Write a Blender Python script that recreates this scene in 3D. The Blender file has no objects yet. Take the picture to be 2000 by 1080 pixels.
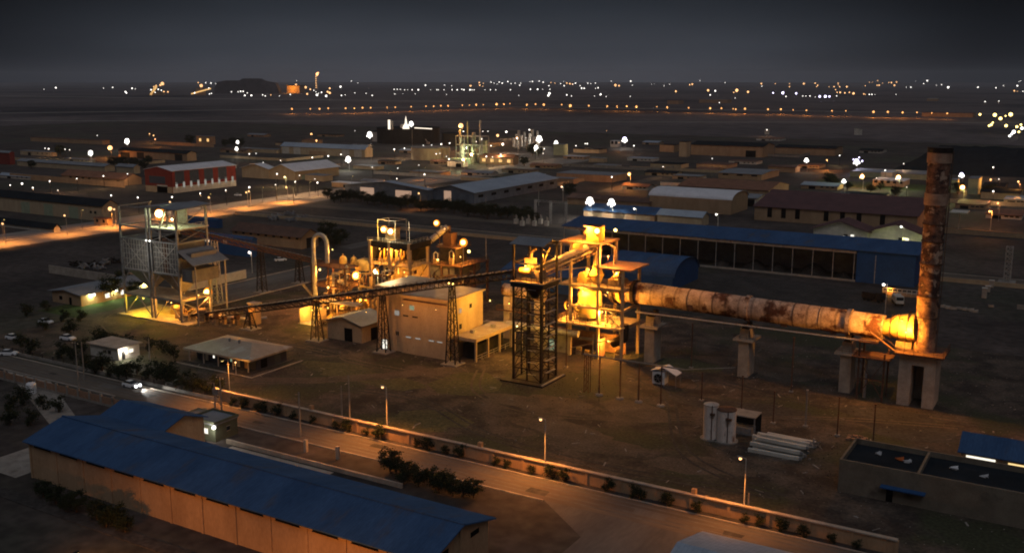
import bpy, math, random
from mathutils import Vector, Matrix, Quaternion
random.seed(7)
R = math.radians
sc = bpy.context.scene
# ------------------------------------------------------------------ camera (world x/y = the site's own street grid)
F, HZ, CH = 1950.0, 158.0, 65.0                 # focal length in photo pixels, horizon row, flying height
PT = math.atan((540 - HZ) / F)                  # pitch below the horizon
TH = R(-31)                                     # street grid against the view
cT, sT, cP, sP = math.cos(TH), math.sin(TH), math.cos(PT), math.sin(PT)
cam = bpy.data.cameras.new('camera'); co = bpy.data.objects.new('camera', cam)
sc.collection.objects.link(co); sc.camera = co
cam.sensor_width = 36; cam.lens = 36 * F / 2000; cam.clip_start = 1; cam.clip_end = 60000
co.location = (0, 0, CH); co.rotation_euler = (R(90) - PT, 0, R(31))
# ------------------------------------------------------------------ sky
w = bpy.data.worlds.new('World'); sc.world = w; w.use_nodes = True
nt = w.node_tree; nt.nodes.clear()
def wn(t, **k):
    n = nt.nodes.new(t)
    for a, b in k.items(): setattr(n, a, b)
    return n
out = wn('ShaderNodeOutputWorld'); bg = wn('ShaderNodeBackground'); tc = wn('ShaderNodeTexCoord')
sep = wn('ShaderNodeSeparateXYZ'); nt.links.new(tc.outputs['Generated'], sep.inputs[0])
el = wn('ShaderNodeValToRGB'); el.color_ramp.interpolation = 'EASE'
nt.links.new(sep.outputs['Z'], el.inputs[0])
SKY = [(0.0, (.058, .062, .076)), (0.03, (.042, .049, .062)), (0.08, (.019, .024, .032)), (0.25, (.058, .058, .064)), (1.0, (.14, .145, .165))]
while len(el.color_ramp.elements) < len(SKY): el.color_ramp.elements.new(.5)
for e, (p, c) in zip(el.color_ramp.elements, SKY): e.position = p; e.color = (*c, 1)
# last light of dusk towards one side of the horizon
ad = Vector((math.sin(R(-31) + R(-2)), math.cos(R(-31) + R(-2)), 0))
dot = wn('ShaderNodeVectorMath', operation='DOT_PRODUCT'); dot.inputs[1].default_value = ad
nt.links.new(tc.outputs['Generated'], dot.inputs[0])
az = wn('ShaderNodeValToRGB'); az.color_ramp.interpolation = 'EASE'
az.color_ramp.elements[0].position = .885; az.color_ramp.elements[0].color = (.13, .16, .18, 1)
az.color_ramp.elements[1].position = 1.0; az.color_ramp.elements[1].color = (1, 1, 1, 1)
nt.links.new(dot.outputs['Value'], az.inputs[0])
low = wn('ShaderNodeMapRange'); low.inputs[1].default_value = .1; low.inputs[2].default_value = .3   # only near the horizon
nt.links.new(sep.outputs['Z'], low.inputs[0])
mx = wn('ShaderNodeMixRGB'); mx.inputs[2].default_value = (1, 1, 1, 1)
nt.links.new(low.outputs[0], mx.inputs[0]); nt.links.new(az.outputs[0], mx.inputs[1])
mu = wn('ShaderNodeMixRGB', blend_type='MULTIPLY'); mu.inputs[0].default_value = 1
nt.links.new(el.outputs[0], mu.inputs[1]); nt.links.new(mx.outputs[0], mu.inputs[2])
cn = wn('ShaderNodeTexNoise'); cn.inputs['Scale'].default_value = 5; cn.inputs['Detail'].default_value = 5
cm = wn('ShaderNodeMapping'); cm.inputs['Scale'].default_value = (1, 1, 6); nt.links.new(tc.outputs['Generated'], cm.inputs[0]); nt.links.new(cm.outputs[0], cn.inputs['Vector'])
cr_ = wn('ShaderNodeMapRange'); cr_.inputs[1].default_value = .3; cr_.inputs[2].default_value = .7; cr_.inputs[3].default_value = .88; cr_.inputs[4].default_value = 1.1; nt.links.new(cn.outputs['Fac'], cr_.inputs[0])
ml = wn('ShaderNodeVectorMath', operation='SCALE'); nt.links.new(mu.outputs[0], ml.inputs[0]); nt.links.new(cr_.outputs[0], ml.inputs['Scale'])
nt.links.new(ml.outputs[0], bg.inputs[0]); bg.inputs[1].default_value = 1.0
nt.links.new(bg.outputs[0], out.inputs[0])
# ------------------------------------------------------------------ faint last daylight
sd = bpy.data.lights.new('moonlight', 'SUN'); sd.energy = .27; sd.angle = R(25); sd.color = (.90, .90, 1)
so = bpy.data.objects.new('moonlight', sd); sc.collection.objects.link(so)
so.rotation_euler = (R(38), R(10), R(20))
sc.view_settings.view_transform = 'Standard'; sc.view_settings.look = 'None'
sc.view_settings.exposure = 0; sc.view_settings.gamma = 1
sc.cycles.use_denoising = True; sc.cycles.max_bounces = 4; sc.cycles.diffuse_bounces = 2
sc.cycles.sample_clamp_indirect = 2; sc.cycles.caustics_reflective = False; sc.cycles.caustics_refractive = False
sc.cycles.filter_width = 1.9
# ------------------------------------------------------------------ survey helpers
def S(px, py, z=0.0):
    """ground point (or point at height z) seen at photo pixel px, py"""
    u = (px - 1000) / F; v = (540 - py) / F
    d = (u, cP + v * sP, -sP + v * cP); t = (z - CH) / d[2]
    x, y = d[0] * t, d[1] * t
    return (x * cT + y * sT, -x * sT + y * cT, z)
def a_at(px, b):
    u = (px - 1000) / F; return (b * sT + u * (b * cT * cP + CH * sP)) / (cT - u * sT * cP)
def b_at(px, a):
    u = (px - 1000) / F; return (a * cT - u * (a * sT * cP + CH * sP)) / (sT + u * cT * cP)
def Z(px, by, ty):
    a, b, _ = S(px, by); y = a * sT + b * cT
    v = (540 - ty) / F; return CH + y * (-sP + v * cP) / (cP + v * sP)
# ------------------------------------------------------------------ materials
MATS = {}
GRAINY = ('ground', 'yard', 'yard_dark', 'dirt_path', 'dry_grass', 'grass', 'kiln', 'chimney_rust', 'chimney_lower', 'far_plain')
def mat(name, c, c2=None, rough=.85, scale=.6, amt=.5, metal=0.0, emit=None, es=0.0, stretch=(1, 1, 1), detail=6, lo=.35, hi=.7, spots=None, seams=None, alpha=None):
    m = bpy.data.materials.new(name); m.use_nodes = True; MATS[name] = m
    n = m.node_tree.nodes; l = m.node_tree.links; b = n['Principled BSDF']
    b.inputs['Specular IOR Level'].default_value = .5 if rough < .5 else (0 if rough > .95 else .1)
    b.inputs['Roughness'].default_value = rough; b.inputs['Metallic'].default_value = metal
    b.inputs['Base Color'].default_value = (*c, 1)
    if emit:
        b.inputs['Emission Color'].default_value = (*emit, 1); b.inputs['Emission Strength'].default_value = es
        m.cycles.emission_sampling = 'NONE'; b.inputs['Base Color'].default_value = (.03, .03, .03, 1); return m
    if c2 is None: c2 = tuple(x * .55 for x in c)
    t = n.new('ShaderNodeTexCoord'); mp = n.new('ShaderNodeMapping'); mp.inputs['Scale'].default_value = stretch
    l.new(t.outputs['Object'], mp.inputs[0])
    no = n.new('ShaderNodeTexNoise'); no.inputs['Scale'].default_value = scale; no.inputs['Detail'].default_value = detail; no.inputs['Roughness'].default_value = .62
    l.new(mp.outputs[0], no.inputs['Vector'])
    r = n.new('ShaderNodeValToRGB'); r.color_ramp.elements[0].position = lo; r.color_ramp.elements[1].position = hi
    r.color_ramp.elements[0].color = (*c2, 1); r.color_ramp.elements[1].color = (*c, 1)
    l.new(no.outputs['Fac'], r.inputs[0]); last = r.outputs[0]
    if spots:
        s2, col, p0, p1 = spots
        n2 = n.new('ShaderNodeTexNoise'); n2.inputs['Scale'].default_value = s2; n2.inputs['Detail'].default_value = 8; n2.inputs['Roughness'].default_value = .6
        l.new(mp.outputs[0], n2.inputs['Vector'])
        r2 = n.new('ShaderNodeValToRGB'); r2.color_ramp.elements[0].position = p0; r2.color_ramp.elements[1].position = p1
        l.new(n2.outputs['Fac'], r2.inputs[0])
        x = n.new('ShaderNodeMixRGB'); x.inputs[2].default_value = (*col, 1)
        l.new(r2.outputs[0], x.inputs[0]); l.new(last, x.inputs[1]); last = x.outputs[0]
    if seams:
        axis, per, k = seams
        wv = n.new('ShaderNodeTexWave'); wv.bands_direction = axis; wv.inputs['Scale'].default_value = 3.14159 / 10 / per * 2; wv.inputs['Distortion'].default_value = 0
        l.new(t.outputs['Object'], wv.inputs['Vector'])
        r3 = n.new('ShaderNodeValToRGB'); r3.color_ramp.elements[0].position = 0; r3.color_ramp.elements[1].position = .12
        r3.color_ramp.elements[0].color = (k, k, k, 1); l.new(wv.outputs['Fac'], r3.inputs[0])
        x = n.new('ShaderNodeMixRGB'); x.blend_type = 'MULTIPLY'; x.inputs[0].default_value = 1
        l.new(last, x.inputs[1]); l.new(r3.outputs[0], x.inputs[2]); last = x.outputs[0]
    g = n.new('ShaderNodeTexNoise'); g.inputs['Scale'].default_value = scale * 11; g.inputs['Detail'].default_value = 4; l.new(mp.outputs[0], g.inputs['Vector'])
    gr = n.new('ShaderNodeMapRange'); gr.inputs[1].default_value = .35; gr.inputs[2].default_value = .65; gr.inputs[3].default_value, gr.inputs[4].default_value = (.68, 1.22) if name in GRAINY else (.9, 1.07); l.new(g.outputs['Fac'], gr.inputs[0])
    gm = n.new('ShaderNodeVectorMath'); gm.operation = 'SCALE'; l.new(last, gm.inputs[0]); l.new(gr.outputs[0], gm.inputs['Scale'])
    l.new(gm.outputs[0], b.inputs['Base Color'])
    bp = n.new('ShaderNodeBump'); bp.inputs['Strength'].default_value = .25; bp.inputs['Distance'].default_value = .05
    l.new(no.outputs['Fac'], bp.inputs['Height']); l.new(bp.outputs[0], b.inputs['Normal'])
    return m
mat('ground', (.085, .07, .062), (.036, .031, .029), scale=.035, detail=12, lo=.38, hi=.66, spots=(.011, (.062, .066, .045), .5, .66))
mat('avenue_surface', (.27, .25, .22), (.19, .175, .155), scale=.15, detail=10, stretch=(1, .2, 1))
mat('far_plain', (.15, .125, .12), (.08, .07, .07), scale=.004, detail=8, stretch=(1, 1, 1), spots=(.0012, (.028, .028, .034), .5, .6))
mat('dirt_path', (.135, .105, .078), (.07, .055, .042), scale=.2, detail=10)
mat('dry_grass', (.11, .105, .05), (.06, .056, .03), scale=.12, detail=12, lo=.3, hi=.7)
mat('yard', (.108, .084, .065), (.038, .031, .026), scale=.16, detail=14, lo=.4, hi=.62, spots=(.045, (.048, .05, .028), .5, .6))
mat('yard_dark', (.075, .067, .06), (.032, .03, .028), scale=.12, detail=10)
mat('slate_wall', (.15, .175, .21), (.09, .105, .13), rough=.7, scale=.3, seams=('X', 1.4, .85))
mat('grass', (.07, .10, .03), (.035, .05, .018), scale=.4, detail=8)
mat('asphalt', (.15, .122, .095), (.085, .07, .056), scale=.15, detail=10, stretch=(.25, 1, 1))
mat('asphalt_long', (.15, .135, .12), (.09, .082, .075), scale=.15, detail=10, stretch=(1, .25, 1))
mat('concrete', (.34, .31, .27), (.20, .18, .155), scale=.5, detail=9, spots=(.25, (.14, .12, .10), .58, .72))
mat('pale_concrete', (.47, .40, .32), (.30, .25, .20), scale=.4, detail=9)
mat('plaster_beige', (.50, .39, .25), (.39, .29, .18), scale=.45, detail=9, stretch=(1, 1, .35), spots=(.9, (.22, .16, .10), .62, .74))
mat('plaster_orange', (.44, .29, .17), (.33, .21, .12), scale=.3, detail=8, stretch=(1, 1, .4))
mat('tank_white', (.78, .68, .60), (.58, .48, .41), rough=.7, scale=.6, detail=10, stretch=(1, 1, .3), spots=(.8, (.25, .13, .08), .6, .68))
mat('plaster_moss', (.13, .14, .095), (.09, .10, .07), scale=.5)
mat('plaster_dull', (.21, .175, .13), (.14, .115, .085), scale=.35, detail=10, spots=(.3, (.10, .08, .06), .56, .7))
mat('plaster_white', (.62, .58, .5), (.45, .42, .36), scale=.5, detail=8)
mat('plaster_green', (.34, .38, .26), (.26, .3, .2), scale=.4)
mat('orange_slab', (.50, .30, .16), (.32, .17, .09), scale=.5, detail=9)
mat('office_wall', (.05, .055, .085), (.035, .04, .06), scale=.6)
mat('brick', (.36, .21, .13), (.24, .14, .09), scale=1.2, detail=9)
mat('blue_roof', (.052, .108, .22), (.036, .078, .165), rough=.97, scale=.14, detail=10, stretch=(1.6, .5, 1), lo=.34, hi=.66, spots=(.16, (.075, .085, .11), .56, .72), seams=('X', 1.0, .86))
mat('blue_roof_pale', (.33, .39, .46), (.26, .31, .37), rough=.6, scale=.1, detail=8, seams=('X', 1.2, .88))
mat('blue_panel', (.03, .095, .24), (.024, .075, .19), rough=.6, scale=.3, seams=('X', 1.0, .85))
mat('grey_roof', (.24, .255, .27), (.17, .18, .195), rough=.65, scale=.15, detail=8, seams=('X', 1.4, .88))
mat('white_roof', (.74, .74, .76), (.6, .6, .62), rough=.6, scale=.2, detail=8, seams=('X', 1.4, .92))
mat('brown_roof', (.15, .085, .06), (.09, .055, .045), rough=.8, scale=.3, detail=9)
mat('maroon_roof', (.13, .065, .065), (.09, .048, .05), rough=.75, scale=.2, detail=9, seams=('X', 1.4, .88))
mat('terracotta_roof', (.26, .13, .08), (.17, .085, .055), rough=.85, scale=.3, detail=9)
mat('dark_roof', (.022, .028, .034), (.014, .018, .022), rough=.97, scale=.2, detail=8, spots=(.4, (.035, .037, .04), .62, .75))
mat('tar_roof', (.46, .36, .26), (.33, .25, .17), rough=.42, scale=.25, detail=9, spots=(.35, (.48, .43, .34), .56, .62))
mat('red_panel', (.23, .035, .026), (.17, .025, .02), rough=.6, scale=.4)
mat('navy_panel', (.06, .075, .10), (.045, .055, .075), rough=.6, scale=.4)
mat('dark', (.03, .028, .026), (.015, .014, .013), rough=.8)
mat('opening', (.012, .011, .011), rough=1)
mat('rust_steel', (.16, .085, .055), (.075, .042, .03), rough=.75, scale=1.5, detail=9, metal=.2)
mat('dark_steel', (.045, .034, .03), (.02, .016, .014), rough=.6, scale=1.5, metal=.3)
mat('grey_steel', (.30, .30, .30), (.19, .185, .18), rough=.55, scale=1.2, metal=.3, spots=(1.1, (.20, .11, .07), .6, .72))
mat('pale_steel', (.5, .48, .44), (.34, .31, .27), rough=.5, scale=1.0, metal=.2, spots=(1.3, (.24, .13, .08), .58, .7))
mat('sheet_grey', (.20, .19, .18), (.13, .125, .12), rough=.6, scale=.7, detail=8, seams=('X', .8, .7))
mat('kiln', (.55, .42, .33), (.30, .205, .15), rough=.8, scale=.45, detail=12, lo=.36, hi=.66, stretch=(1, 1, 1), spots=(.27, (.085, .036, .022), .50, .60), seams=('X', 6.0, .6))
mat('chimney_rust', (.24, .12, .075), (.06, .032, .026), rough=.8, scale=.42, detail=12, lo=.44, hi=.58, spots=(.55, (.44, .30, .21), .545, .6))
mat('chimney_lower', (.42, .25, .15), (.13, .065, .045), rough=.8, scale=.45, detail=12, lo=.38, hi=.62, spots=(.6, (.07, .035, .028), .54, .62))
mat('chimney_pale', (.48, .32, .22), (.26, .15, .10), rough=.8, scale=.7, detail=9)
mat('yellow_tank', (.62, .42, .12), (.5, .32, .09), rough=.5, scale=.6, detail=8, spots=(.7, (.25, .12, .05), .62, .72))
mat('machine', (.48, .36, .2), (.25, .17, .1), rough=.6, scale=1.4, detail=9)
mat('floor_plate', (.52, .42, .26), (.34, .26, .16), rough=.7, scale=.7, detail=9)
mat('blue_box', (.12, .22, .32), rough=.6)
mat('foliage', (.032, .042, .018), (.014, .02, .009), rough=.9, scale=1.4, detail=5)
mat('foliage_warm', (.075, .075, .03), (.035, .04, .018), rough=.9, scale=1.6, detail=5)
mat('bark', (.12, .085, .06), rough=.9, scale=3)
mat('car_white', (.78, .78, .78), (.7, .7, .7), rough=.25, scale=1)
mat('glass', (.02, .025, .03), (.015, .02, .025), rough=.1)
mat('rubber', (.02, .02, .02), rough=.9)
mat('orange_cloth', (.55, .14, .04), rough=.9)
mat('tin', (.5, .5, .5), (.35, .35, .35), rough=.4, metal=.4)
def em(name, c, s): return mat(name, (.8, .8, .8), emit=c, es=s)
em('glow_sodium', (1, .72, .22), 5); em('glow_halo', (1, .30, .012), 1.25); em('glow_warm', (1, .52, .21), 2.6); em('glow_white', (1, .95, .86), 3.6); em('glow_orange_lamp', (1, .45, .14), 2.2)
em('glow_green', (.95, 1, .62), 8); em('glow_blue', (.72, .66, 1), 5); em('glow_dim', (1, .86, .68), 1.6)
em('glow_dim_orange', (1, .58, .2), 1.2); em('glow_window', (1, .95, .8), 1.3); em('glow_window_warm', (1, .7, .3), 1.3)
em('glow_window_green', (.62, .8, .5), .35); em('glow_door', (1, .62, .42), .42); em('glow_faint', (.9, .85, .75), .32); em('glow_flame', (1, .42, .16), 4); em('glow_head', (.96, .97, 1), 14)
M = MATS.get
# ------------------------------------------------------------------ mesh builder
class MB:
    def __init__(s): s.v = []; s.f = []; s.mi = []; s.cur = 0
    def face(s, *i): s.f.append(tuple(i)); s.mi.append(s.cur)
    def box(s, x0, y0, z0, x1, y1, z1):
        if x0 > x1: x0, x1 = x1, x0
        if y0 > y1: y0, y1 = y1, y0
        if z0 > z1: z0, z1 = z1, z0
        k = len(s.v)
        s.v += [(x0, y0, z0), (x1, y0, z0), (x1, y1, z0), (x0, y1, z0), (x0, y0, z1), (x1, y0, z1), (x1, y1, z1), (x0, y1, z1)]
        for q in ((0, 3, 2, 1), (4, 5, 6, 7), (0, 1, 5, 4), (1, 2, 6, 5), (2, 3, 7, 6), (3, 0, 4, 7)): s.face(*(k + i for i in q))
        return s
    def cb(s, x, y, z, w, d, h): return s.box(x - w / 2, y - d / 2, z, x + w / 2, y + d / 2, z + h)
    def bar(s, p, q, w, h=None):
        p, q = Vector(p), Vector(q); d = q - p
        if d.length < 1e-6: return s
        d.normalize(); up = Vector((0, 0, 1)) if abs(d.z) < .95 else Vector((0, 1, 0))
        sx = d.cross(up).normalized(); sy = sx.cross(d).normalized(); h = h or w; k = len(s.v)
        for o in (p, q):
            for a, b in ((-1, -1), (1, -1), (1, 1), (-1, 1)): s.v.append(tuple(o + sx * a * w / 2 + sy * b * h / 2))
        for i in range(4): j = (i + 1) % 4; s.face(k + i, k + j, k + 4 + j, k + 4 + i)
        s.face(k + 3, k + 2, k + 1, k); s.face(k + 4, k + 5, k + 6, k + 7); return s
    def cyl(s, p, q, r, n=16, r2=None, cap=True, a0=0):
        p, q = Vector(p), Vector(q); d = (q - p).normalized(); r2 = r if r2 is None else r2
        up = Vector((0, 0, 1)) if abs(d.z) < .95 else Vector((0, 1, 0))
        sx = d.cross(up).normalized(); sy = sx.cross(d).normalized(); k = len(s.v)
        for o, rr in ((p, r), (q, r2)):
            for i in range(n):
                t = a0 + i * 2 * math.pi / n; s.v.append(tuple(o + sx * math.cos(t) * rr + sy * math.sin(t) * rr))
        for i in range(n): j = (i + 1) % n; s.face(k + i, k + j, k + n + j, k + n + i)
        if cap: s.face(*(k + i for i in reversed(range(n)))); s.face(*(k + n + i for i in range(n)))
        return s
    def lathe(s, c, prof, n=20):
        k = len(s.v); cx, cy, cz = c
        for r, z in prof:
            for i in range(n): t = i * 2 * math.pi / n; s.v.append((cx + math.cos(t) * r, cy + math.sin(t) * r, cz + z))
        for j in range(len(prof) - 1):
            for i in range(n): i2 = (i + 1) % n; s.face(k + j * n + i, k + j * n + i2, k + (j + 1) * n + i2, k + (j + 1) * n + i)
        s.face(*(k + i for i in reversed(range(n)))); e = k + (len(prof) - 1) * n; s.face(*(e + i for i in range(n))); return s
    def tube(s, pts, r, n=10):
        for a, b in zip(pts, pts[1:]): s.cyl(a, b, r, n)
        for p in pts[1:-1]: s.ball(p, r, 8, 5)
        return s
    def ball(s, c, r, n=12, m=7, zs=1.0):
        prof = [(max(1e-3, math.sin(math.pi * j / m)) * r, -math.cos(math.pi * j / m) * r * zs) for j in range(m + 1)]
        return s.lathe(c, prof, n)
    def poly(s, pts):
        k = len(s.v); s.v += [tuple(p) for p in pts]; s.face(*range(k, k + len(pts))); return s
    def slab(s, pts, t):
        """closed slab: polygon pts (counter-clockwise from above), thickness t downwards"""
        k = len(s.v); n = len(pts); s.v += [tuple(p) for p in pts] + [(p[0], p[1], p[2] - t) for p in pts]
        s.face(*range(k, k + n)); s.face(*reversed(range(k + n, k + 2 * n)))
        for i in range(n): j = (i + 1) % n; s.face(k + i, k + n + i, k + n + j, k + j)
        return s
    def rail(s, pts, h=1.1, step=2.0, w=.07):
        for a, b in zip(pts, pts[1:]):
            a, b = Vector(a), Vector(b); n = max(1, int((b - a).length / step))
            for i in range(n + 1): p = a.lerp(b, i / n); s.bar(p, p + Vector((0, 0, h)), w)
            for z in (h, h * .55): s.bar(a + Vector((0, 0, z)), b + Vector((0, 0, z)), w)
        return s
    def truss(s, p, q, w, d, n, t=.12):
        """four-chord lattice member from p to q"""
        p, q = Vector(p), Vector(q); ax = (q - p).normalized(); up = Vector((0, 0, 1)) if abs(ax.z) < .9 else Vector((0, 1, 0))
        sx = ax.cross(up).normalized() * w / 2; sy = sx.normalized().cross(ax).normalized() * d / 2
        c = [sx + sy, sx - sy, -sx - sy, -sx + sy]
        for o in c: s.bar(p + o, q + o, t)
        for i in range(n):
            a, b = p.lerp(q, i / n), p.lerp(q, (i + 1) / n)
            for j in range(4):
                o1, o2 = c[j], c[(j + 1) % 4]
                s.bar(a + o1, b + o2 if i % 2 else b + o2, t * .7); s.bar(b + o1, b + o2, t * .7)
        return s
    def build(s, name, m, parent=None, loc=(0, 0, 0), smooth=False):
        me = bpy.data.meshes.new(name); me.from_pydata(s.v, [], s.f)
        ms = m if isinstance(m, (list, tuple)) else [m]
        for x in ms: me.materials.append(M(x))
        if len(ms) > 1: me.polygons.foreach_set('material_index', s.mi)
        if smooth: me.polygons.foreach_set('use_smooth', [True] * len(me.polygons))
        me.update(); o = bpy.data.objects.new(name, me); sc.collection.objects.link(o)
        if parent: o.parent = parent
        o.location = loc; return o
def each(mb, name, m, parent):
    """every loose piece of a builder becomes a part of its own"""
    par = list(range(len(mb.v)))
    def fd(i):
        while par[i] != i: par[i] = par[par[i]]; i = par[i]
        return i
    for f in mb.f:
        r0 = fd(f[0])
        for i in f[1:]: par[fd(i)] = r0
    gr = {}
    for f in mb.f: gr.setdefault(fd(f[0]), []).append(f)
    for fs in gr.values():
        n = MB(); mp = {}
        for f in fs:
            for i in f:
                if i not in mp: mp[i] = len(n.v); n.v.append(mb.v[i])
            n.face(*(mp[i] for i in f))
        n.build(name, m, parent)
def tag(o, label=None, cat=None, group=None, kind=None):
    if label: o['label'] = label
    if cat: o['category'] = cat
    if group: o['group'] = group
    if kind: o['kind'] = kind
    return o
def T(name, label, cat, loc=(0, 0, 0), group=None, rz=0):
    o = bpy.data.objects.new(name, None); sc.collection.objects.link(o); o.location = loc; o.rotation_euler.z = rz; o.empty_display_size = .5
    return tag(o, label, cat, group)
def kids(o): return [c for c in KID.get(o.name, [])]
KID = {}
def tree_copy(o, loc=None, rz=None, label=None, group=None, parent=None, scale=None):
    c = o.copy(); sc.collection.objects.link(c)
    if parent: c.parent = parent
    if loc is not None: c.location = loc
    if rz is not None: c.rotation_euler.z = rz
    if label: c['label'] = label
    if group: c['group'] = group
    if scale: c.scale = scale if not isinstance(scale, (int, float)) else (scale,) * 3
    for k in o.children: tree_copy(k, parent=c)
    return c
PW = 3.0
def light(p, power, color, parent=None, r=.3, spot=None):
    l = bpy.data.lights.new('lamp_light', 'SPOT' if spot else 'POINT'); l.energy = power * PW; l.color = color; l.shadow_soft_size = r
    if spot: l.spot_size = R(spot); l.spot_blend = .6
    o = bpy.data.objects.new('lamp_light', l); sc.collection.objects.link(o); o.location = p
    if parent: o.parent = parent
    return o
SOD = (1, .34, .06); AMB = (1, .39, .045); YEL = (1, .52, .06); WHT = (1, .93, .80); GRN = (.86, 1, .5); BLU = (.75, .72, 1)
def struct(name, mb, m): o = mb.build(name, m); o['kind'] = 'structure'; return o
def sheet(name, a0, b0, a1, b1, z, m, name_z=0): return struct(name, MB().poly([(a0, b0, z), (a1, b0, z), (a1, b1, z), (a0, b1, z)]), m)
def curvy(name, pts, z, m): return struct(name, MB().poly([(x, y, z) for x, y in pts]), m)
# ================================================================== GROUND, ROADS
sheet('ground', -30000, -2000, 12000, 34000, -.05, 'far_plain')
sheet('plain_ground', -1400, 60, 700, 1150, 0, 'ground')
sheet('asphalt_road', -420, 129.6, 60, 136.6, .012, 'asphalt')                       # front road
sheet('side_road', -61, 60, -43, 129.6, .008, 'asphalt_long')                         # junction on the near side
curvy('side_road', [(-72, 129.6), (-61, 121), (-61, 129.6)], .008, 'asphalt_long')
sheet('avenue', -409, 60, -393, 760, .012, 'avenue_surface')
sheet('avenue', -389, 60, -373, 760, .012, 'avenue_surface')
struct('median', MB().box(-392.9, 150, 0, -389.1, 760, .15), 'concrete')
sheet('yard', -245, 139.6, 60, 262, .006, 'yard')
sheet('plant_road', -243, 200, -223, 272, .016, 'asphalt_long')
sheet('back_road', -372.9, 352, 60, 366, .014, 'asphalt')
sheet('back_road', -372.9, 392, -190, 402, .014, 'asphalt')
sheet('side_road', -262, 300, -254, 352, .014, 'asphalt_long')
for b in (351.6, 366.1): struct('kerb', MB().box(-372, b, 0, 60, b + .4, .14), 'pale_concrete')
for a in (-222.9, -243.4): struct('kerb', MB().box(a, 200, 0, a + .4, 272, .14), 'pale_concrete')
struct('kerb', MB().box(-420, 136.7, 0, 60, 137.0, .14), 'pale_concrete')
struct('kerb', MB().box(-420, 129.1, 0, -175, 129.5, .14).box(-158, 129.1, 0, -72, 129.5, .14), 'concrete')
curvy('track', [(-160, 149), (-146, 157), (-133, 169), (-122, 183), (-126, 186), (-137, 172), (-150, 160), (-164, 152)], .014, 'dirt_path')
curvy('lawn', [(-262, 170), (-245, 170), (-243, 196), (-250, 205), (-262, 205)], .012, 'grass')
curvy('lawn', [(-124, 170), (-118, 166), (-111, 168), (-108, 174), (-110, 179), (-117, 184), (-123, 181)], .010, 'dry_grass')
sheet('apron', -132, 110.5, -108, 121.2, .01, 'pale_concrete')
curvy('path', [(-212, 128.9), (-196, 128.9), (-152, 108), (-152, 92), (-163, 92), (-163, 108)], .009, 'concrete')
struct('path', MB().box(-200, 86, 0, -60, 88.5, .12), 'yard_dark')
sheet('yard', -200, 270, -40, 325, .007, 'yard_dark')
curvy('bare_ground', [(-86, 178), (-80, 172.5), (-74, 171), (-69, 174), (-71, 180), (-77, 182), (-84, 183)], .012, 'dirt_path')
def far_sheet(name, px, py, px2, py2, wd, m, z=.02):
    p, q = S(px, py), S(px2, py2); p, q = Vector(p), Vector(q); n = (q - p).cross(Vector((0, 0, 1))).normalized() * wd / 2
    return curvy(name, [tuple((p + n)[:2]), tuple((q + n)[:2]), tuple((q - n)[:2]), tuple((p - n)[:2])], z, m)
far_sheet('far_road', 0, 236, 2000, 240, 22, 'concrete'); far_sheet('highway', -300, 226, 950, 208, 40, 'concrete')
far_sheet('highway', 950, 208, 2300, 228, 40, 'concrete'); far_sheet('far_road', -200, 185.5, 900, 199, 90, 'concrete')
far_sheet('far_road', 1290, 345, 1180, 375, 10, 'asphalt')
# ================================================================== TREES
def leaf_crown(mb, c, rx, rz, n, size, rng):
    clumps = []
    for _ in range(max(5, n // 60)):
        v = Vector((rng.gauss(0, 1), rng.gauss(0, 1), rng.gauss(0, 1))).normalized() * rng.uniform(.35, .95)
        clumps.append((v, rng.uniform(.22, .42)))
    for _ in range(n):
        v, cr = rng.choice(clumps)
        p = v + Vector((rng.gauss(0, 1), rng.gauss(0, 1), rng.gauss(0, 1))) * cr * .6
        p = Vector((c[0] + p.x * rx, c[1] + p.y * rx, c[2] + p.z * rz))
        if p.z < .05: continue
        d1 = Vector((rng.gauss(0, 1), rng.gauss(0, 1), rng.gauss(0, .6))).normalized() * size * rng.uniform(.6, 1.3)
        d2 = d1.cross(Vector((rng.gauss(0, 1), rng.gauss(0, 1), rng.gauss(0, 1)))).normalized() * size * rng.uniform(.3, .7)
        mb.poly([p - d1, p + d2, p + d1, p - d2])
def make_tree(name, label, h, rx, loc, n=700, seed=1, m='foliage', cat='tree', group=None, low=.25):
    rng = random.Random(seed); t = T(name, label, cat, loc, group)
    tr = MB(); top = (rng.uniform(-.2, .2), rng.uniform(-.2, .2), h * .62)
    tr.cyl((0, 0, 0), top, h * .035 + .05, 8, h * .018 + .02)
    for i in range(5):
        a = i * 1.256 + rng.uniform(-.3, .3); z0 = h * rng.uniform(.25, .5)
        tr.cyl((0, 0, z0), (math.cos(a) * rx * .6, math.sin(a) * rx * .6, z0 + h * .25), h * .015 + .02, 6, .02)
    tr.build('trunk', 'bark', t)
    cr = MB(); leaf_crown(cr, (0, 0, h * (1 + low) / 2), rx, h * (1 - low) / 2, n, max(.18, h * .045), rng); cr.build('crown', m, t)
    return t
TREE = make_tree('broadleaf_tree', 'dark round tree beside the white lamps of the low office on the left', 7, 3.4, (*S(218, 585)[:2], 0), 1900, 3)
BUSH = make_tree('round_shrub', 'clipped dark shrub by the plant car park on the left', 3.2, 1.7, (*S(125, 628)[:2], 0), 900, 5, cat='shrub', low=.1)
def trees(src, spots, label, group):
    for i, (px, py, s) in enumerate(spots):
        a, b, _ = S(px, py); tree_copy(src, (a, b, 0), rz=i * 1.3, label=label, group=group, scale=s * random.uniform(.92, 1.08))
trees(TREE, [(265, 578, .7), (240, 560, .8)], 'dark tree between the low office and the tall silo frame', 'trees beside the low office')
trees(TREE, [(640, 470, 1.1), (665, 478, 1.0), (652, 486, .8), (620, 478, .7)], 'dark tree standing at the right end of the brown-roofed shed', 'trees at the end of the brown-roofed shed')
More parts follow.
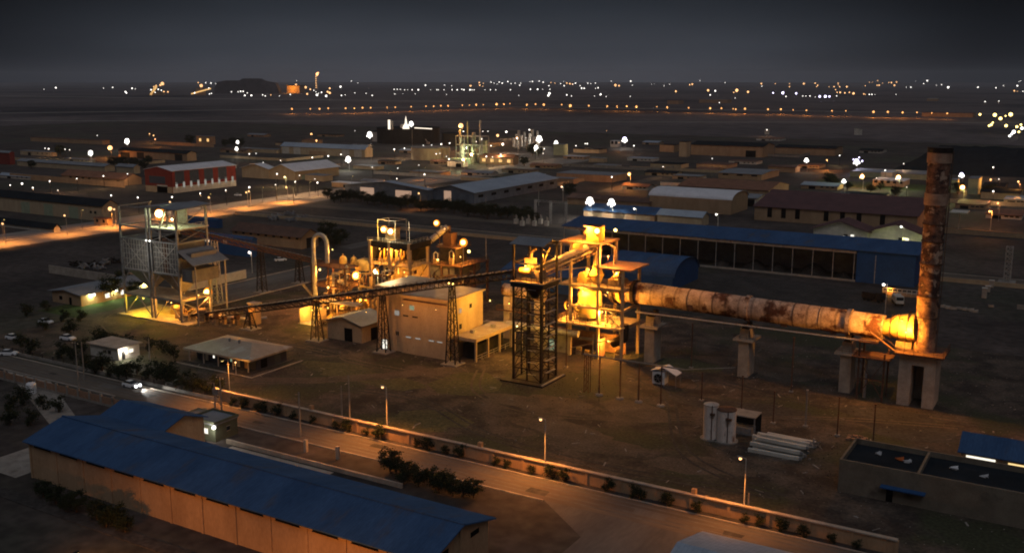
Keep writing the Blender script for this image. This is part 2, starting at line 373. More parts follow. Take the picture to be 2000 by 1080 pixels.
trees(TREE, [(1112, 385, 1.25)], 'single dense dark tree near the two white floodlights', 'lone tree')
trees(TREE, [(1619, 362, 1.1), (1628, 364, 1)], 'dark tree left of the green-lit compound at the right', 'trees left of the green-lit compound')
trees(TREE, [(222, 328, 1.2), (240, 330, 1.4), (262, 329, 1.3), (280, 333, 1.1), (290, 322, 1)], 'dark tree in the row behind the terracotta-roofed building', 'trees behind the terracotta-roofed building')
trees(TREE, [(372, 284, 1.6), (440, 288, 1.2), (455, 287, 1.3), (470, 288, 1.2), (700, 300, 1.1), (720, 302, 1.1), (118, 305, 1.3), (62, 330, 1), (1040, 305, 1.5), (1052, 306, 1.2), (1024, 325, 1.1)], 'dark tree standing among the distant sheds', 'trees among the distant sheds')
trees(TREE, [(x, 392 + (x - 640) * .10 + random.uniform(-5, 5), random.uniform(.75, 1.05)) for x in range(640, 1045, 13)], 'dark tree in the belt in front of the two big grey-blue warehouses', 'tree belt in front of the grey-blue warehouses')
trees(TREE, [(1750, 385, .9), (1700, 378, .8), (1870, 380, 1.0), (1845, 385, .9), (1925, 385, 1.0), (1720, 372, .7), (1655, 372, .8), (1935, 380, .9)], 'small tree in or beside the green-lit compound at the right', 'trees by the green-lit compound')
trees(BUSH, [(158, 628, 1.05), (52, 618, 1.2), (90, 607, 1), (88, 645, 1.1), (137, 655, 1.3), (188, 674, 1.2)], 'dark rounded shrub on the left car park', 'shrubs on the left car park')
trees(BUSH, [(196, 668, 1), (208, 673, 1), (226, 674, 1), (245, 677, 1), (256, 682, 1), (293, 684, 1), (318, 690, 1.1), (340, 700, 1), (162, 690, 1)], 'dark shrub in the row behind the small white guard house', 'shrubs behind the guard house')
trees(BUSH, [(x, y + random.uniform(-4, 4), random.uniform(.9, 1.3)) for x, y in [(120, 700), (140, 706), (172, 722), (185, 728), (200, 728), (215, 735), (232, 738), (248, 742), (268, 728), (290, 742), (310, 742), (325, 750), (342, 752), (360, 762), (378, 765), (60, 690), (40, 680), (400, 770), (335, 740), (420, 772)]], 'dark bush in the unlit hedge between guard house and front road', 'hedge bushes by the guard house')
for i in range(36):
    a = -150 + i * 3.55 + random.uniform(-1.5, 1.5)
    if i in (7, 17, 12, 23, 29): continue
    c = tree_copy(BUSH, (a, 137.6 + random.uniform(-.15, .15), 0), rz=i, label='small shrub on the verge between front road and boundary wall', group='shrubs along the lit boundary wall', scale=random.choice((.5, .58, .66, .74, .82)) * random.uniform(.9, 1.1))
    c.scale.x = c.scale.y = c.scale.z * 1.0
trees(TREE, [(762, 920, .52), (775, 926, .45), (800, 936, .42), (840, 950, .5), (872, 957, .48), (925, 972, .42), (858, 962, .5), (818, 950, .4), (905, 972, .38), (790, 945, .36), (885, 968, .4)], 'dark tree in the garden behind the big blue roof', 'trees behind the big blue roof')
trees(TREE, [(110, 985, .42), (150, 1000, .5), (190, 1015, .45), (225, 1028, .5), (245, 1040, .4), (85, 970, .4), (130, 1000, .4), (208, 1030, .4)], 'unlit tree in front of the big blue-roofed shed', 'trees below the big blue-roofed shed')
trees(BUSH, [(20, 800, 1), (45, 790, 1.1), (85, 800, 1), (115, 805, 1.1), (20, 830, 1.2), (60, 830, 1)], 'dark bush in the corner plot behind the pillar fence', 'bushes behind the pillar fence')
# ================================================================== BUILDINGS
def roof_gable(mb, x0, y0, x1, y1, z, rise, axis, ov=.5, t=.18):
    if axis == 'a':
        ym = (y0 + y1) / 2; k = rise / ((y1 - y0) / 2); zo = z - k * ov
        mb.slab([(x0 - ov, y0 - ov, zo), (x1 + ov, y0 - ov, zo), (x1 + ov, ym, z + rise), (x0 - ov, ym, z + rise)], t)
        mb.slab([(x0 - ov, ym + .002, z + rise), (x1 + ov, ym + .002, z + rise), (x1 + ov, y1 + ov, zo), (x0 - ov, y1 + ov, zo)], t)
    else:
        xm = (x0 + x1) / 2; k = rise / ((x1 - x0) / 2); zo = z - k * ov
        mb.slab([(x0 - ov, y0 - ov, zo), (xm, y0 - ov, z + rise), (xm, y1 + ov, z + rise), (x0 - ov, y1 + ov, zo)], t)
        mb.slab([(xm + .002, y0 - ov, z + rise), (x1 + ov, y0 - ov, zo), (x1 + ov, y1 + ov, zo), (xm + .002, y1 + ov, z + rise)], t)
def walls(mb, x0, y0, x1, y1, h, rise, axis, drop=.22):
    if rise <= 0: return mb.box(x0, y0, 0, x1, y1, h)
    k = len(mb.v); r = h + rise - drop; h -= .2
    mb.v += [(x0, y0, 0), (x1, y0, 0), (x1, y1, 0), (x0, y1, 0), (x0, y0, h), (x1, y0, h), (x1, y1, h), (x0, y1, h)]
    if axis == 'a':
        ym = (y0 + y1) / 2; mb.v += [(x0, ym, r), (x1, ym, r)]
        for q in ((0, 1, 5, 4), (1, 2, 6, 9, 5), (2, 3, 7, 6), (3, 0, 4, 8, 7)): mb.face(*(k + i for i in q))
    else:
        xm = (x0 + x1) / 2; mb.v += [(xm, y0, r), (xm, y1, r)]
        for q in ((0, 1, 5, 8, 4), (1, 2, 6, 5), (2, 3, 7, 9, 6), (3, 0, 4, 7)): mb.face(*(k + i for i in q))
    mb.face(k + 3, k + 2, k + 1, k)
def building(name, label, x0, y0, x1, y1, h, wall, roof, rise=0, axis='a', ov=.5, cat='building', feats=(), group=None, parapet=.4):
    """feats: (face 'f'|'s', kind, position, width, z0, z1, material); f = face towards -b, s = face towards +a"""
    W, D = x1 - x0, y1 - y0; t = T(name, label, cat, (x0, y0, 0), group)
    mb = MB(); walls(mb, 0, 0, W, D, h, rise, axis); mb.build('wall', wall, t)
    rb = MB()
    if rise > 0: roof_gable(rb, 0, 0, W, D, h, rise, axis, ov)
    elif roof:
        rb.box(-ov * .4, -ov * .4, h + .003, W + ov * .4, D + ov * .4, h + .25)
        if parapet and ov <= .5:
            p = MB(); e = ov * .4; z = h + .253
            p.box(-e, -e, z, W + e, -e + .25, z + parapet).box(-e, D + e - .25, z, W + e, D + e, z + parapet)
            p.box(-e, -e + .25, z, -e + .25, D + e - .25, z + parapet).box(W + e - .25, -e + .25, z, W + e, D + e - .25, z + parapet).build('parapet', wall, t)
    if roof: rb.build('roof', roof, t)
    for (fc, kind, pos, wd, z0, z1, mm) in feats:
        b = MB()
        if fc == 'f': b.box(pos - wd / 2, -.06, z0, pos + wd / 2, .04, z1)
        else: b.box(W - .04, pos - wd / 2, z0, W + .06, pos + wd / 2, z1)
        o = b.build(kind, mm, t)
        if kind == 'window' and W < 40 and wd < 4:
            f = MB(); e = .09
            if fc == 'f':
                f.box(pos - wd / 2 - e, -.09, z1 + .002, pos + wd / 2 + e, .03, z1 + e).box(pos - wd / 2 - e, -.13, z0 - e, pos + wd / 2 + e, .03, z0 - .002)
            else: f.box(W - .03, pos - wd / 2 - e, z1 + .002, W + .09, pos + wd / 2 + e, z1 + e).box(W - .03, pos - wd / 2 - e, z0 - e, W + .13, pos + wd / 2 + e, z0 - .002)
            f.build('frame', 'pale_concrete', o)
    return t
def pxb(label, C, xl, xr, top, wall, roof, rise=0, axis='a', name='warehouse', feats=(), ov=.6, cat='warehouse', group=None, maxd=90, parapet=.4):
    a, b, _ = S(*C); h = max(2.2, Z(C[0], C[1], top)); x0 = a_at(xl, b); y1 = b_at(xr, a) if xr > C[0] + 2 else b + 12
    y1 = min(max(y1, b + 3), b + maxd)
    if callable(feats): feats = feats(a - x0, y1 - b, h)
    return building(name, label, x0, b, a, y1, h, wall, roof, rise, axis, ov, cat, feats, group, parapet), a - x0, y1 - b, h
def row(fc, kind, L, n, wd, z0, z1, m, off=0): return [(fc, kind, off + (i + .5) * (L - off) / n, wd, z0, z1, m) for i in range(n)]
# ---- foreground shed with the big blue roof
X0, X1, Y0, Y1, EH = -149.6, -68.3, 93.6, 107.4, 6.7
t = T('blue_roofed_shed', 'long beige shed under a wide blue sheet roof filling the bottom left', 'shed', (X0, Y0, 0))
W, D = X1 - X0, Y1 - Y0
mb = MB(); walls(mb, 0, 0, W, D, EH, 1.9, 'a'); mb.build('wall', 'plaster_orange', t)
rb = MB(); roof_gable(rb, 0, 0, W, D, EH, 1.9, 'a', .8); rb.build('roof', 'blue_roof', t)
MB().bar((-.8, D / 2, EH + 1.96), (W + .8, D / 2, EH + 1.96), .4, .1).build('ridge_cap', 'blue_roof', t)
n = 12
for i in range(n + 1): MB().box(i * W / n - .22, -.16, 0, i * W / n + .22, -.001, EH - .35).build('pilaster', 'plaster_orange', t)
for i in range(n):
    x = (i + .5) * W / n; o = MB().box(x - 2.3, -.05, EH - 1.15, x + 2.1, .05, EH - .62).build('window', 'opening', t)
    MB().box(x - 2.4, -.16, EH - 1.26, x + 2.2, -.051, EH - 1.16).build('sill', 'plaster_orange', o)
for y in (3.2, 10.4): MB().box(W - .04, y - 1.0, EH - 1.2, W + .05, y + 1.0, EH - .5).build('vent', 'opening', t)
MB().box(W - .03, D / 2 - .25, 0, W + .28, D / 2 + .25, EH + 1.5).build('pilaster', 'plaster_orange', t)
t2 = building('blue_roofed_annex', 'shorter blue-roofed annex joined behind the left end of the big shed', -150.6, 108.3, -135.0, 117.6, 6.3, 'plaster_beige', 'blue_roof', 1.6, 'a', .6, 'shed')
t3 = building('gate_room', 'small flat-roofed room with a lit lamp beside the front road, behind the big blue roof', -142.5, 121.0, -136.1, 126.5, 3.2, 'plaster_moss', 'grey_roof', 0, 'a', .5, 'gatehouse', [('f', 'window', 4.1, .9, 1.3, 2.3, 'glow_window'), ('s', 'window', 3.2, .7, 1.4, 2.2, 'glass'), ('f', 'door', 1.4, 1.0, 0, 2.1, 'dark')])
def wall_lamp(p, label, power, color, glow, r=.32, group=None, name='wall_lamp', cat='wall lamp'):
    t = T(name, label, cat, p, group)
    MB().bar((0, .05, 0), (0, .3, .12), .07).build('bracket', 'grey_steel', t)
    MB().ball((0, 0, 0), r, 12, 8).build('bulb', glow, t, smooth=True)
    if power: light((0, -.1 - r, -.1), power, color, t, .25)
    return t
wall_lamp((-135.9, 120.6, 3.0), 'white lamp on the corner of the small room by the front road', 150, WHT, 'glow_white', .38)
a, b, _ = S(367, 832, 2.6); wall_lamp((a, b, 2.6), 'white lamp on the yard wall left of the small room', 90, WHT, 'glow_white', .26)
building('store_room', 'pale low store room left of the small gate room', -146.9, 121.5, -143.0, 127, 2.5, 'plaster_beige', 'concrete', 0, cat='hut', ov=.3, feats=[('f', 'door', 1.8, .9, 0, 1.9, 'dark')])
# low garden wall with two tall posts behind the shed
t = T('garden_wall', 'low concrete wall with rail behind the big blue roof', 'wall', (-134, 121.6, 0))
MB().box(0, 0, 0, 40, .35, .8).build('wall', 'pale_concrete', t)
for i, (px, py) in enumerate(((598, 882), (660, 896))):
    a, b, _ = S(px, py); MB().cb(a + 134, b - 121.6, 0, .55, .55, 2.3).build('pillar', 'pale_concrete', t)
# ---- pillar fence, left foreground
t = T('pillar_fence', 'dark fence of brick panels and pillars on the near side of the front road', 'fence', (-260, 124.2, 0))
MB().box(0, 0, 0, 102, .2, .5).build('base_wall', 'concrete', t)
for i in range(29): MB().cb(i * 3.64, .1, .002, .45, .45, 2.3).build('pillar', 'concrete', t)
for i in range(28): MB().box(i * 3.64 + .24, .03, .502, i * 3.64 + 3.4, .16, 1.9).build('panel', 'brick', t)
t = T('water_tank', 'white upright water tank behind the pillar fence at the far left', 'water tank', (*S(62, 768)[:2], 0))
MB().lathe((0, 0, 0), [(1.0, 0), (1.05, .1), (1.05, 2.0), (.9, 2.3), (.35, 2.5), (.3, 2.65)], 20).build('tank', 'car_white', t, smooth=False)
MB().cyl((0, 0, 2.66), (0, 0, 2.76), .38, 14).build('lid', 'dark_steel', t)
# ---- boundary wall with lit plaster
t = T('boundary_wall', 'long lit beige boundary wall with dark coping along the far side of the front road', 'wall', (-153.6, 138.55, 0))
MB().box(0, 0, 0, 133, .3, 2.15).build('wall', 'plaster_orange', t)
MB().box(0, -.25, 2.153, 133, .5, 2.36).build('coping', 'pale_concrete', t)
for i in range(23): MB().cb(i * 6.04, .15, .003, .5, .56, 2.148).build('pillar', 'plaster_orange', t)
for px in (605, 935, 1352): MB().cb(a_at(px, 138.5) + 153.6, .55, 0, .7, .7, 3.1).build('gate_post', 'plaster_orange', t)
t = T('garden_fence', 'dark low fence along the road in front of the office lawn', 'fence', (-236, 138.2, 0))
MB().box(0, 0, 0, 82, .2, .7).build('base_wall', 'concrete', t)
for i in range(22): MB().cb(i * 3.9, .1, .7, .14, .14, .9).build('post', 'dark_steel', t)
MB().box(0, .08, 1.5, 82, .13, 1.57).box(0, .08, 1.1, 82, .13, 1.15).build('rail', 'dark_steel', t)
# ---- office with hip roof
X0, X1, Y0, Y1 = -182.6, -163.4, 156.6, 168.0; W, D = X1 - X0, Y1 - Y0
t = T('hip_roofed_office', 'single-storey office under a shiny tan hipped roof with a dark veranda', 'office', (X0, Y0, 0))
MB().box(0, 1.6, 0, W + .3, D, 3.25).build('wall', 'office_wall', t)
MB().box(-1.4, -1.4, 0, W + 1.4, D + 1.4, .18).build('plinth', 'yard_dark', t)
MB().box(-3, -3.2, 0, W + 3.6, -2.9, .2).box(W + 3.3, -2.899, 0, W + 3.6, D + 2, .2).build('kerb', 'pale_concrete', t)
rb = MB(); e = 1.3; z = 3.3; k = 2.6
rb.slab([(-e, -e, z), (W + e, -e, z), (W - 5, D / 2, z + 1.7), (5, D / 2, z + 1.7)], .16)
rb.slab([(W + e + .002, -e, z), (W + e + .002, D + e, z), (W - 5, D / 2, z + 1.7)], .16)
rb.slab([(W + e, D + e, z), (-e, D + e, z), (5, D / 2, z + 1.7), (W - 5, D / 2, z + 1.7)], .16)
rb.slab([(-e - .002, D + e, z), (-e - .002, -e, z), (5, D / 2, z + 1.7)], .16)
rb.box(-e, -e, z - .42, W + e, -e + .1, z - .17).box(W + e - .1, -e + .11, z - .42, W + e, D + e, z - .17)
rb.build('roof', 'tar_roof', t)
for x in (0, 4.8, 9.6, 14.4, W): MB().cb(x, -.6, .18, .22, .22, 2.7).build('column', 'pale_concrete', t)
for y, m_ in ((4, 'opening'), (8.4, 'navy_panel')): MB().box(W + .28, y - 1, .3, W + .34, y + 1, 2.3).build('door', m_, t)
for x, m_, w_ in ((1.6, 'glass', 1.0), (5.8, 'glow_window', .5), (7.4, 'glass', 1.0), (11.6, 'glow_window_green', .7)):
    o = MB().box(x - w_ / 2, 1.53, 1.1, x + w_ / 2, 1.62, 2.2).build('window', m_ if x != 7.4 else 'glass', t)
MB().box(3.0, 1.54, .18, 3.9, 1.62, 2.3).build('door', 'pale_concrete', t)
MB().box(13.4, 1.54, .18, 14.3, 1.62, 2.3).build('door', 'plaster_white', t)
MB().box(15.8, 1.54, .18, 16.7, 1.62, 2.3).build('door', 'plaster_orange', t)
for x in (8, 11.2): MB().cyl((x, D / 2 - 1, z + 1.2), (x, D / 2 - 1, z + 2.2), .28, 10).build('roof_vent', 'grey_steel', t)
t = T('lamp_post', 'short post lamp at the veranda corner of the hip-roofed office', 'lamp post', (-164.6, 153.4, 0))
MB().cyl((0, 0, 0), (0, 0, 2.9), .09, 8).build('post', 'pale_steel', t); MB().ball((0, 0, 3.0), .2).build('lamp', 'glow_warm', t)
light((0, 0, 2.6), 120, AMB, t)
# ---- guard house
t = building('guard_house', 'small white flat-roofed guard house with a bright lamp on its end wall', -207.5, 147.6, -197.3, 153.6, 2.9, 'plaster_white', 'pale_concrete', 0, 'a', 1.6, 'guard house', [('s', 'door', 1.4, .9, 0, 2.1, 'dark'), ('s', 'window', 3.6, 1.2, 1.2, 2.1, 'glow_window'), ('f', 'window', 7, 1.2, 1.2, 2.1, 'glass')], parapet=0)
wall_lamp((-196.7, 149.3, 2.5), 'white lamp on the end wall of the guard house', 420, WHT, 'glow_white', .2)
# ---- low office at far left with green lawn
t = building('low_office', 'low office with pale grey roof and white-lit garden side at the far left', -269.0, 180.0, -255.5, 205, 3.6, 'plaster_orange', 'grey_roof', .9, 'b', .9, 'office', [('s', 'window', y, 1.6, 1.0, 2.4, 'glow_window') for y in (9, 14.5, 20)] + [('f', 'window', 4, 1.4, 1, 2.2, 'opening'), ('f', 'door', 8.5, 1.1, 0, 2.2, 'opening')])
for i, (x, y) in enumerate(((-254.9, 184), (-254.9, 192), (-254.9, 203))): wall_lamp((x, y, 2.9), ['white garden lamp at the near corner of the low office', 'middle white garden lamp on the low office', 'far white garden lamp on the low office'][i], 420, GRN, 'glow_white', .42)
def wall_run(name, label, pts, h, m, cat='wall', th=.3):
    t = T(name, label, cat, (*pts[0], 0)); mb = MB()
    for (x0, y0), (x1, y1) in zip(pts, pts[1:]): mb.bar((x0 - pts[0][0], y0 - pts[0][1], h / 2), (x1 - pts[0][0], y1 - pts[0][1], h / 2), th, h)
    mb.build('wall', m, t); c = MB()
    for (x0, y0), (x1, y1) in zip(pts, pts[1:]): c.bar((x0 - pts[0][0], y0 - pts[0][1], h + .06), (x1 - pts[0][0], y1 - pts[0][1], h + .06), th + .14, .11)
    c.build('coping', m, t); return t
wall_run('compound_wall', 'pale long wall of the scrap yard left of the silo frame', [(-311, 207.8), (-276, 207.8), (-276, 216)], 2.6, 'pale_concrete')
wall_run('compound_wall', 'short pale wall right of the silo frame by the plant road', [(-246, 205), (-246, 236)], 2.8, 'plaster_white')
wall_run('perimeter_wall', 'long low lit wall running behind the plant from the road corner', [(-371, 350.9), (60, 350.9)], 1.3, 'plaster_beige')
a, b, _ = S(244, 367); wall_run('perimeter_wall', 'long low beige wall in front of the terracotta-roofed building', [(a_at(20, b), b), (a, b)], 3.5, 'plaster_orange')
a, b, _ = S(418, 288); wall_run('perimeter_wall', 'low orange wall in front of the small lit house far left', [(a_at(298, b), b), (a, b)], 3.0, 'plaster_orange')
# ---- three-storey plant building
X0, X1, Y0, Y1, H = -144.4, -130.4, 188.0, 203.0, 14.2
t = T('plant_building', 'three-storey windowless beige plant building lit yellow on its end wall', 'building', (X0, Y0, 0)); W, D = X1 - X0, Y1 - Y0
mb = MB().box(0, 0, 0, W, D, H); mb.build('wall', 'plaster_beige', t)
MB().box(-7.8, .6, 0, -.003, D - .5, 15.6).build('stair_wall', 'plaster_beige', t)
MB().box(-8.1, .3, 15.603, -.0, D - .2, 15.85).build('stair_roof', 'tar_roof', t)
MB().box(-.05, -.5, H + .003, W + .5, D + .5, H + .38).build('roof', 'plaster_beige', t)
MB().box(.4, .1, H + .383, W, D, H + .42).build('roof_felt', 'tar_roof', t)
MB().box(1, -.55, H - .9, W, -.25, H - .65).build('pipe', 'rust_steel', t)
for z in (5.1, 9.8): MB().box(0, -.05, z, W, -.001, z + .22).build('ledge', 'plaster_beige', t)
def win(x, z, w_, h_, m_, side='f', y=0.0):
    if side == 'f': o = MB().box(x - w_ / 2, y - .06, z, x + w_ / 2, y + .05, z + h_).build('window', m_, t); f = MB().box(x - w_ / 2 - .12, y - .12, z - .12, x + w_ / 2 + .12, y - .0, z - .001).box(x - w_ / 2 - .12, y - .12, z + h_ + .001, x + w_ / 2 + .12, y - .0, z + h_ + .12).box(x - .05, y - .1, z + .01, x + .05, y - .061, z + h_ - .01)
    else: o = MB().box(W - .05, x - w_ / 2, z, W + .06, x + w_ / 2, z + h_).build('window', m_, t); f = MB().box(W - .04, x - w_ / 2 - .12, z - .12, W + .12, x + w_ / 2 + .12, z - .001).box(W - .04, x - w_ / 2 - .12, z + h_ + .001, W + .12, x + w_ / 2 + .12, z + h_ + .12)
    f.build('frame', 'pale_concrete', o)
win(3.4, 11.0, 1.3, 1.1, 'glow_window_green'); win(-1.6, 9.0, 1.3, 1.2, 'glow_faint', y=.6); win(-1.6, 4.0, .9, 1.0, 'opening', y=.6)
for i, x in enumerate((2.2, 5.0, 9.0, 11.4)): MB().box(x - .75, -.04, 4.0, x + .75, .03, 4.28).build('vent', 'glow_faint', t)  # faint emission painted on the vents so they read pale
for x in (1.5, 4.3): MB().box(x - .8, -.04, 9.2, x + .8, .03, 9.55).build('vent', 'dark', t)
win(5, 10.6, 1.0, 1.0, 'glow_faint', 's'); win(9.5, 11, 1.0, 1.0, 'dark', 's'); win(5, 6.6, 1.0, 1.3, 'dark', 's')
MB().box(-6.2, .5, 0, -4.9, .62, 2.3).build('door', 'glow_window', t)
MB().ball((-5.6, .2, 12.6), .8, 12, 7).build('exhaust_fan', 'grey_steel', t)
# canopy beside it
t = T('open_canopy', 'flat concrete canopy on columns against the lit end of the plant building', 'canopy', (-129.8, 190.2, 0)); W, D = 5.6, 16.5
MB().box(-.2, -.8, 5.3, W + .6, D, 5.75).build('roof', 'tar_roof', t)
MB().box(-.2, -.9, 5.0, W + .7, -.801, 5.8).box(W + .601, -.8, 5.0, W + .7, D, 5.8).build('parapet', 'plaster_beige', t)
for x, y in ((W, 0), (W, 5.3), (W, 10.6), (W, 16), (.2, 0)): MB().cb(x, y, 0, .45, .45, 5.3).build('column', 'plaster_beige', t)
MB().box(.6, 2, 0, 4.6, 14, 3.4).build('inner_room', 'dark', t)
MB().rail([(W, 0, 0), (W, 16, 0)], 1.3, 2.6, .08).build('railing', 'pale_steel', t)
for x, y in ((2, 4), (3.5, 11)): MB().cb(x, y, 5.753, 1.0, .8, .8).build('roof_unit', 'pale_steel', t)
# ---- small gable shed
building('gable_shed', 'small beige shed with a grey gable roof left of the plant building', -169.4, 189.6, -158.0, 199.5, 4.9, 'plaster_beige', 'grey_roof', 1.5, 'b', .9, 'shed', [('f', 'door', 7.0, 2.6, 0, 3.4, 'opening'), ('s', 'door', 5, 3, 0, 3.2, 'opening')])
# ================================================================== WAREHOUSES OF THE ESTATE (C = near corner pixel, xl/xr = ends of the two visible faces)
pxb('red-walled hall with a white roof and navy panels behind the avenue', (338, 378), 285, 462, 334, 'red_panel', 'white_roof', 2.2, 'b', feats=lambda W, D, h: [('s', 'navy_panel', D * (i + .5) / 4.5, D / 4.5 * .62, 5.2, h - .6, 'navy_panel') for i in range(4)] + [('s', 'base_band', D / 2, D - .4, 0, 3.6, 'plaster_white'), ('f', 'base_band', W / 2, W - .4, 0, 3.6, 'plaster_beige'), ('f', 'gate', W * .62, 9, 0, 4.5, 'plaster_white'), ('f', 'navy_panel', W * .45, 14, 5.2, 9.5, 'navy_panel')] + [('s', 'window', 3 + i * (D - 6) / 8, 1.6, 2.6, 6.2, 'glow_faint') for i in range(9)])
pxb('terracotta-roofed long building with orange lit walls, left of the red hall', (244, 363), 121, 277, 350, 'plaster_orange', 'terracotta_roof', 3, 'a', feats=lambda W, D, h: row('f', 'window', W * .5, 4, 2.5, h * .5, h * .8, 'opening', W * .1) + row('f', 'door', W, 2, 3, 0, 3, 'dark', W * .6), maxd=30)
pxb('orange-walled long shed with two dark doors behind the terracotta roof', (366, 315), 232, 384, 300, 'plaster_orange', 'dark_roof', 2, 'a', feats=lambda W, D, h: [('f', 'door', W * .33, 9, 0, h * .8, 'dark'), ('f', 'door', W * .88, 9, 0, h * .8, 'dark'), ('f', 'gate', W * .1, 12, 0, h * .7, 'dark')], maxd=40)
pxb('small two-tone house far left beyond the long orange shed', (414, 283), 384, 421, 267, 'plaster_orange', 'grey_roof', 0, cat='house', name='house', feats=lambda W, D, h: row('f', 'window', W, 2, 3, 3, 6, 'glow_dim_orange'))
pxb('grey-roofed shed right of the terracotta-roofed building', (262, 340), 228, 274, 326, 'plaster_beige', 'grey_roof', 1.5, 'a', maxd=30)
pxb('wide dim grey shed at the left among dark bushes', (205, 336), 34, 225, 325, 'plaster_beige', 'grey_roof', 1.5, 'a', maxd=40)
pxb('small red-fronted shed cut by the left edge of the photo', (20, 322), -40, 30, 298, 'red_panel', 'grey_roof', 1.0, 'a', maxd=30)
pxb('brown low block with a long lit front at the far left plain', (200, 283), 60, 215, 275, 'plaster_orange', 'brown_roof', 0, maxd=30)
pxb('long beige warehouse with dark roof beside the avenue, far left', (202, 433), -60, 232, 402, 'plaster_beige', 'dark_roof', 2.5, 'a', feats=lambda W, D, h: [('f', 'door', W * k, 7, 0, h * .75, 'plaster_green') for k in (.45, .62, .8)] + [('f', 'window', W * .92, 1.5, h * .45, h * .6, 'opening'), ('f', 'window', W * .95, 1.5, h * .45, h * .6, 'opening')], maxd=40)
pxb('low green-roofed shed in front of the long beige warehouse', (106, 455), -40, 118, 445, 'plaster_white', 'dark_roof', 1.6, 'a', maxd=18)
pxb('small red-lit kiosk at the avenue below the long warehouse', (210, 441), 184, 218, 428, 'plaster_orange', 'terracotta_roof', 0, cat='kiosk', name='kiosk', maxd=8, feats=lambda W, D, h: row('f', 'window', W, 2, 1.5, 1.2, 2.6, 'opening'))
pxb('long blue-grey shed with pale wall panels in the middle distance', (713, 308), 549, 728, 292, 'plaster_beige', 'blue_roof_pale', 3, 'a', feats=lambda W, D, h: [('f', 'panel', W * k, W * .085, 0, h * .9, 'plaster_white') for k in (.06, .2, .78, .92)] + [('f', 'panel', W * .45, W * .2, 0, h * .5, 'plaster_orange')], maxd=70)
pxb('left half of the twin-gabled pale hall', (526, 350), 473, 540, 330, 'plaster_beige', 'white_roof', 3, 'b', ov=1)
pxb('right half of the twin-gabled pale hall, lit yellow at its front', (576, 353), 527, 662, 334, 'plaster_beige', 'white_roof', 4, 'b', ov=1, maxd=120, feats=lambda W, D, h: [('s', 'annex_wall', D * .35, D * .4, 0, h * .5, 'plaster_green')])
pxb('small cream annex right of the twin-gabled hall', (632, 355), 596, 650, 344, 'plaster_beige', 'grey_roof', 0, maxd=30)
pxb('low lit roadside block with a dark door near the twin hall', (692, 368), 648, 706, 359, 'plaster_orange', 'white_roof', 0, maxd=14, feats=lambda W, D, h: [('f', 'door', W * .6, 3, 0, h * .7, 'opening')])
pxb('white shed roof right of the roadside block', (742, 362), 705, 756, 355, 'plaster_white', 'grey_roof', 1, maxd=20)
for i, (l, C, xl, xr, top) in enumerate([('left grey-blue warehouse of the big pair, with two lit doors', (835, 394), 674, 846, 371, ), ('right grey-blue warehouse of the big pair, with one tall lit door', (926, 398), 838, 1088, 376)]):
    pxb(l, C, xl, xr, top, 'slate_wall', 'blue_roof_pale', 3.2, 'b', ov=.8, maxd=130, feats=(lambda W, D, h: [('f', 'door', W * .28, W * .17, .5, h * .85, 'glow_door'), ('f', 'door', W * .72, W * .19, .5, h * .8, 'glow_door')]) if i == 0 else (lambda W, D, h: [('f', 'door', W * .42, W * .16, .5, h * .98, 'glow_door')] + [('s', 'window', D * (k + .5) / 7, 5, h * .45, h * .7, 'opening') for k in range(7)]))  # doors glow by emission in place of light falling on them
pxb('brown-roofed beige shed with a lit end wall behind the silo frame', (589, 487), 455, 622, 462, 'plaster_orange', 'brown_roof', 2.5, 'a', ov=.8, feats=lambda W, D, h: row('f', 'window', W, 9, 1.4, h * .72, h * .85, 'opening') + [('s', 'door', D * .5, 4, 0, 4, 'dark')], maxd=40)
pxb('bright blue container-like shed behind the silo head', (425, 446), 352, 429, 430, 'blue_panel', 'blue_roof', .6, 'a', ov=.2, maxd=12)
pxb('low blue-clad shed below the first conveyor', (492, 503), 392, 502, 468, 'blue_panel', 'blue_roof', .8, 'a', ov=.2, maxd=14, feats=lambda W, D, h: [('f', 'window', W * .15, 2, h * .6, h * .8, 'glow_dim'), ('f', 'window', W * .5, 2, h * .6, h * .8, 'plaster_white')])
pxb('orange-walled low building beside the far orange street lamp', (1196, 357), 1087, 1224, 344, 'plaster_orange', 'grey_roof', 0, maxd=40)
pxb('narrow front block of the orange-walled building', (1120, 360), 1048, 1130, 350, 'plaster_orange', 'grey_roof', 0, maxd=12)
pxb('pale green cube-like plant house beside white floodlights', (1100, 304), 1081, 1109, 283, 'plaster_green', 'grey_roof', 0, maxd=25)
pxb('small white two-step house in the far middle', (1207, 288), 1192, 1214, 276, 'plaster_white', 'white_roof', 0, cat='house', name='house', feats=lambda W, D, h: row('f', 'window', W, 2, 2.5, 3, 6, 'opening'))
pxb('little lit hut on the plain right of centre', (1179, 318), 1150, 1186, 310, 'plaster_beige', 'grey_roof', 0, cat='hut', name='hut', maxd=15)
pxb('terracotta lit hall behind the chemical plant', (1002, 323), 937, 1012, 308, 'plaster_orange', 'terracotta_roof', 2, maxd=30, feats=lambda W, D, h: row('f', 'window', W, 4, 3, h * .3, h * .7, 'glow_dim_orange'))
pxb('pale low plant office left of the chemical plant', (905, 327), 874, 914, 317, 'plaster_white', 'grey_roof', 0, maxd=18, feats=lambda W, D, h: [('f', 'door', W * .7, 5, 0, h * .7, 'opening')])
pxb('left end block of the distant orange works', (1316, 298), 1288, 1326, 284, 'plaster_orange', 'dark_roof', 0, maxd=30)
pxb('square stair tower of the distant orange works', (1340, 307), 1326, 1348, 278, 'plaster_beige', 'dark_roof', 0, maxd=15)
pxb('long beige hall with one black door on the plain right of centre', (1489, 308), 1349, 1512, 287, 'plaster_orange', 'dark_roof', 2.5, maxd=40, feats=lambda W, D, h: [('f', 'door', W * .84, 9, 0, h * .6, 'opening')])
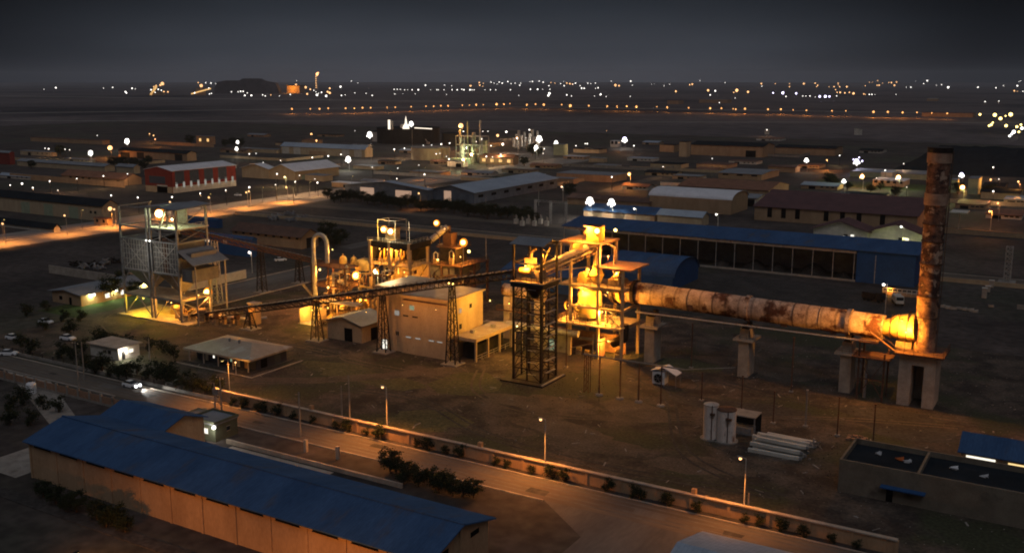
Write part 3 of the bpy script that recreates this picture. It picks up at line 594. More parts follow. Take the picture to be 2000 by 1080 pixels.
pxb('long orange-lit shed right of the black-doored hall', (1630, 305), 1513, 1650, 291, 'plaster_orange', 'dark_roof', 1.5, maxd=30)
pxb('dim orange block with three dark windows', (1487, 353), 1403, 1530, 341, 'plaster_orange', 'grey_roof', 1, maxd=40, feats=lambda W, D, h: row('f', 'window', W, 3, 4, h * .6, h * .85, 'opening'))
pxb('small orange block behind the maroon roofs', (1553, 338), 1500, 1562, 327, 'plaster_orange', 'brown_roof', 1, maxd=30)
pxb('wide shed with a rust-red roof above the arched white roof', (1500, 388), 1324, 1540, 372, 'plaster_orange', 'terracotta_roof', 3, 'a', maxd=50)
pxb('dark grey low roof between arched roof and maroon hall', (1478, 404), 1388, 1498, 387, 'plaster_white', 'grey_roof', 1.2, 'a', maxd=26, feats=lambda W, D, h: [('f', 'door', W * .8, W * .3, 0, h * .8, 'opening')])
pxb('low red-brown building behind the two white floodlights', (1268, 410), 1108, 1290, 396, 'plaster_orange', 'brown_roof', 1.5, 'a', maxd=35)
pxb('blue-roofed shed under the two white floodlights', (1278, 434), 1140, 1300, 419, 'plaster_orange', 'blue_roof', 2.5, 'a', maxd=30, feats=lambda W, D, h: row('f', 'gate', W, 3, 8, 0, h * .7, 'plaster_beige'))
pxb('grey-blue roofed shed right of the floodlit blue roof', (1370, 443), 1284, 1384, 424, 'plaster_beige', 'blue_roof_pale', 2, 'a', maxd=26)
pxb('long maroon-roofed hall with tall narrow dark windows', (1790, 452), 1473, 1840, 422, 'plaster_orange', 'maroon_roof', 5, 'a', ov=.8, maxd=60, feats=lambda W, D, h: [('f', 'window', W * k, 2.2, h * .25, h * .92, 'opening') for k in (.1, .19, .28, .46, .56, .66, .8)])
for i in range(2):
    C, xl = [((1694, 475), 1588), ((1800, 482), 1696)][i]
    pxb(['left dark red gable of the pair behind the blue roof', 'right dark red gable of the pair, its front lit yellow'][i], C, xl, C[0] + 1, [452, 458][i], 'plaster_white', 'maroon_roof', 3.6, 'b', ov=1.4, feats=lambda W, D, h: [('f', 'window', W * .72, 1.4, .5, 3, 'glow_window'), ('f', 'door', W * .6, 1.6, 0, 3, 'dark')])
pxb('white box-shaped plant house in the green-lit compound', (1742, 353), 1720, 1750, 338, 'plaster_white', 'white_roof', 0, maxd=14)
pxb('long low lit building in front of the green-lit compound', (1765, 366), 1704, 1790, 355, 'plaster_beige', 'white_roof', 0, maxd=20, feats=lambda W, D, h: row('f', 'window', W, 5, 2, 2, 4, 'opening'))
pxb('pale flat roof behind the green-lit compound', (1810, 352), 1660, 1830, 342, 'plaster_green', 'grey_roof', 0, maxd=30)
pxb('left yellow-lit block right of the tall chimney', (1868, 377), 1855, 1872, 352, 'plaster_green', 'grey_roof', 0, maxd=16)
pxb('right yellow-lit block right of the tall chimney', (1909, 380), 1889, 1916, 350, 'plaster_green', 'grey_roof', 0, maxd=16)
pxb('low dim roof at the right edge beyond the yellow blocks', (1990, 392), 1915, 2030, 378, 'plaster_beige', 'dark_roof', 1, maxd=30)
for i, (C, xl, xr, top, rf, wl) in enumerate([((860, 345), 800, 880, 338, 'grey_roof', 'plaster_beige'), ((735, 332), 690, 750, 326, 'grey_roof', 'plaster_beige'), ((1330, 330), 1270, 1345, 322, 'dark_roof', 'plaster_beige'), ((540, 300), 470, 552, 293, 'grey_roof', 'plaster_beige'), ((1420, 330), 1360, 1440, 323, 'brown_roof', 'plaster_orange'), ((620, 282), 590, 630, 274, 'terracotta_roof', 'plaster_orange'), ((1900, 230), 1800, 1915, 222, 'brown_roof', 'plaster_orange'), ((1420, 202), 1365, 1450, 195, 'grey_roof', 'plaster_orange'), ((1325, 204), 1303, 1335, 197, 'brown_roof', 'plaster_orange'), ((1830, 198), 1810, 1836, 193, 'white_roof', 'plaster_orange'), ((1170, 300), 1120, 1185, 293, 'dark_roof', 'plaster_beige'), ((1300, 395), 1285, 1320, 388, 'grey_roof', 'plaster_white')]):
    pxb(['low grey shed on the dark plot below the round beige tank', 'small grey shed left of the round beige tank', 'flat dark shed on the plain right of the little lit hut', 'grey shed at the left end of the long blue-grey shed', 'brown shed in front of the black-doored hall', 'terracotta block under a warm lamp behind the blue-grey shed', 'orange-lit block by the right end of the highway lamps', 'lit orange hall just in front of the highway lamps', 'small orange block left of the lit hall by the highway', 'tiny lit block on the right beyond the highway', 'dark shed left of the small white house', 'tiny pale hut beside the arched white roof'][i], C, xl, xr, top, wl, rf, 0, maxd=40)
# ---- arched roofs
def vault(name, label, x0, y0, x1, y1, h, rise, wall, roof, cat, full=False):
    """barrel roof whose axis runs along x"""
    t = T(name, label, cat, (x0, y0, 0)); W, D = x1 - x0, y1 - y0; n = 14
    arc = [(D / 2 - math.cos(math.pi * i / n) * (D / 2), h + math.sin(math.pi * i / n) * rise) for i in range(n + 1)]
    e = [MB(), MB()]
    for x, m_ in ((0, e[0]), (W, e[1])): m_.poly([(x, 0, 0), (x, D, 0)] + [(x, y, z - .02) for y, z in reversed(arc)])
    w_ = MB(); w_.v += e[0].v; w_.f += e[0].f; w_.mi += e[0].mi; k = len(w_.v); w_.v += e[1].v; w_.f += [tuple(k + i for i in f) for f in e[1].f]; w_.mi += e[1].mi
    w_.box(.01, 0.01, 0, W - .01, .2, h - .05).box(.01, D - .2, 0, W - .01, D - .01, h - .05); w_.build('wall', wall, t)
    r_ = MB(); o = .6
    for (y0_, z0_), (y1_, z1_) in zip(arc, arc[1:]): r_.slab([(-o, y0_, z0_ + .1), (W + o, y0_, z0_ + .1), (W + o, y1_, z1_ + .1), (-o, y1_, z1_ + .1)], .1)
    r_.build('roof', roof, t, smooth=False); return t
vault('vaulted_shed', 'dark blue barrel-vaulted shed behind the kiln', -139, 290.5, -115.5, 313, 4.0, 4.9, 'blue_panel', 'blue_roof', 'shed')
a, b, _ = S(1427, 420); vault('vaulted_warehouse', 'beige warehouse under a white arched roof right of the floodlights', a_at(1268, b), b, a, b + 26, 7.2, 3.4, 'plaster_orange', 'white_roof', 'warehouse')
building('blue_roofed_shed', 'blue-roofed low shed directly behind the dark lattice tower', -165, 268, -137.6, 283, 5.5, 'blue_panel', 'blue_roof', 2.0, 'a', .5, 'shed')
# ---- long open shed with blue roof
X0, X1, Y0, Y1, H = -178, -51.0, 337.5, 349.5, 10.4; W, D = X1 - X0, Y1 - Y0
t = T('open_storage_shed', 'very long open-fronted storage shed with a bright blue roof on thin posts', 'shed', (X0, Y0, 0))
rb = MB(); rb.slab([(-1, -3.0, H + .2), (W + 1, -3.0, H + .2), (W + 1, D + 1, H + 2.2), (-1, D + 1, H + 2.2)], .25); rb.build('roof', 'blue_roof', t)
MB().box(0, -2.6, H - 1.0, W - 18.5, -2.45, H - .2).build('eave_beam', 'pale_steel', t)
for i in range(18): MB().bar((i * 6.75, -2.5, 0), (i * 6.75, -2.5, H - 1.0), .22).build('post', 'pale_steel', t)
for i in range(17): MB().truss((i * 6.75 + .3, -2.5, H - .6), (i * 6.75, D, H + 1.3), .5, .6, 6, .1).build('rafter', 'dark_steel', t)
MB().box(0, D - .3, 0, W - 18.3, D, H + 1.6).build('back_wall', 'slate_wall', t)
MB().box(-.1, -2.9, 0, W - 18.3, -2.7, .7).build('plinth', 'pale_concrete', t)
MB().box(W - 18.2, -2.6, 0, W, -2.3, H + .1).box(W - .3, -2.299, 0, W, D, H + .1).box(W - 18.2, -2.299, 0, W - 17.9, D, H + .1).build('blue_wall', 'blue_panel', t)
for i in range(9):
    a = X0 + 10 + i * 12 + random.uniform(-3, 3); s_ = random.uniform(.7, 1.6)
    c = T('stone_heap', 'dark heap of material stored under the long blue roof', 'heap', (a, 343 + random.uniform(-2, 2), 0), 'heaps under the long blue roof')
    MB().lathe((0, 0, 0), [(3.6 * s_, 0), (2.9 * s_, .6 * s_), (1.6 * s_, 1.6 * s_), (.3, 2.3 * s_)], 14).build('heap', 'yard_dark', c)
# ---- bottom right building, dark roof with parapet
X0, X1, Y0, Y1, H = -33.0, 6, 157.0, 168.4, 4.6; W, D = X1 - X0, Y1 - Y0
t = T('parapet_building', 'beige block with a sunken dark roof split in two, bottom right', 'building', (X0, Y0, 0))
MB().box(0, 0, 0, W, .35, H + .9).box(0, D - .35, 0, W, D, H + .9).box(0, .351, 0, .35, D - .351, H + .9).box(W - .35, .351, 0, W, D - .351, H + .9).box(11.6, .351, H, 12.0, D - .351, H + .8).build('wall', 'plaster_dull', t)
MB().box(.351, .352, H - .3, 11.599, D - .352, H).box(12.001, .352, H - .3, W - .351, D - .352, H).build('roof', 'dark_roof', t)
o = MB().box(6.6, -1.3, 2.5, 13.2, -.02, 2.7).build('awning', 'blue_panel', t); MB().box(7.4, -.05, 0, 8.4, .02, 2.2).build('door', 'opening', t)
for i, (x, y, m_, l) in enumerate([(4.4, 7.4, 'tin', 'small grey bundle on the dark roof, bottom right'), (8.0, 6.8, 'orange_cloth', 'orange crumpled cover on the dark roof, bottom right'), (9.2, 6.2, 'tin', 'small pale scrap beside the orange cover'), (16, 7, 'tin', 'thin pale strip on the darker half of the roof'), (20.5, 6, 'tin', 'dull strip further right on the dark roof')]):
    o = MB(); r_ = random.Random(i)
    for _ in range(7): o.slab([(r_.uniform(-.8, 0), r_.uniform(-.5, 0), r_.uniform(.2, .5)), (r_.uniform(.2, .8), r_.uniform(-.5, 0), r_.uniform(.1, .4)), (r_.uniform(.2, .7), r_.uniform(.1, .5), r_.uniform(.3, .7))], .08)
    o = o.build('roof_litter', m_, None, (X0 + x, Y0 + y, H - .02)); tag(o, l, 'cover')
t = building('blue_roofed_shed', 'low shed with blue roof and a strip of lit windows at the right edge', -17.0, 173.4, 8, 181, 4.9, 'plaster_beige', 'blue_roof', 2.0, 'a', .5, 'shed', [('f', 'window', 3.0, 4.4, 3.3, 4.1, 'glow_window'), ('f', 'window', 9.2, 4.2, 3.3, 4.0, 'glow_window_warm'), ('f', 'door', 15, 1.2, 0, 2.3, 'opening')])
building('blue_roofed_shed', 'blue-grey roof cut by the bottom edge of the photo', -42.5, 104, -8, 121.5, 5.0, 'plaster_beige', 'blue_roof_pale', 2.2, 'a', .6, 'shed')
# ================================================================== THE PLANT
# ---- rotary kiln
KB = 212.6; KR = 2.55
def kz(a): return 15.4 + (a + 66) * -.022
t = T('rotary_kiln', 'long patched and rusty cylindrical kiln carried high on concrete piers', 'kiln', (-92, KB, 0))
A0, A1 = -98.5, -37.5
MB().cyl((A0 + 92, 0, kz(A0)), (A1 + 92, 0, kz(A1)), KR, 40).build('shell', 'kiln', t, smooth=False)
t.children[0].data.polygons.foreach_set('use_smooth', [len(p.vertices) == 4 for p in t.children[0].data.polygons])
for a in (-97.2, -93.7, -66.4, -44.5): MB().cyl((a - .45 + 92, 0, kz(a)), (a + .45 + 92, 0, kz(a)), KR + .36, 40).build('tyre', 'yellow_tank' if a < -96 else 'dark_steel' if a < -84 else 'kiln', t)
for a in (-80, -74, -61, -56, -50.5): MB().cyl((a - .08 + 92, 0, kz(a)), (a + .08 + 92, 0, kz(a)), KR + .05, 40).build('seam_band', 'rust_steel', t)
for a, an in ((-79.2, -.5), (-58, -1.0), (-47.5, -1.1)):
    MB().cb(a + 92, -KR * math.cos(an) , kz(a) + KR * math.sin(an) - .5, 1.3, .5, 1.2).build('hatch', 'rust_steel', t)
t = T('kiln_walkway', 'thin pipe and walkway beam running under the kiln', 'walkway', (-92, KB - 2.9, 0))
MB().box(0, -.5, kz(-66) - KR - .9, 54, .5, kz(-66) - KR - .6).build('deck', 'rust_steel', t)
MB().cyl((0, -.75, kz(-66) - KR - .6), (54, -.75, kz(-66) - KR - .6), .2, 8).build('pipe', 'pale_steel', t)
for i, (a, l) in enumerate(((-89, 'left kiln pier beside the lit concrete frame'), (-66.4, 'middle kiln pier, standing alone under the kiln'), (-44.3, 'right kiln pier, nearest the chimney'))):
    t = T('kiln_pier', 'tall concrete pier: ' + l, 'pier', (a, KB, 0), 'concrete piers under the kiln')
    MB().box(-1.15, -2.3, 0, 1.15, 2.3, 8.4).box(-1.0, -2.1, 8.903, 1.0, 2.1, 11.1).build('column', 'pale_concrete', t)
    MB().box(-2.3, -3.0, 8.403, 2.3, 3.0, 8.9).build('cap', 'pale_concrete', t)
    MB().cyl((-.5, -1.3, 11.7), (.5, -1.3, 11.7), .62, 14).cyl((-.5, 1.3, 11.7), (.5, 1.3, 11.7), .62, 14).box(-.8, -1.9, 11.103, .8, 1.9, 11.3).build('roller', 'dark_steel', t)
    MB().rail([(-2.2, -2.9, 8.9), (2.2, -2.9, 8.9)], 1.0, 1.4, .05).build('railing', 'rust_steel', t)
    MB().box(-1.9, -3, 0, 1.9, 3, .15).build('footing', 'yard_dark', t)
# ---- chimney and firing end
CA, CB = -29.4, 212.0
t = T('chimney_pedestal', 'hollow concrete pedestal with a dark slot, under the chimney', 'pedestal', (CA - .5, CB, 0))
MB().box(-3.5, -3.5, 0, -1.1, 3.5, 10.6).box(1.3, -3.5, 0, 3.5, 3.5, 10.6).box(-1.099, 2.6, 0, 1.299, 3.4, 10.6).box(-1.099, -3.4, 8.6, 1.299, 2.599, 10.6).build('walls', 'pale_concrete', t)
MB().box(-4.6, -4.6, 10.603, 4.9, 4.6, 11.05).build('platform', 'rust_steel', t)
MB().rail([(-4.5, -4.5, 11.05), (4.8, -4.5, 11.05), (4.8, 4.5, 11.05)], 1.1, 1.6, .07).build('railing', 'rust_steel', t)
t = T('chimney', 'tall rust-stained steel chimney with pale bands at the right of the kiln', 'chimney', (CA, CB, 0))
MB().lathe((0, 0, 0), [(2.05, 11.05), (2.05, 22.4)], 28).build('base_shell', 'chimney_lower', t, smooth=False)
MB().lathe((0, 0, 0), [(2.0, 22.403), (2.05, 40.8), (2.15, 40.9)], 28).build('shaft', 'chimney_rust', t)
MB().lathe((0, 0, 0), [(2.28, 40.9), (2.28, 43.2)], 28).build('pale_band', 'chimney_pale', t)
MB().lathe((0, 0, 0), [(2.1, 43.2), (2.12, 49.2)], 28).build('upper_shaft', 'chimney_rust', t)
MB().lathe((0, 0, 0), [(2.3, 49.2), (2.3, 51.2)], 28).build('mouth_band', 'chimney_pale', t)
MB().lathe((0, 0, 0), [(2.4, 51.203), (2.4, 52.2)], 28).build('rim', 'dark_steel', t)
for z in (18, 22.4, 29, 33.5, 37): MB().lathe((0, 0, 0), [(2.22, z), (2.22, z + .25)], 28).build('ring', 'rust_steel', t)
ld = MB()
for s_ in (-.3, .3): ld.bar((2.3, s_ - .2, 11.1), (2.5, s_ - .2, 51.5), .08)
for i in range(50): ld.bar((2.35, -.5, 12 + i * .79), (2.35, .1, 12 + i * .79), .06)
ld.build('ladder', 'rust_steel', t)
pl = MB()
for k in range(7):
    an = -2.2 + k * .5; r_ = 2.12; z = 12.5 + k * 5.1 % 9
    pl.cb(math.cos(an) * r_, math.sin(an) * r_, z, .25, .25, .8)
pl.build('bracket', 'rust_steel', t)
t = T('firing_hood', 'glowing yellow tapered hood joining the kiln to the foot of the chimney', 'hood', (-37, KB, 0))
MB().cyl((-.9, 0, 14.75), (1.0, 0, 14.9), 1.6, 32, 2.1, cap=False).cyl((1.0, 0, 14.9), (2.6, 0, 15.2), 2.1, 32, 2.75, cap=False).cyl((2.6, 0, 15.2), (5.9, -.3, 15.6), 2.75, 32, 3.0).build('hood', 'yellow_tank', t, smooth=False)
MB().box(2.2, -1.6, 11.1, 5.3, 1.6, 12.6).build('base', 'machine', t)
for x in (1.0, 2.6, 4.3): MB().cyl((x - .07, 0, 15.0 + x * .1), (x + .07, 0, 15.0 + x * .1), 2.25 + x * .24, 32).build('ring', 'rust_steel', t)
q = T('work_lamp', 'added amber lamp brightening the foot of the chimney beside the firing hood', 'work lamp', (-32.6, 208.6, 15.2)); MB().ball((0, 0, 0), .12).build('bulb', 'glow_sodium', q); MB().bar((0, 0, -4), (0, 0, -.1), .08).build('post', 'rust_steel', q); light((.3, -.2, .2), 1300, AMB, q, .2)  # added lamp without a seen source, brightens the chimney base
t = T('access_stair', 'steel stair flight dropping from the firing hood to the chimney platform', 'stair', (-37, KB - 4.4, 0))
MB().bar((-2.5, 0, 14.6), (2.8, -.2, 11.1), .9, .12).build('flight', 'rust_steel', t)
MB().bar((-2.5, -.45, 15.7), (2.8, -.6, 12.2), .08).bar((-2.5, -.45, 14.6), (-2.5, -.45, 15.7), .08).bar((0.1, -.5, 13), (.1, -.5, 14), .08).build('handrail', 'rust_steel', t)
t = T('service_tower', 'dark steel service platform on thin legs left of the chimney pedestal', 'service platform', (-38.4, 209.6, 0))
for x, y in ((-2.8, -1.5), (2.2, -1.5), (-2.8, 3), (2.2, 3)): MB().bar((x, y, 0), (x, y, 10.2 if x > 0 else 12.4), .35).build('leg', 'rust_steel', t)
MB().box(-4.2, -2.2, 8.9, 3.4, 3.6, 9.15).box(-3.2, -2, 12.2, .5, 3.4, 12.4).build('deck', 'rust_steel', t)
MB().bar((-2.8, -1.5, .5), (2.2, -1.5, 8.6), .14).bar((2.2, -1.5, .5), (-2.8, -1.5, 8.6), .14).bar((-2.8, -1.5, 4.5), (2.2, -1.5, 4.5), .2).build('brace', 'rust_steel', t)
MB().cyl((-1.6, 0, 0), (-1.6, 0, 8.9), .3, 10).build('pipe', 'grey_steel', t)
def flood(p, label, power, color, glow, r=.45, group=None, spot=None):
    t = T('floodlight', label, 'floodlight', p, group)
    MB().bar((0, .05, -1.2), (0, .05, 0), .1).box(-.35, .08, -.35, .35, .3, .35).build('bracket', 'dark_steel', t)
    MB().ball((0, -.05, 0), r, 14, 9).build('lamp', glow, t, smooth=True)
    light((0, -r - .15, -.1), power, color, t, .3); return t
hl = T('floodlight', 'small amber floodlight tucked below the firing hood', 'floodlight', (-33.4, 207.9, 17.9)); MB().box(-.3, -.15, -.15, .3, .15, .15).build('case', 'dark_steel', hl); MB().box(-.25, -.13, -.2, .25, .13, -.153).build('lamp', 'glow_sodium', hl)
light((-1.4, -.6, -.5), 2900, AMB, hl, .3)
light((-5.5, -.6, -1.4), 260, SOD, hl, .3)
# ---- concrete frame of the kiln inlet
X0, X1, XM, Y0, Y1 = -108.2, -94.6, -100.8, 207.2, 216.6
t = T('kiln_inlet_frame', 'tall brightly lit concrete frame with open floors at the left end of the kiln', 'industrial frame', (X0, Y0, 0)); W, D = X1 - X0, Y1 - Y0; m_ = XM - X0
cols = [(0, 0, 27.4), (m_, 0, 27.4), (W, 0, 22), (0, D, 27.4), (m_, D, 27.4), (W, D, 22)]
for x, y, h in cols: MB().cb(x, y, 0, .62, .62, h).build('column', 'plaster_beige', t)
MB().bar((-2.6, 0, 17.5), (-2.6, 0, 27.4), .3).bar((-2.6, 0, 20.6), (m_, 0, 22.6), .25).build('column', 'plaster_beige', t)
for z, x0, x1, mm in ((8.2, -3.2, W + .5, 'floor_plate'), (17.2, -3.0, W + .4, 'floor_plate'), (22.0, m_ - .5, W + 2.2, 'orange_slab'), (27.4, -3.0, m_ + .6, 'orange_slab')):
    MB().box(x0, -2.2 if z == 8.2 else -.7, z, x1, D + .6, z + .35).build('floor' if z < 20 else 'roof_slab', mm, t)
for z in (8.2, 12.6, 17.2):
    b_ = MB().box(.38, -.22, z - .6, m_ - .38, .22, z - .003).box(m_ + .38, -.22, z - .6, W - .38, .22, z - .003).box(W - .22, .38, z - .6, W + .22, D - .38, z - .003); b_.build('beam', 'plaster_beige', t)
MB().rail([(m_ + .5, -.5, 17.55), (W + .2, -.5, 17.55), (W + .2, D, 17.55)], 1.2, 1.5, .09).rail([(0, -.5, 17.55), (m_, -.5, 17.55)], 1.2, 1.5, .09).build('railing', 'machine', t)
MB().rail([(-3, -2.1, 8.55), (W, -2.1, 8.55)], 1.1, 1.6, .08).rail([(-3, -.5, 8.55), (-3, D, 8.55)], 1.1, 1.6, .08).build('railing', 'rust_steel', t)
MB().rail([(-.4, -.5, 27.75), (m_ - .5, -.5, 27.75)], 1.0, 1.6, .05).build('railing', 'rust_steel', t)
MB().bar((m_ + .5, -.3, 8.6), (W - .4, -.3, 12.5), .1).bar((W - .4, -.3, 8.6), (m_ + .5, -.3, 12.5), .1).bar((m_ + .5, -.3, 12.7), (W - .4, -.3, 17), .1).bar((W - .4, -.3, 12.7), (m_ + .5, -.3, 17), .1).build('brace', 'rust_steel', t)
MB().rail([(m_ + .5, -.9, 12.6), (W + .2, -.9, 12.6)], 1.1, 1.2, .08).box(m_ + .4, -1.0, 12.45, W + .3, -.3, 12.58).build('catwalk', 'machine', t)
t2 = T('separator_drum', 'squat yellow drum on the middle floor of the lit concrete frame', 'drum', (X0 + 3.4, Y0 + 3.6, 8.55))
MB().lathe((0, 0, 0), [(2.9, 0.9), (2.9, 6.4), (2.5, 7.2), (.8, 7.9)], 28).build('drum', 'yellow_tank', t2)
for z in (1.5, 4, 6): MB().lathe((0, 0, 0), [(3.02, z), (3.02, z + .18)], 28).build('hoop', 'machine', t2)
for i in range(6): MB().bar((math.cos(i) * 2.4, math.sin(i) * 2.4, 0), (math.cos(i) * 2.4, math.sin(i) * 2.4, .9), .25).build('leg', 'rust_steel', t2)
t2 = T('feed_ring', 'dark-rimmed steel ring at the kiln mouth inside the lit frame', 'ring', (X1 - 4.2, Y0 + 5.4, kz(-96)))
rg = MB()
for i in range(28):
    p = [(0, math.cos(j * math.pi / 14) * 3.0, math.sin(j * math.pi / 14) * 3.0) for j in (i, i + 1)]; rg.bar(p[0], p[1], .9, .35)
rg.build('ring', 'dark_steel', t2); rg = MB()
for i in range(28):
    p = [(2.0, math.cos(j * math.pi / 14) * 2.9, math.sin(j * math.pi / 14) * 2.9) for j in (i, i + 1)]; rg.bar(p[0], p[1], .5, .5)
rg.build('outer_ring', 'yellow_tank', t2)
t2 = T('feed_hopper', 'bright yellow conical hopper on the upper floor of the lit frame', 'hopper', (X0 + 5.2, Y0 + 3.4, 17.55))
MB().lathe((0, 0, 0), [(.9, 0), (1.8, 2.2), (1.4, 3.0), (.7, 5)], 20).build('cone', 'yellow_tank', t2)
MB().tube([(0, 0, 4.8), (.3, 0, 9.6)], .95, 14).build('duct', 'machine', t2)
t2 = T('blower', 'squat lit machine left of the yellow hopper on the upper floor', 'machine', (X0 + 2.2, Y0 + 2.6, 17.55))
MB().cb(0, 0, 0, 2.6, 2, 1.3).cyl((0, -.9, 1.8), (0, .9, 1.8), 1.0, 18).build('housing', 'yellow_tank', t2); MB().tube([(.9, 0, 1.8), (.9, 0, 3.8)], .4, 10).build('outlet', 'machine', t2)
t2 = T('blower', 'lit pipework block behind the railing right of the yellow hopper', 'machine', (X0 + 10, Y0 + 3.4, 17.55))
MB().cb(0, 0, 0, 2.6, 2.4, 1.6).cyl((-.6, 0, 1.6), (1.4, 0, 3.4), .5, 14).build('housing', 'machine', t2); MB().tube([(1.5, -1, .2), (1.5, -1, 2.4), (2.4, -1, 2.8)], .22, 10).build('outlet', 'pale_steel', t2)
t2 = T('elevator_head', 'glaring yellow elevator head box on top of the lit concrete frame', 'elevator head', (X0 + 5.0, Y0 + 2.6, 27.78))
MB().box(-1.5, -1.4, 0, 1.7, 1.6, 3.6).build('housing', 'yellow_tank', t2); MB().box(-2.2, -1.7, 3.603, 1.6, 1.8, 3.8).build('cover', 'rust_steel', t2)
MB().cyl((-2.6, 0, 1.8), (-1.5, 0, 1.8), .7, 14).build('motor', 'rust_steel', t2); MB().tube([(1.7, 1, 0), (4.2, 2, -1.4), (4.2, 2, -8), (3.6, 1, -9.5)], .28, 10).build('duct', 'machine', t2)
t2 = T('hose_reel', 'pair of pale hose loops hanging above the lit floor', 'hose', (X0 + .4, Y0 + .6, 12.0)); hr = MB()
for c in (-1.6, 1.4):
    hr.tube([(c + math.cos(i * .55) * .75, 0, math.sin(i * .55) * .9) for i in range(11)], .16, 6)
hr.build('loop', 'yellow_tank', t2)
rs = random.Random(11)
t2 = T('pipe_cluster', 'tangle of lit pipes and valves on the lower floor of the concrete frame', 'pipework', (X0, Y0, 8.55))
for i in range(12):
    x = rs.uniform(.5, W - 1); y = rs.uniform(1, 3); h = rs.uniform(1, 3.6)
    MB().tube([(x, y, 0), (x, y, h), (x + rs.uniform(-1.4, 1.4), y, h + rs.uniform(0, .6))], rs.uniform(.08, .22), 8).build('pipe', rs.choice(['machine', 'rust_steel', 'pale_steel']), t2)
def lamp_halo(c, r, t):
    """painted halo, a glowing collar around a flood lamp, facing the yard"""
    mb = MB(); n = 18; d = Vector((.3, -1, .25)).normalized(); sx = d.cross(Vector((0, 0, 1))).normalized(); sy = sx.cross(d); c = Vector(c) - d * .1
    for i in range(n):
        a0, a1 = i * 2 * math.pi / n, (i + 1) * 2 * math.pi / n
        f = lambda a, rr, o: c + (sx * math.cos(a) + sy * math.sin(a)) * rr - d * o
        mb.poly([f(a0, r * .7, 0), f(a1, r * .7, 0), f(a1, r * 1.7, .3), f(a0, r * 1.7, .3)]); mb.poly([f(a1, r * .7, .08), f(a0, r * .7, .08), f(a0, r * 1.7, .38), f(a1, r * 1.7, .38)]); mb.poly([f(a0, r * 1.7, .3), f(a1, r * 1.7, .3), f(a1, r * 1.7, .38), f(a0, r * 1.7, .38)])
    mb.build('halo_ring', 'glow_halo', t)  # ring glows to paint the halo around the lamp
def mount(p, label, power, color, glow, r, lp=(0, -.8, 0), group=None):
    t = T('floodlight', label, 'floodlight', p, group)
    MB().box(-.3, .1, -.3, .3, .35, .3).bar((0, .3, 0), (0, .9, -.5), .1).build('bracket', 'dark_steel', t)
    MB().ball((0, 0, 0), r, 14, 9).build('lamp', glow, t, smooth=True)
    if r > .5: lamp_halo((0, 0, 0), r, t)
    light(lp, power, color, t, .25); return t
mount((X0 + 6.3, Y0 + .9, 30.6), 'brightest amber floodlight, on the elevator head above the lit frame', 3600, AMB, 'glow_sodium', .62, (-2.6, -1.0, .6))
added_roof_lamp = T('work_lamp', 'assumed amber lamp over the lower orange roof slab of the lit frame', 'work lamp', (X0 + 9.6, Y0 + .3, 25.0)); MB().ball((0, 0, 0), .12).build('bulb', 'glow_sodium', added_roof_lamp); MB().bar((0, 0, -2.6), (0, 0, -.1), .08).build('post', 'rust_steel', added_roof_lamp); light((0, -.3, 0), 1500, SOD, added_roof_lamp, .2)  # assumed lamp, put in to light the slab from above
mount((X0 + 8.9, Y0 + 5.5, 30.4), 'pale amber lamp on a post at the right of the elevator head', 700, AMB, 'glow_sodium', .4)
for p, pw, l in (((X0 + 3.4, Y0 - .1, 16.2), 2300, 'amber lamp above the yellow drum'), ((X0 + 4.4, Y0 + .8, 21.3), 1100, 'amber lamp lighting the upper hopper floor'), ((X0 + 9.5, Y0 + .6, 16.4), 1500, 'amber lamp over the kiln mouth rings'), ((X0 + 8.4, Y0 + .4, 11.6), 1900, 'amber lamp low over the yellow-lit floor'), ((X0 - 1.2, Y0 + 1.5, 11.8), 1600, 'amber lamp at the left end of the yellow-lit floor'), ((X0 + 9.5, Y0 + 1.5, 4.4), 1700, 'amber lamp in the ground bay under the frame'), ((X0 + 10.5, Y0 + 3, 20.8), 500, 'amber lamp under the lower roof slab of the frame')):
    q = T('work_lamp', l, 'work lamp', p); MB().cb(0, 0, .1, .4, .3, .16).bar((0, 0, .26), (0, 0, .55), .06).build('shade', 'dark_steel', q); MB().ball((0, 0, 0), .14).build('bulb', 'glow_sodium', q)
    light((0, -.2, -.25), pw, AMB, q, .2)
# ground bay, pipes and walls below the frame
t = T('ground_bay', 'low concrete bay with an open lit front below the concrete frame', 'bay', (X0 - 9.5, Y0 + 1.0, 0))
MB().box(0, 0, 0, 9.2, .3, 4.6).build('wall', 'concrete', t); MB().box(9.201, 0, 4.0, 17, .3, 4.6).build('lintel', 'concrete', t); MB().box(0, 6, 0, 21, 6.3, 4.6).build('back_wall', 'brick', t); MB().box(16.6, .301, 0, 17, 3, 4.6).build('side_wall', 'brick', t)
MB().box(3.2, -.06, .3, 4.6, .01, 3.0).build('door', 'glow_window_green', t)
MB().cyl((-8, -1.4, 5.6), (12, -1.4, 5.6), .8, 14).build('pipe', 'pale_steel', t); MB().cyl((-20, -1.0, 4.6), (-8, -1.2, 5.6), .5, 12).build('pipe', 'concrete', t)
MB().tube([(20, 1, 3.8), (23, .5, 5.6), (23, .5, 9)], 1.1, 14).build('bent_duct', 'dark_steel', t)
MB().bar((9.5, -1.5, 1.8), (19.5, -1.5, 5), .18).bar((16, -1.5, 0), (16, -1.5, 6), .4).build('brace', 'machine', t)
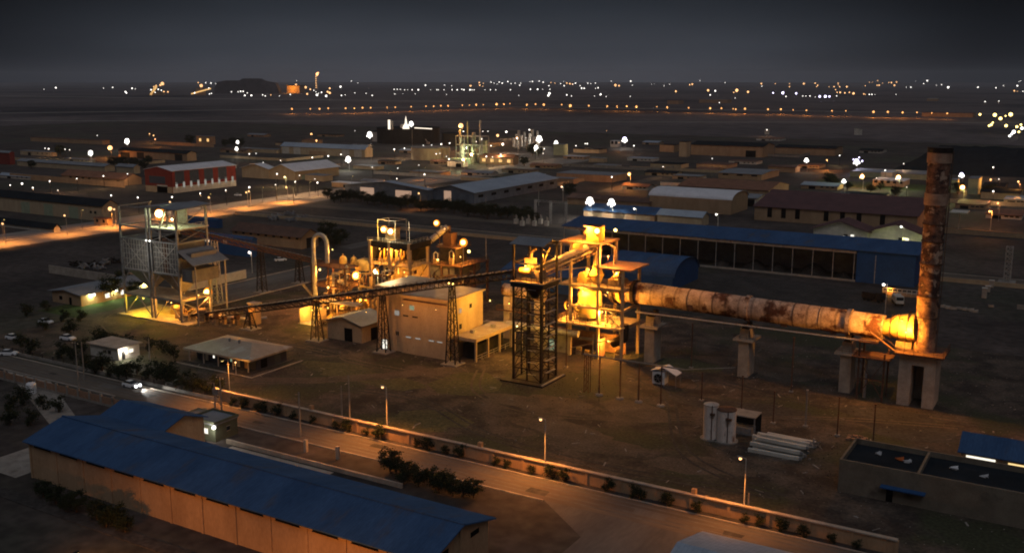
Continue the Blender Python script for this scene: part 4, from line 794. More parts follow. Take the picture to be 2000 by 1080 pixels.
for i, (x, h, l) in enumerate(((11.2, 2.2, 'lit small machine'), (13.5, 1.6, 'squat lit pump'), (15.6, 1.3, 'orange-lit pump'), (21.5, 3.0, 'orange-lit box'))):
    q = T('pump', l + ' standing in the ground bay below the lit frame', 'pump', (X0 - 9.5 + x, Y0 + 1.6, 0)); MB().cb(0, 0, 0, 1.4, 1.0, h * .5).build('base', 'machine', q); MB().cyl((-.6, 0, h * .7), (.7, 0, h * .7), .45, 12).build('motor', 'yellow_tank', q)
# ---- dark lattice tower
X0, Y0, SW = -109.3, 182.6, 6.9
t = T('lattice_tower', 'dark open steel lattice tower with a lit machine floor at its top', 'tower', (X0, Y0, 0))
c = [(0, 0), (SW, 0), (SW, SW), (0, SW), (SW / 2, 0), (SW, SW / 2), (SW / 2, SW), (0, SW / 2)]
for i, (x, y) in enumerate(c[:4]): MB().bar((x, y, .3), (x, y, 30.6), .42).build('corner_post', 'dark_steel', t)
for (x, y) in c[4:]: MB().bar((x, y, .3), (x, y, 22.1), .24).build('mid_post', 'dark_steel', t)
br = MB(); bm_ = MB(); zs = [.3 + i * 2.7 for i in range(9)]
for k, z in enumerate(zs):
    for (p, q) in ((c[0], c[1]), (c[1], c[2]), (c[2], c[3]), (c[3], c[0])):
        bm_.bar((*p, z), (*q, z), .2)
        if k < 8:
            mid = ((p[0] + q[0]) / 2, (p[1] + q[1]) / 2); z2 = zs[k + 1]
            br.bar((*p, z), (*mid, z2), .12).bar((*mid, z2), (*q, z), .12)
bm_.build('girt', 'dark_steel', t); br.build('brace', 'dark_steel', t)
MB().bar((SW - 1.5, 3, .3), (SW - 1.5, 3, 22), .3).build('riser_pipe', 'dark_steel', t)
for k in range(8): MB().box(SW + .1, 1.4, 2.2 + k * 2.7, SW + .7, SW - 1.4, 2.3 + k * 2.7).box(SW - 3.2, -.4, 1.9 + k * 2.7, SW - 1.2, .0, 1.98 + k * 2.7).build('stair_landing', 'grey_steel', t)
MB().box(-2.2, -2.2, .0, SW + 1.6, SW + 1.6, .3).build('base_slab', 'dark_steel', t); MB().box(SW + 1.2, -2.0, .3, SW + 1.5, SW + 1.4, .55).build('kerb', 'pale_steel', t)
MB().box(-.6, -.6, 22.2, SW + .6, SW + .6, 22.45).build('machine_floor', 'floor_plate', t)
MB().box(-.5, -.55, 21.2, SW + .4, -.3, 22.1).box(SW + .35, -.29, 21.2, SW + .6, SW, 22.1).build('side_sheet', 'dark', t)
MB().lathe((SW / 2, SW / 2, 17), [(.6, 1.2), (2.3, 3.4), (2.3, 5.1)], 18).build('hopper', 'dark_steel', t)
MB().rail([(-.5, -.5, 22.45), (SW + .5, -.5, 22.45), (SW + .5, SW, 22.45)], 1.1, 1.2, .07).build('railing', 'dark_steel', t)
MB().bar((0, 0, 26.4), (SW, 0, 26.4), .25).bar((SW, 0, 26.4), (SW, SW, 26.4), .25).bar((0, 0, 26.4), (0, SW, 26.4), .25).bar((0, 0, 30.4), (SW, 0, 30.4), .25).bar((SW, 0, 30.4), (SW, SW, 30.4), .25).bar((0, SW, 30.4), (SW, SW, 30.4), .25).bar((0, 0, 30.4), (0, SW, 30.4), .25).bar((0, 0, 26.5), (SW, 0, 30.2), .12).bar((SW, 0, 26.5), (SW, SW, 30.2), .12).bar((SW, SW, 26.5), (SW, 0, 30.2), .12).build('top_beam', 'dark_steel', t)
MB().slab([(-.7, -.7, 30.6), (SW + .9, -.7, 30.6), (SW + .9, SW / 2, 31.7), (-.7, SW / 2, 31.7)], .12).slab([(-.7, SW / 2 + .003, 31.7), (SW + .9, SW / 2 + .003, 31.7), (SW + .9, SW + .7, 30.6), (-.7, SW + .7, 30.6)], .12).build('roof', 'grey_roof', t)
q = T('drive_unit', 'pale yellow drive unit inside the top floor of the lattice tower', 'machine', (X0 + 2.6, Y0 + 2, 22.45))
MB().box(-2.2, -1.6, 0, 3.4, 1.6, 2.4).build('gear_box', 'machine', q); MB().cyl((-1.2, -1.5, 2.2), (1.5, -1.5, 2.4), .7, 14).build('motor', 'yellow_tank', q)
MB().box(-1, 0, 2.2, 1.3, 1.4, 4.8).tube([(.4, .4, 4.6), (.4, .4, 6.4), (1.6, .4, 7.2)], .35, 10).build('chute', 'machine', q)
MB().tube([(2.5, 1, 0), (3.2, 1, 6)], .2, 8).tube([(1.5, 3, 2), (3.4, 3.4, 7)], .2, 8).build('pipe', 'machine', q)
for p, pw, l in (((X0 + 3.2, Y0 - .3, 26.0), 1300, 'amber lamp over the drive unit in the tower top'), ((X0 + 5.2, Y0 + 3, 28), 700, 'amber lamp at the right side of the tower top')):
    q = T('work_lamp', l, 'work lamp', p); MB().cb(0, 0, .1, .4, .3, .16).bar((0, 0, .26), (0, 0, .6), .06).build('shade', 'dark_steel', q); MB().ball((0, 0, 0), .14).build('bulb', 'glow_sodium', q)
    light((0, -.2, -.25), pw, AMB, q, .2)
# ---- conveyors
def conveyor(name, label, p, q, w=1.6, h=1.5, n=24, mats=('rust_steel', 'dark', 'grey_steel'), cover=None):
    """belt gallery: two side trusses, belt, idlers"""
    P, Q = Vector(p), Vector(q); t = T(name, label, 'conveyor', p); d = Q - P; ax = d.normalized(); s_ = ax.cross(Vector((0, 0, 1))).normalized() * w / 2; u = Vector((0, 0, h))
    fr = MB(); o = Vector((0, 0, 0))
    for sg in (-1, 1):
        fr.bar(s_ * sg, d + s_ * sg, .18).bar(s_ * sg - u, d + s_ * sg - u, .15)
        for i in range(n):
            a_, b_ = d * (i / n), d * ((i + 1) / n); fr.bar(a_ + s_ * sg, b_ + s_ * sg - u if i % 2 else b_ + s_ * sg - u, .11).bar(b_ + s_ * sg, b_ + s_ * sg - u, .12)
    for i in range(n + 1): fr.bar(d * (i / n) + s_ - u, d * (i / n) - s_ - u, .12)
    fr.build('truss', mats[0], t)
    MB().bar(Vector((0, 0, .28)), d + Vector((0, 0, .28)), w * .68, .12).build('belt', mats[1], t)
    idl = MB()
    for i in range(int(d.length / 1.8)):
        c_ = d * ((i + .5) / int(d.length / 1.8)) + Vector((0, 0, .46)); idl.bar(c_ - s_ * .9, c_ + s_ * .9, .42, .2)
    each(idl, 'idler', mats[2], t)
    wk = MB(); wk.bar(s_ * 1.65 - u * .15, d + s_ * 1.65 - u * .15, w * .36, .08); wk.build('walkway', mats[0], t)
    rl = MB(); k = int(d.length / 3)
    for i in range(k + 1): c_ = d * (i / k) + s_ * 2.0; rl.bar(c_, c_ + Vector((0, 0, 1.0)), .06)
    rl.bar(s_ * 2 + Vector((0, 0, 1)), d + s_ * 2 + Vector((0, 0, 1)), .07); rl.build('handrail', mats[0], t)
    if cover:
        cv = MB(); m = 8
        for i in range(m):
            t0, t1 = math.pi * i / m, math.pi * (i + 1) / m
            f = lambda t_: s_ * math.cos(t_) * 1.05 + Vector((0, 0, .3 + math.sin(t_) * w * .45))
            cv.poly([f(t0), d + f(t0), d + f(t1), f(t1)])
        cv.build('cover', cover, t)
    return t
def trestle(label, base, ztop, w=2.6, d=1.6, top=1.2, m='dark_steel', group='conveyor trestles', foot=True):
    t = T('conveyor_trestle', label, 'trestle', (*base, 0), group); H = ztop
    b = [(-w / 2, -d / 2), (w / 2, -d / 2), (w / 2, d / 2), (-w / 2, d / 2)]; k = top / w
    L = [((x, y, .25), (x * k, y * k, H)) for x, y in b]
    for p, q in L: MB().bar(p, q, .24).build('leg', m, t)
    n = max(3, int(H / 2.4)); br = MB()
    for i in range(n):
        for j in range(4):
            (p, q), (p2, q2) = L[j], L[(j + 1) % 4]; P0, P1 = Vector(p).lerp(Vector(q), i / n), Vector(p).lerp(Vector(q), (i + 1) / n); R0, R1 = Vector(p2).lerp(Vector(q2), i / n), Vector(p2).lerp(Vector(q2), (i + 1) / n)
            br.bar(P0, R1, .1).bar(P1, R1, .11)
    br.build('lattice', m, t)
    if foot: MB().box(-w * .8, -d, 0, w * .8, d, .25).build('footing', 'concrete', t)
    return t
c2 = lambda a: .9 + (a + 216) * .2165
conveyor('belt_conveyor', 'long rising belt conveyor crossing the plant from the ground to the lattice tower', (-217, 186, c2(-217)), (-104, 186, c2(-104)), 1.9, 1.4, 46, ('dark_steel', 'dark', 'concrete'))
for a, l in ((-193.3, 'shortest trestle at the low left end of the long conveyor'), (-169.7, 'trestle by the small gable shed under the long conveyor'), (-148.3, 'tall trestle in front of the stair end of the plant building'), (-127.9, 'tallest trestle in front of the canopy of the plant building')):
    trestle(l, (a, 186), c2(a) - 1.5, 2.7, 2.0, 1.0, 'dark_steel')
conveyor('belt_conveyor', 'belt conveyor sloping down from the silo frame away to the right', (-225, 192, 23.9), (-225, 250, 5.6), 1.7, 1.3, 24, ('rust_steel', 'dark', 'grey_steel'))
for b, l, m_ in ((204, 'pale lattice trestle right of the silo frame', 'pale_steel'), (222.3, 'dark trestle half way down the second conveyor', 'dark_steel'), (239.3, 'lowest dark trestle of the second conveyor', 'dark_steel')): trestle(l, (-225, b), 24 - (b - 192) * .3155 - 1.4, 2.4, 2.0, 1.3, m_)
conveyor('belt_conveyor', 'short brightly lit covered conveyor between lattice tower and concrete frame', (-106, 186.6, 24.0), (-103.6, 210, 26.6), 2.0, 1.4, 12, ('machine', 'dark', 'yellow_tank'), 'floor_plate')
q = T('belt_drive', 'round yellow belt drive on the covered conveyor near the concrete frame', 'drive', (-104.4, 203.4, 26.2)); MB().cyl((-.9, 0, .9), (.9, 0, .9), 1.0, 18).build('pulley', 'yellow_tank', q); MB().cb(0, 0, -.5, 1.6, 1.6, .9).build('base', 'machine', q)
mount((-105.6, 195, 26.2), 'amber lamp on the covered conveyor', 700, AMB, 'glow_sodium', .16, (0, 0, .5))
light((-106.6, 204, 28.4), 500, AMB, q, .2).location = (-1.6, -2.0, 2.4)
# ---- silo frame at the left
X0, X1, Y0, Y1 = -236.6, -213.6, 180.8, 191.2; W, D = X1 - X0, Y1 - Y0; XM = 11.6
t = T('silo_frame', 'tall grey steel frame holding two caged bins, lit from inside, left of the plant', 'silo frame', (X0, Y0, 0))
for x, y, h in ((0, 0, 31), (XM - .5, 0, 31.5), (XM + .9, 0, 31.5), (W, 0, 31.5), (0, D, 31), (XM, D, 31.5), (W, D, 31.5)): MB().bar((x, y, .3), (x, y, h), .5).build('column', 'grey_steel', t)
MB().box(-1.5, -2, 0, W + 4, D + 2, .3).build('base_slab', 'floor_plate', t)
bm_ = MB()
for z in (13.2, 21.9, 25.4):
    for p, q in (((0, 0), (XM - .5, 0)), ((XM + .9, 0), (W, 0)), ((W, 0), (W, D)), ((0, D), (W, D)), ((0, 0), (0, D))): bm_.bar((*p, z), (*q, z), .35)
for p, q in (((0, 0), (W, 0)), ((W, 0), (W, D)), ((0, D), (W, D))): bm_.bar((*p, 6.0), (*q, 6.0), .35)
bm_.build('beam', 'grey_steel', t)
br = MB()
for a_, b_ in ((0, XM - .5), (XM + .9, W)):
    br.bar((a_, 0, .5), ((a_ + b_) / 2, 0, 5.8), .22).bar((b_, 0, .5), ((a_ + b_) / 2, 0, 5.8), .22).bar((a_, 0, 9.6), (a_ + 3, 0, 13), .2).bar((b_, 0, 9.6), (b_ - 3, 0, 13), .2)
br.bar((W, 0, .5), (W, D, 5.8), .2).bar((W, D, .5), (W, 0, 5.8), .2).bar((W, 0, 25.6), (W, D, 31), .14).bar((XM + .9, 0, 22), (W, 0, 25.2), .14).bar((W, 0, 22), (XM + .9, 0, 25.2), .14).bar((W, 0, 22), (W, D, 25.2), .14)
each(br, 'brace', 'grey_steel', t)
for (x0, x1, l) in ((.5, XM - 1.0, 'left bin'), (XM + 1.4, W - .5, 'right bin')):
    MB().box(x0, .5, 13.4, x1, D - .4, 21.7).build('bin_wall', 'sheet_grey', t)
    cg = MB(); n = 9
    for i in range(n + 1): x = x0 + (x1 - x0) * i / n; cg.bar((x, .3, 13.4), (x, .3, 21.7), .13)
    for i in range(7): z = 13.4 + i * 8.3 / 6; cg.bar((x0, .3, z), (x1, .3, z), .12)
    cg.bar((x0, .22, 13.4), (x1, .22, 21.7), .16).bar((x1, .22, 13.4), (x0, .22, 21.7), .16)
    cg.box(x0, .1, 13.0, x1, .3, 13.38); cg.build('cage', 'pale_steel', t)
    hp = MB(); xm = (x0 + x1) / 2; k = len(hp.v); hp.v += [(x0, .5, 13.3), (x1, .5, 13.3), (x1, D - .4, 13.3), (x0, D - .4, 13.3), (xm - .8, D / 2 - .8, 7.4), (xm + .8, D / 2 - .8, 7.4), (xm + .8, D / 2 + .8, 7.4), (xm - .8, D / 2 + .8, 7.4)]
    for f in ((4, 5, 1, 0), (5, 6, 2, 1), (6, 7, 3, 2), (7, 4, 0, 3), (7, 6, 5, 4)): hp.face(*(k + i for i in f))
    hp.cyl((xm, D / 2, 7.5), (xm, D / 2, 6.2), .6, 12); hp.build('hopper', 'grey_steel', t)
MB().box(XM - .9, .4, 13.3, XM + 1.3, D, 22.5).build('dark_shaft', 'dark', t)
MB().box(XM + 5.0, .35, 13.0, XM + 7.0, .6, 23).build('dark_shaft', 'rust_steel', t)
MB().box(.2, .2, 6.2, W, D, 6.35).build('lower_deck', 'floor_plate', t)
MB().box(XM + .6, -.4, 25.6, W + .6, D + .4, 25.8).build('upper_deck', 'plaster_white', t)
MB().rail([(XM + .8, -.3, 25.8), (W + .5, -.3, 25.8), (W + .5, D, 25.8)], 1.2, 2, .07).build('railing', 'pale_steel', t)
MB().box(XM + 1.2, D - 1, 25.9, XM + 5, D - .7, 31).build('back_sheet', 'pale_steel', t)
MB().slab([(XM - 4, -1, 31.0), (XM + 5.6, -1, 31.9), (XM + 5.6, D + 1, 31.9), (XM - 4, D + 1, 31.0)], .14).slab([(XM + 5.8, -1.3, 31.6), (W + 1.8, -1.3, 31.3), (W + 1.8, D + 1, 31.9), (XM + 5.8, D + 1, 32.2)], .14).build('canopy', 'grey_roof', t)
MB().bar((0, 0, 30.8), (XM, 0, 31), .2).bar((0, 0, 30.8), (0, D, 30.8), .2).bar((XM, 0, 31), (W, 0, 31.2), .2).bar((W, 0, 31.1), (W, D, 31.3), .2).bar((1, -.2, 22), (1, -.2, 30), .05).build('top_beam', 'grey_steel', t)
MB().tube([(XM + 6.8, .6, 31), (XM + 4.6, .2, 26), (XM + 4.6, .0, 22)], .28, 8).tube([(XM + 6.8, .6, 30.6), (XM + 7.6, .6, 29), (XM + 7.0, .6, 26)], .25, 8).build('chute_pipe', 'pale_steel', t)
MB().slab([(W + .3, -.6, 20.2), (W + 7.0, -1.2, 16.8), (W + 7.0, D + 1.0, 16.8), (W + .3, D + .6, 20.2)], .14).build('side_canopy', 'grey_roof', t)
for y in (0, D): MB().bar((W + 6.4, y, 0), (W + 6.4, y, 16.8), .3).build('canopy_post', 'grey_steel', t)
MB().box(W + .4, 1, 17.6, W + 4, D - .5, 19.4).box(W + .4, .6, 11.6, W + 4.5, D - .5, 15).build('side_hopper', 'sheet_grey', t)
for i in range(9):
    rs = random.Random(i + 40); x = rs.uniform(XM + 1, W + 5); q = T('process_machine', ['low yellow screen', 'round feeder', 'orange-lit crusher', 'lit pump set', 'lit pulley frame', 'small gear case', 'belt tensioner', 'lit motor', 'short screw feeder'][i] + ' at the foot of the silo frame', 'machine', (X0 + x, Y0 + rs.uniform(1.5, 8), .3), None, rs.uniform(0, 1))
    h = rs.uniform(1.2, 4.2); MB().cb(0, 0, 0, rs.uniform(1.2, 2.6), 1.4, h * .55).build('base', 'machine', q); MB().cyl((-1.0, 0, h * .75), (1.1, 0, h * .75), h * .22, 12).build('drum', rs.choice(['yellow_tank', 'rust_steel', 'machine']), q); MB().tube([(.4, .4, h * .5), (.9, .4, h * 1.3), (2, .4, h * 1.5)], .13, 8).build('pipe', 'rust_steel', q)
for p, pw, cl, gl, r, l in (((X0 + XM + 2.3, Y0 + 2.2, 29.3), 2300, GRN, 'glow_green', 1.0, 'glaring greenish-white floodlight in the head of the silo frame'), ((X0 + XM + 6.9, Y0 + 2.6, 28.0), 500, GRN, 'glow_green', .28, 'smaller greenish lamp behind the chute pipe in the silo head')): mount(p, l, pw, cl, gl, r)
for p, pw, cl, l in (((X0 + 6, Y0 + 1.4, 4.9), 1500, (1, .70, .03), 'yellow lamp under the lower deck, left bay of the silo frame'), ((X0 + XM + 4.6, Y0 + 4, 11.2), 1100, (1, .9, .5), 'pale lamp over the lower deck of the silo frame'), ((X0 + XM + 5.6, Y0 + 1.6, 4.9), 900, AMB, 'amber lamp under the right bay of the silo frame'), ((X0 + W + 2.5, Y0 + 4, 7.5), 700, AMB, 'amber lamp under the side hopper of the silo frame'), ((X0 + 6, Y0 + 8, 11), 600, (1, .9, .6), 'pale lamp at the rear of the left bay')):
    q = T('work_lamp', l, 'work lamp', p); MB().cb(0, 0, .1, .4, .3, .16).bar((0, 0, .26), (0, 0, .8), .06).build('shade', 'dark_steel', q); MB().ball((0, 0, 0), .13).build('bulb', 'glow_sodium', q); light((0, -.2, -.25), pw, cl, q, .2)
for i, (px, py) in enumerate(((287, 475), (294, 475))): a, b, _ = S(px, py, 21.4); q = T('marker_lamp', ['left', 'right'][i] + ' tiny white lamp of the pair on the double column of the silo frame', 'marker lamp', (X0 + XM - .5 + i * 1.4, Y0 - .45, 22)); MB().ball((0, 0, 0), .22).build('bulb', 'glow_white', q); light((0, -6, -3), 170, WHT, q, .5); MB().bar((0, .2, -.3), (0, 0, 0), .08).build('bracket', 'dark_steel', q)
# ---- middle structures: generic open frame
def frame(name, label, x0, y0, x1, y1, levels, top, colm='plaster_beige', floorm='floor_plate', nx=2, ny=1, cw=.5, rails=True, cat='industrial frame', brace=True, railm='dark_steel'):
    t = T(name, label, cat, (x0, y0, 0)); W, D = x1 - x0, y1 - y0
    for i in range(nx + 1):
        for j in range(ny + 1): MB().cb(W * i / nx, D * j / ny, 0, cw, cw, top).build('column', colm, t)
    for z in levels:
        MB().box(-.5, -.5, z, W + .5, D + .5, z + .25).build('floor', floorm, t)
        if rails: MB().rail([(-.4, -.4, z + .25), (W + .4, -.4, z + .25), (W + .4, D, z + .25)], 1.1, 1.6, .06).build('railing', railm, t)
    if brace:
        b = MB(); zz = [0] + list(levels)
        for z0, z1 in zip(zz, zz[1:] + [top]):
            b.bar((0, -.1, z0 + .2), (W / nx, -.1, z1 - .1), .12).bar((W, .1, z0 + .2), (W, D, z1 - .1), .12)
        each(b, 'brace', railm, t)
    return t
def work_lamp(p, label, power, color=AMB, glow='glow_sodium', r=.14, lp=(0, -.25, -.3)):
    q = T('work_lamp', label, 'work lamp', p); MB().cb(0, 0, r + .02, .4, .3, .14).bar((0, 0, r + .16), (0, 0, r + .6), .06).build('shade', 'dark_steel', q); MB().ball((0, 0, 0), r, 12, 8).build('bulb', glow, q, smooth=True)
    light(lp, power, color, q, .2); return q
# U-duct frame
x0, y0 = -188.6, 205.5
frame('pipework_tower', 'open steel frame around the tall bent duct, left of the screen house', x0, y0, x0 + 12, y0 + 9, (4.5, 9.0, 14.6), 15, 'rust_steel', 'rust_steel', 2, 1, .4, True)
t = T('bent_duct', 'tall shiny duct bent over at the top like an upturned U', 'duct', (x0 + 1.4, y0 - .4, 0))
ct = Vector((2.4, 0, 21.2)); pts = [(0, 0, 5), (0, 0, 21.2)] + [(2.4 - 2.4 * math.cos(i * math.pi / 8), 0, 21.2 + 2.4 * math.sin(i * math.pi / 8)) for i in range(1, 8)] + [(4.8, 0, 21.2), (4.8, 0, 16)]
MB().tube(pts, .62, 14).build('duct', 'pale_steel', t); MB().box(-.8, -.8, 4.4, 5.6, .8, 5.0).build('base', 'rust_steel', t)
for i, (dx, dy, h, r, l) in enumerate(((6.4, 6, 2.2, 1.1, 'small lit vessel behind the bent duct'), (9.4, 7, 2.0, 1.0, 'dim vessel between bent duct and screen house'), (12.4, 8, 3.2, 2.7, 'round yellow vessel touching the screen house'))):
    q = T('vessel', l, 'vessel', (x0 + dx, y0 + dy, 14.86 if i < 2 else 13.4)); MB().lathe((0, 0, 0), [(r, 0), (r, h * .45), (r * .92, h * .68), (r * .7, h * .87), (r * .35, h * .97), (.2, h)], 20).build('shell', 'yellow_tank', q); MB().cyl((0, 0, h - .1), (0, 0, h + .5), .15, 8).build('nozzle', 'machine', q)
rs = random.Random(21)
for i in range(14):
    zf = (.3, 4.8, 9.3)[i % 3]; x = rs.uniform(.8, 11.5); y = rs.uniform(.4, 3.5); h = rs.uniform(1.2, 3.6)
    q = T('process_machine', ['lit cyclone body', 'angled chute', 'pump and pipe', 'orange feeder', 'pale elbow pipe', 'gear box', 'lit hopper', 'belt pulley', 'small fan', 'valve block', 'twin motors', 'screw feeder', 'lit drum', 'pipe bend'][i] + ' on a floor of the frame around the bent duct', 'machine', (x0 + x, y0 + y, zf), None, rs.uniform(-.4, .4))
    MB().cb(0, 0, 0, rs.uniform(1, 2.2), 1.1, h * .5).build('base', rs.choice(['machine', 'rust_steel']), q)
    if i % 2: MB().cyl((-.8, 0, h * .7), (.9, 0, h * .7), h * .2, 12).build('motor', rs.choice(['yellow_tank', 'machine']), q)
    else: MB().lathe((0, 0, h * .5), [(.25, 0), (.8, h * .3), (.8, h * .6), (.2, h * .7)], 12).build('cone', rs.choice(['machine', 'pale_steel']), q)
    MB().tube([(.3, .2, h * .4), (.3, .2, h + .4), (1.5, .2, h + .8)], .12, 8).build('pipe', 'machine', q)
mount((-190.4, 210, 8.2), 'amber lamp at the left foot of the bent duct', 3600, SOD, 'glow_sodium', .4, (-1.6, -.4, 0))
for dx, dy, z, pw in ((3, 3, 4.2, 500), (9, 2, 4.2, 600), (6, 4, 8.7, 500), (9, 4, 14.2, 450), (7, 1, 19.5, 420)): work_lamp((x0 + dx, y0 + dy, z), 'amber work lamp hung in the frame around the bent duct', pw)['group'] = 'work lamps in the duct frame'
# yellow-lit bunker under the long conveyor left
t = T('lit_bay', 'yellow-lit open bay below the long conveyor left of the gable shed', 'bay', (-186.5, 197.5, 0)); MB().box(0, 0, 0, .35, 4.5, 4).box(5.6, 0, 0, 5.95, 4.5, 4).box(.351, 4.2, 0, 5.6, 4.5, 4).build('wall', 'plaster_beige', t); MB().box(-.2, -.3, 0, 6.2, 4.19, .15).build('floor', 'pale_concrete', t)
work_lamp((-183.5, 199.6, 3.6), 'yellow lamp inside the open bay below the conveyor', 700, YEL)
for i, (a, b, l) in enumerate(((-178, 199.5, 'yellow bulk feeder right of the lit bay'), (-175, 201, 'lit conveyor tail right of the lit bay'), (-172, 203, 'orange pipe frame behind the gable shed'))):
    q = T('process_machine', l, 'machine', (a, b, 0)); MB().bar((-2, 0, 1), (2.2, 0, 3.4), 1.2, .7).build('chute', 'yellow_tank' if i == 0 else 'machine', q); MB().bar((-1.6, 0, 0), (-1.6, 0, 1.4), .3).bar((1.8, 0, 0), (1.8, 0, 3), .3).bar((-1.6, 0, .4), (1.8, 0, 2.6), .15).build('leg', 'rust_steel', q)
work_lamp((-177, 198.6, 5.2), 'amber lamp between the lit bay and the gable shed', 600)
t = T('pipe_portal', 'lit pipe rack on portal legs behind the small gable shed', 'pipe rack', (-181, 201.2, 0))
for x in (0, 5, 10): MB().bar((x, 0, 0), (x, 0, 5.6), .35).bar((x, 3, 0), (x, 3, 5.6), .35).bar((x, 0, 5.6), (x, 3, 5.6), .35).build('portal', 'machine', t)
for y, z, r in ((.3, 6.0, .3), (1.2, 6.0, .22), (2.2, 6.1, .35)): MB().cyl((-1, y, z), (12, y, z), r, 10).build('pipe', 'machine' if r < .3 else 'pale_steel', t)
# M1 screen house
x0, y0, x1, y1 = -173.6, 213, -160.2, 221.5; W, D = x1 - x0, y1 - y0
t = frame('screen_house', 'tall screen house with a dark storey of glowing machinery and two lamps on its roof', x0, y0, x1, y1, (8.6, 15.4), 22, 'plaster_beige', 'plaster_beige', 2, 1, .8, False)
MB().box(-.6, D + .1, 15.7, W + .5, D + .4, 21.6).box(-.6, -.3, 20.3, W + .6, D + .6, 21.9).box(-.6, 0, 15.65, -.3, D, 20.3).build('dark_storey', 'dark', t)
MB().rail([(-.5, -.5, 15.65), (W + .4, -.5, 15.65), (W + .4, D, 15.65)], 1.3, 1.3, .07).rail([(-.5, -.5, 21.9), (W, -.5, 21.9), (W, D, 21.9)], 1.0, 1.6, .06).build('railing', 'pale_steel', t)
pf = MB()
for p, q in (((2, 1), (8, 1)), ((8, 1), (8, 6)), ((2, 1), (2, 6)), ((2, 6), (8, 6))): pf.bar((*p, 27.6), (*q, 27.6), .14)
for p in ((2, 1), (8, 1), (8, 6), (2, 6), (12, 2)): pf.bar((*p, 21.9), (*p, 27.6), .14)
pf.build('top_frame', 'pale_steel', t)
MB().box(-.3, D - .2, .1, W, D + .1, 15.2).build('back_wall', 'plaster_beige', t)
q = T('elevator_head', 'pale box between the two roof lamps of the screen house', 'elevator head', (x0 + 4.8, y0 + 3.8, 21.93)); MB().box(-1.6, -1, 0, 1.6, 1.4, 3.4).build('housing', 'machine', q); MB().box(-1.9, -1.2, 3.403, 1.9, 1.6, 3.6).build('cover', 'rust_steel', q)
for i in range(9):
    q = T('tilted_machine', 'tilted glowing machine part in the dark storey of the screen house', 'machine', (x0 + 1.6 + i * .95, y0 + 2.2 + (i % 3) * .7, 15.66), 'glowing parts in the dark storey'); MB().bar((-.5 + .3 * (i % 2), 0, 0), (.5 - .4 * (i % 3), 0, 3.2 + (i * 7 % 5) * .25), .38, .3).bar((-.6, .3, .4), (.8, .3, .7 + (i % 4) * .5), .5).build('arm', 'yellow_tank' if i % 2 else 'machine', q)
for dx in (2.5, 5.2, 8): work_lamp((x0 + dx, y0 + .9, 19.6), 'amber lamp inside the dark storey of the screen house', 520)['group'] = 'lamps inside the dark storey'
mount((x0 + 4.3, y0 + .5, 25.2), 'left, yellower roof lamp of the screen house', 1500, YEL, 'glow_sodium', .62)
mount((x0 + 6.9, y0 + .3, 24.8), 'right, whiter roof lamp of the screen house', 1500, (1, .9, .6), 'glow_green', .6)
work_lamp((x0 + 4, y0 + 1.5, 13.6), 'amber lamp in the open bay under the screen house', 900); work_lamp((x0 + 10, y0 + 2, 13.6), 'amber lamp in the right bay under the screen house', 700)
work_lamp((x0 + 5, y0 + 2, 7.4), 'low amber lamp in the screen house', 700)
for i in range(8):
    q = T('process_machine', ['pale cyclone', 'curved pipe', 'lit cabinet', 'pulley frame', 'small hopper', 'upright motor', 'pipe elbow', 'valve stand'][i] + ' standing in the open bays of the screen house', 'machine', (x0 + 1.5 + i * 1.5, y0 + 1.2 + (i % 3), 8.86 if i % 2 else .05)); h = 2 + (i * 5 % 4) * .8
    MB().cb(0, 0, 0, 1.1, .9, h * .6).build('base', 'machine', q); MB().tube([(0, 0, h * .5), (0, 0, h), (.8, 0, h + .6), (1.4, 0, h)], .16, 8).build('pipe', 'pale_steel', q)
# pipes, ducts and stairs knitting the middle structures together
rs = random.Random(58)
KINDS = ['slim pipe run', 'twin pipe run', 'bent riser', 'drop pipe', 'valve line', 'air duct', 'cable tray', 'spray pipe', 'return pipe', 'dust pipe']
for i in range(34):
    x, y, z = -187 + rs.uniform(0, 26), 204 + rs.uniform(0, 12), rs.uniform(2, 15); L = rs.uniform(3, 8); dz = rs.uniform(-2, 4)
    q = T('plant_pipe', KINDS[i % 10] + ' in the lit tangle between bent duct and screen house', 'pipe', (x, y, z), 'pipes between bent duct and screen house')
    MB().tube([(0, 0, -z * rs.random()), (0, 0, 0), (L * .6, rs.uniform(-.6, .6), dz * .2), (L, 0, dz), (L, 0, dz + rs.uniform(-3, 2))], rs.uniform(.1, .34), 8).build('pipe', rs.choice(['machine', 'pale_steel', 'rust_steel', 'yellow_tank']), q)
    MB().cb(L * .6, 0, -.5, .6, .6, .9).build('valve', 'rust_steel', q)
for i, (x, y, z0, z1, l) in enumerate(((-176.4, 208, 0, 9, 'steep steel stair between bent duct and screen house'), (-160.5, 210.5, 0, 8.6, 'steel stair at the right foot of the screen house'), (-171.5, 230, 0, 12.6, 'steel stair on the front of the crusher house'), (-189.5, 204.6, 0, 9, 'steel stair at the left foot of the bent duct'))):
    q = T('steel_stair', l, 'stair', (x, y, 0)); m = MB(); n = int((z1 - z0) / 3); 
    for k in range(n): sg = 1 if k % 2 else -1; m.bar((-sg * 1.8, 0, z0 + k * 3), (sg * 1.8, 0, z0 + k * 3 + 3), .7, .12); m.bar((-sg * 1.8, -.35, z0 + k * 3 + 1), (sg * 1.8, -.35, z0 + k * 3 + 4), .07); m.box(sg * 1.8 - .6, -.5, z0 + k * 3 + 2.95, sg * 1.8 + .6, .5, z0 + k * 3 + 3.05)
    m.build('flight', 'machine', q)
t = frame('sorting_platform', 'low lit platform crowded with machines left of the screen house', -175.5, 204.5, -167, 211, (3.6, 7.6), 9.2, 'machine', 'rust_steel', 2, 1, .35)
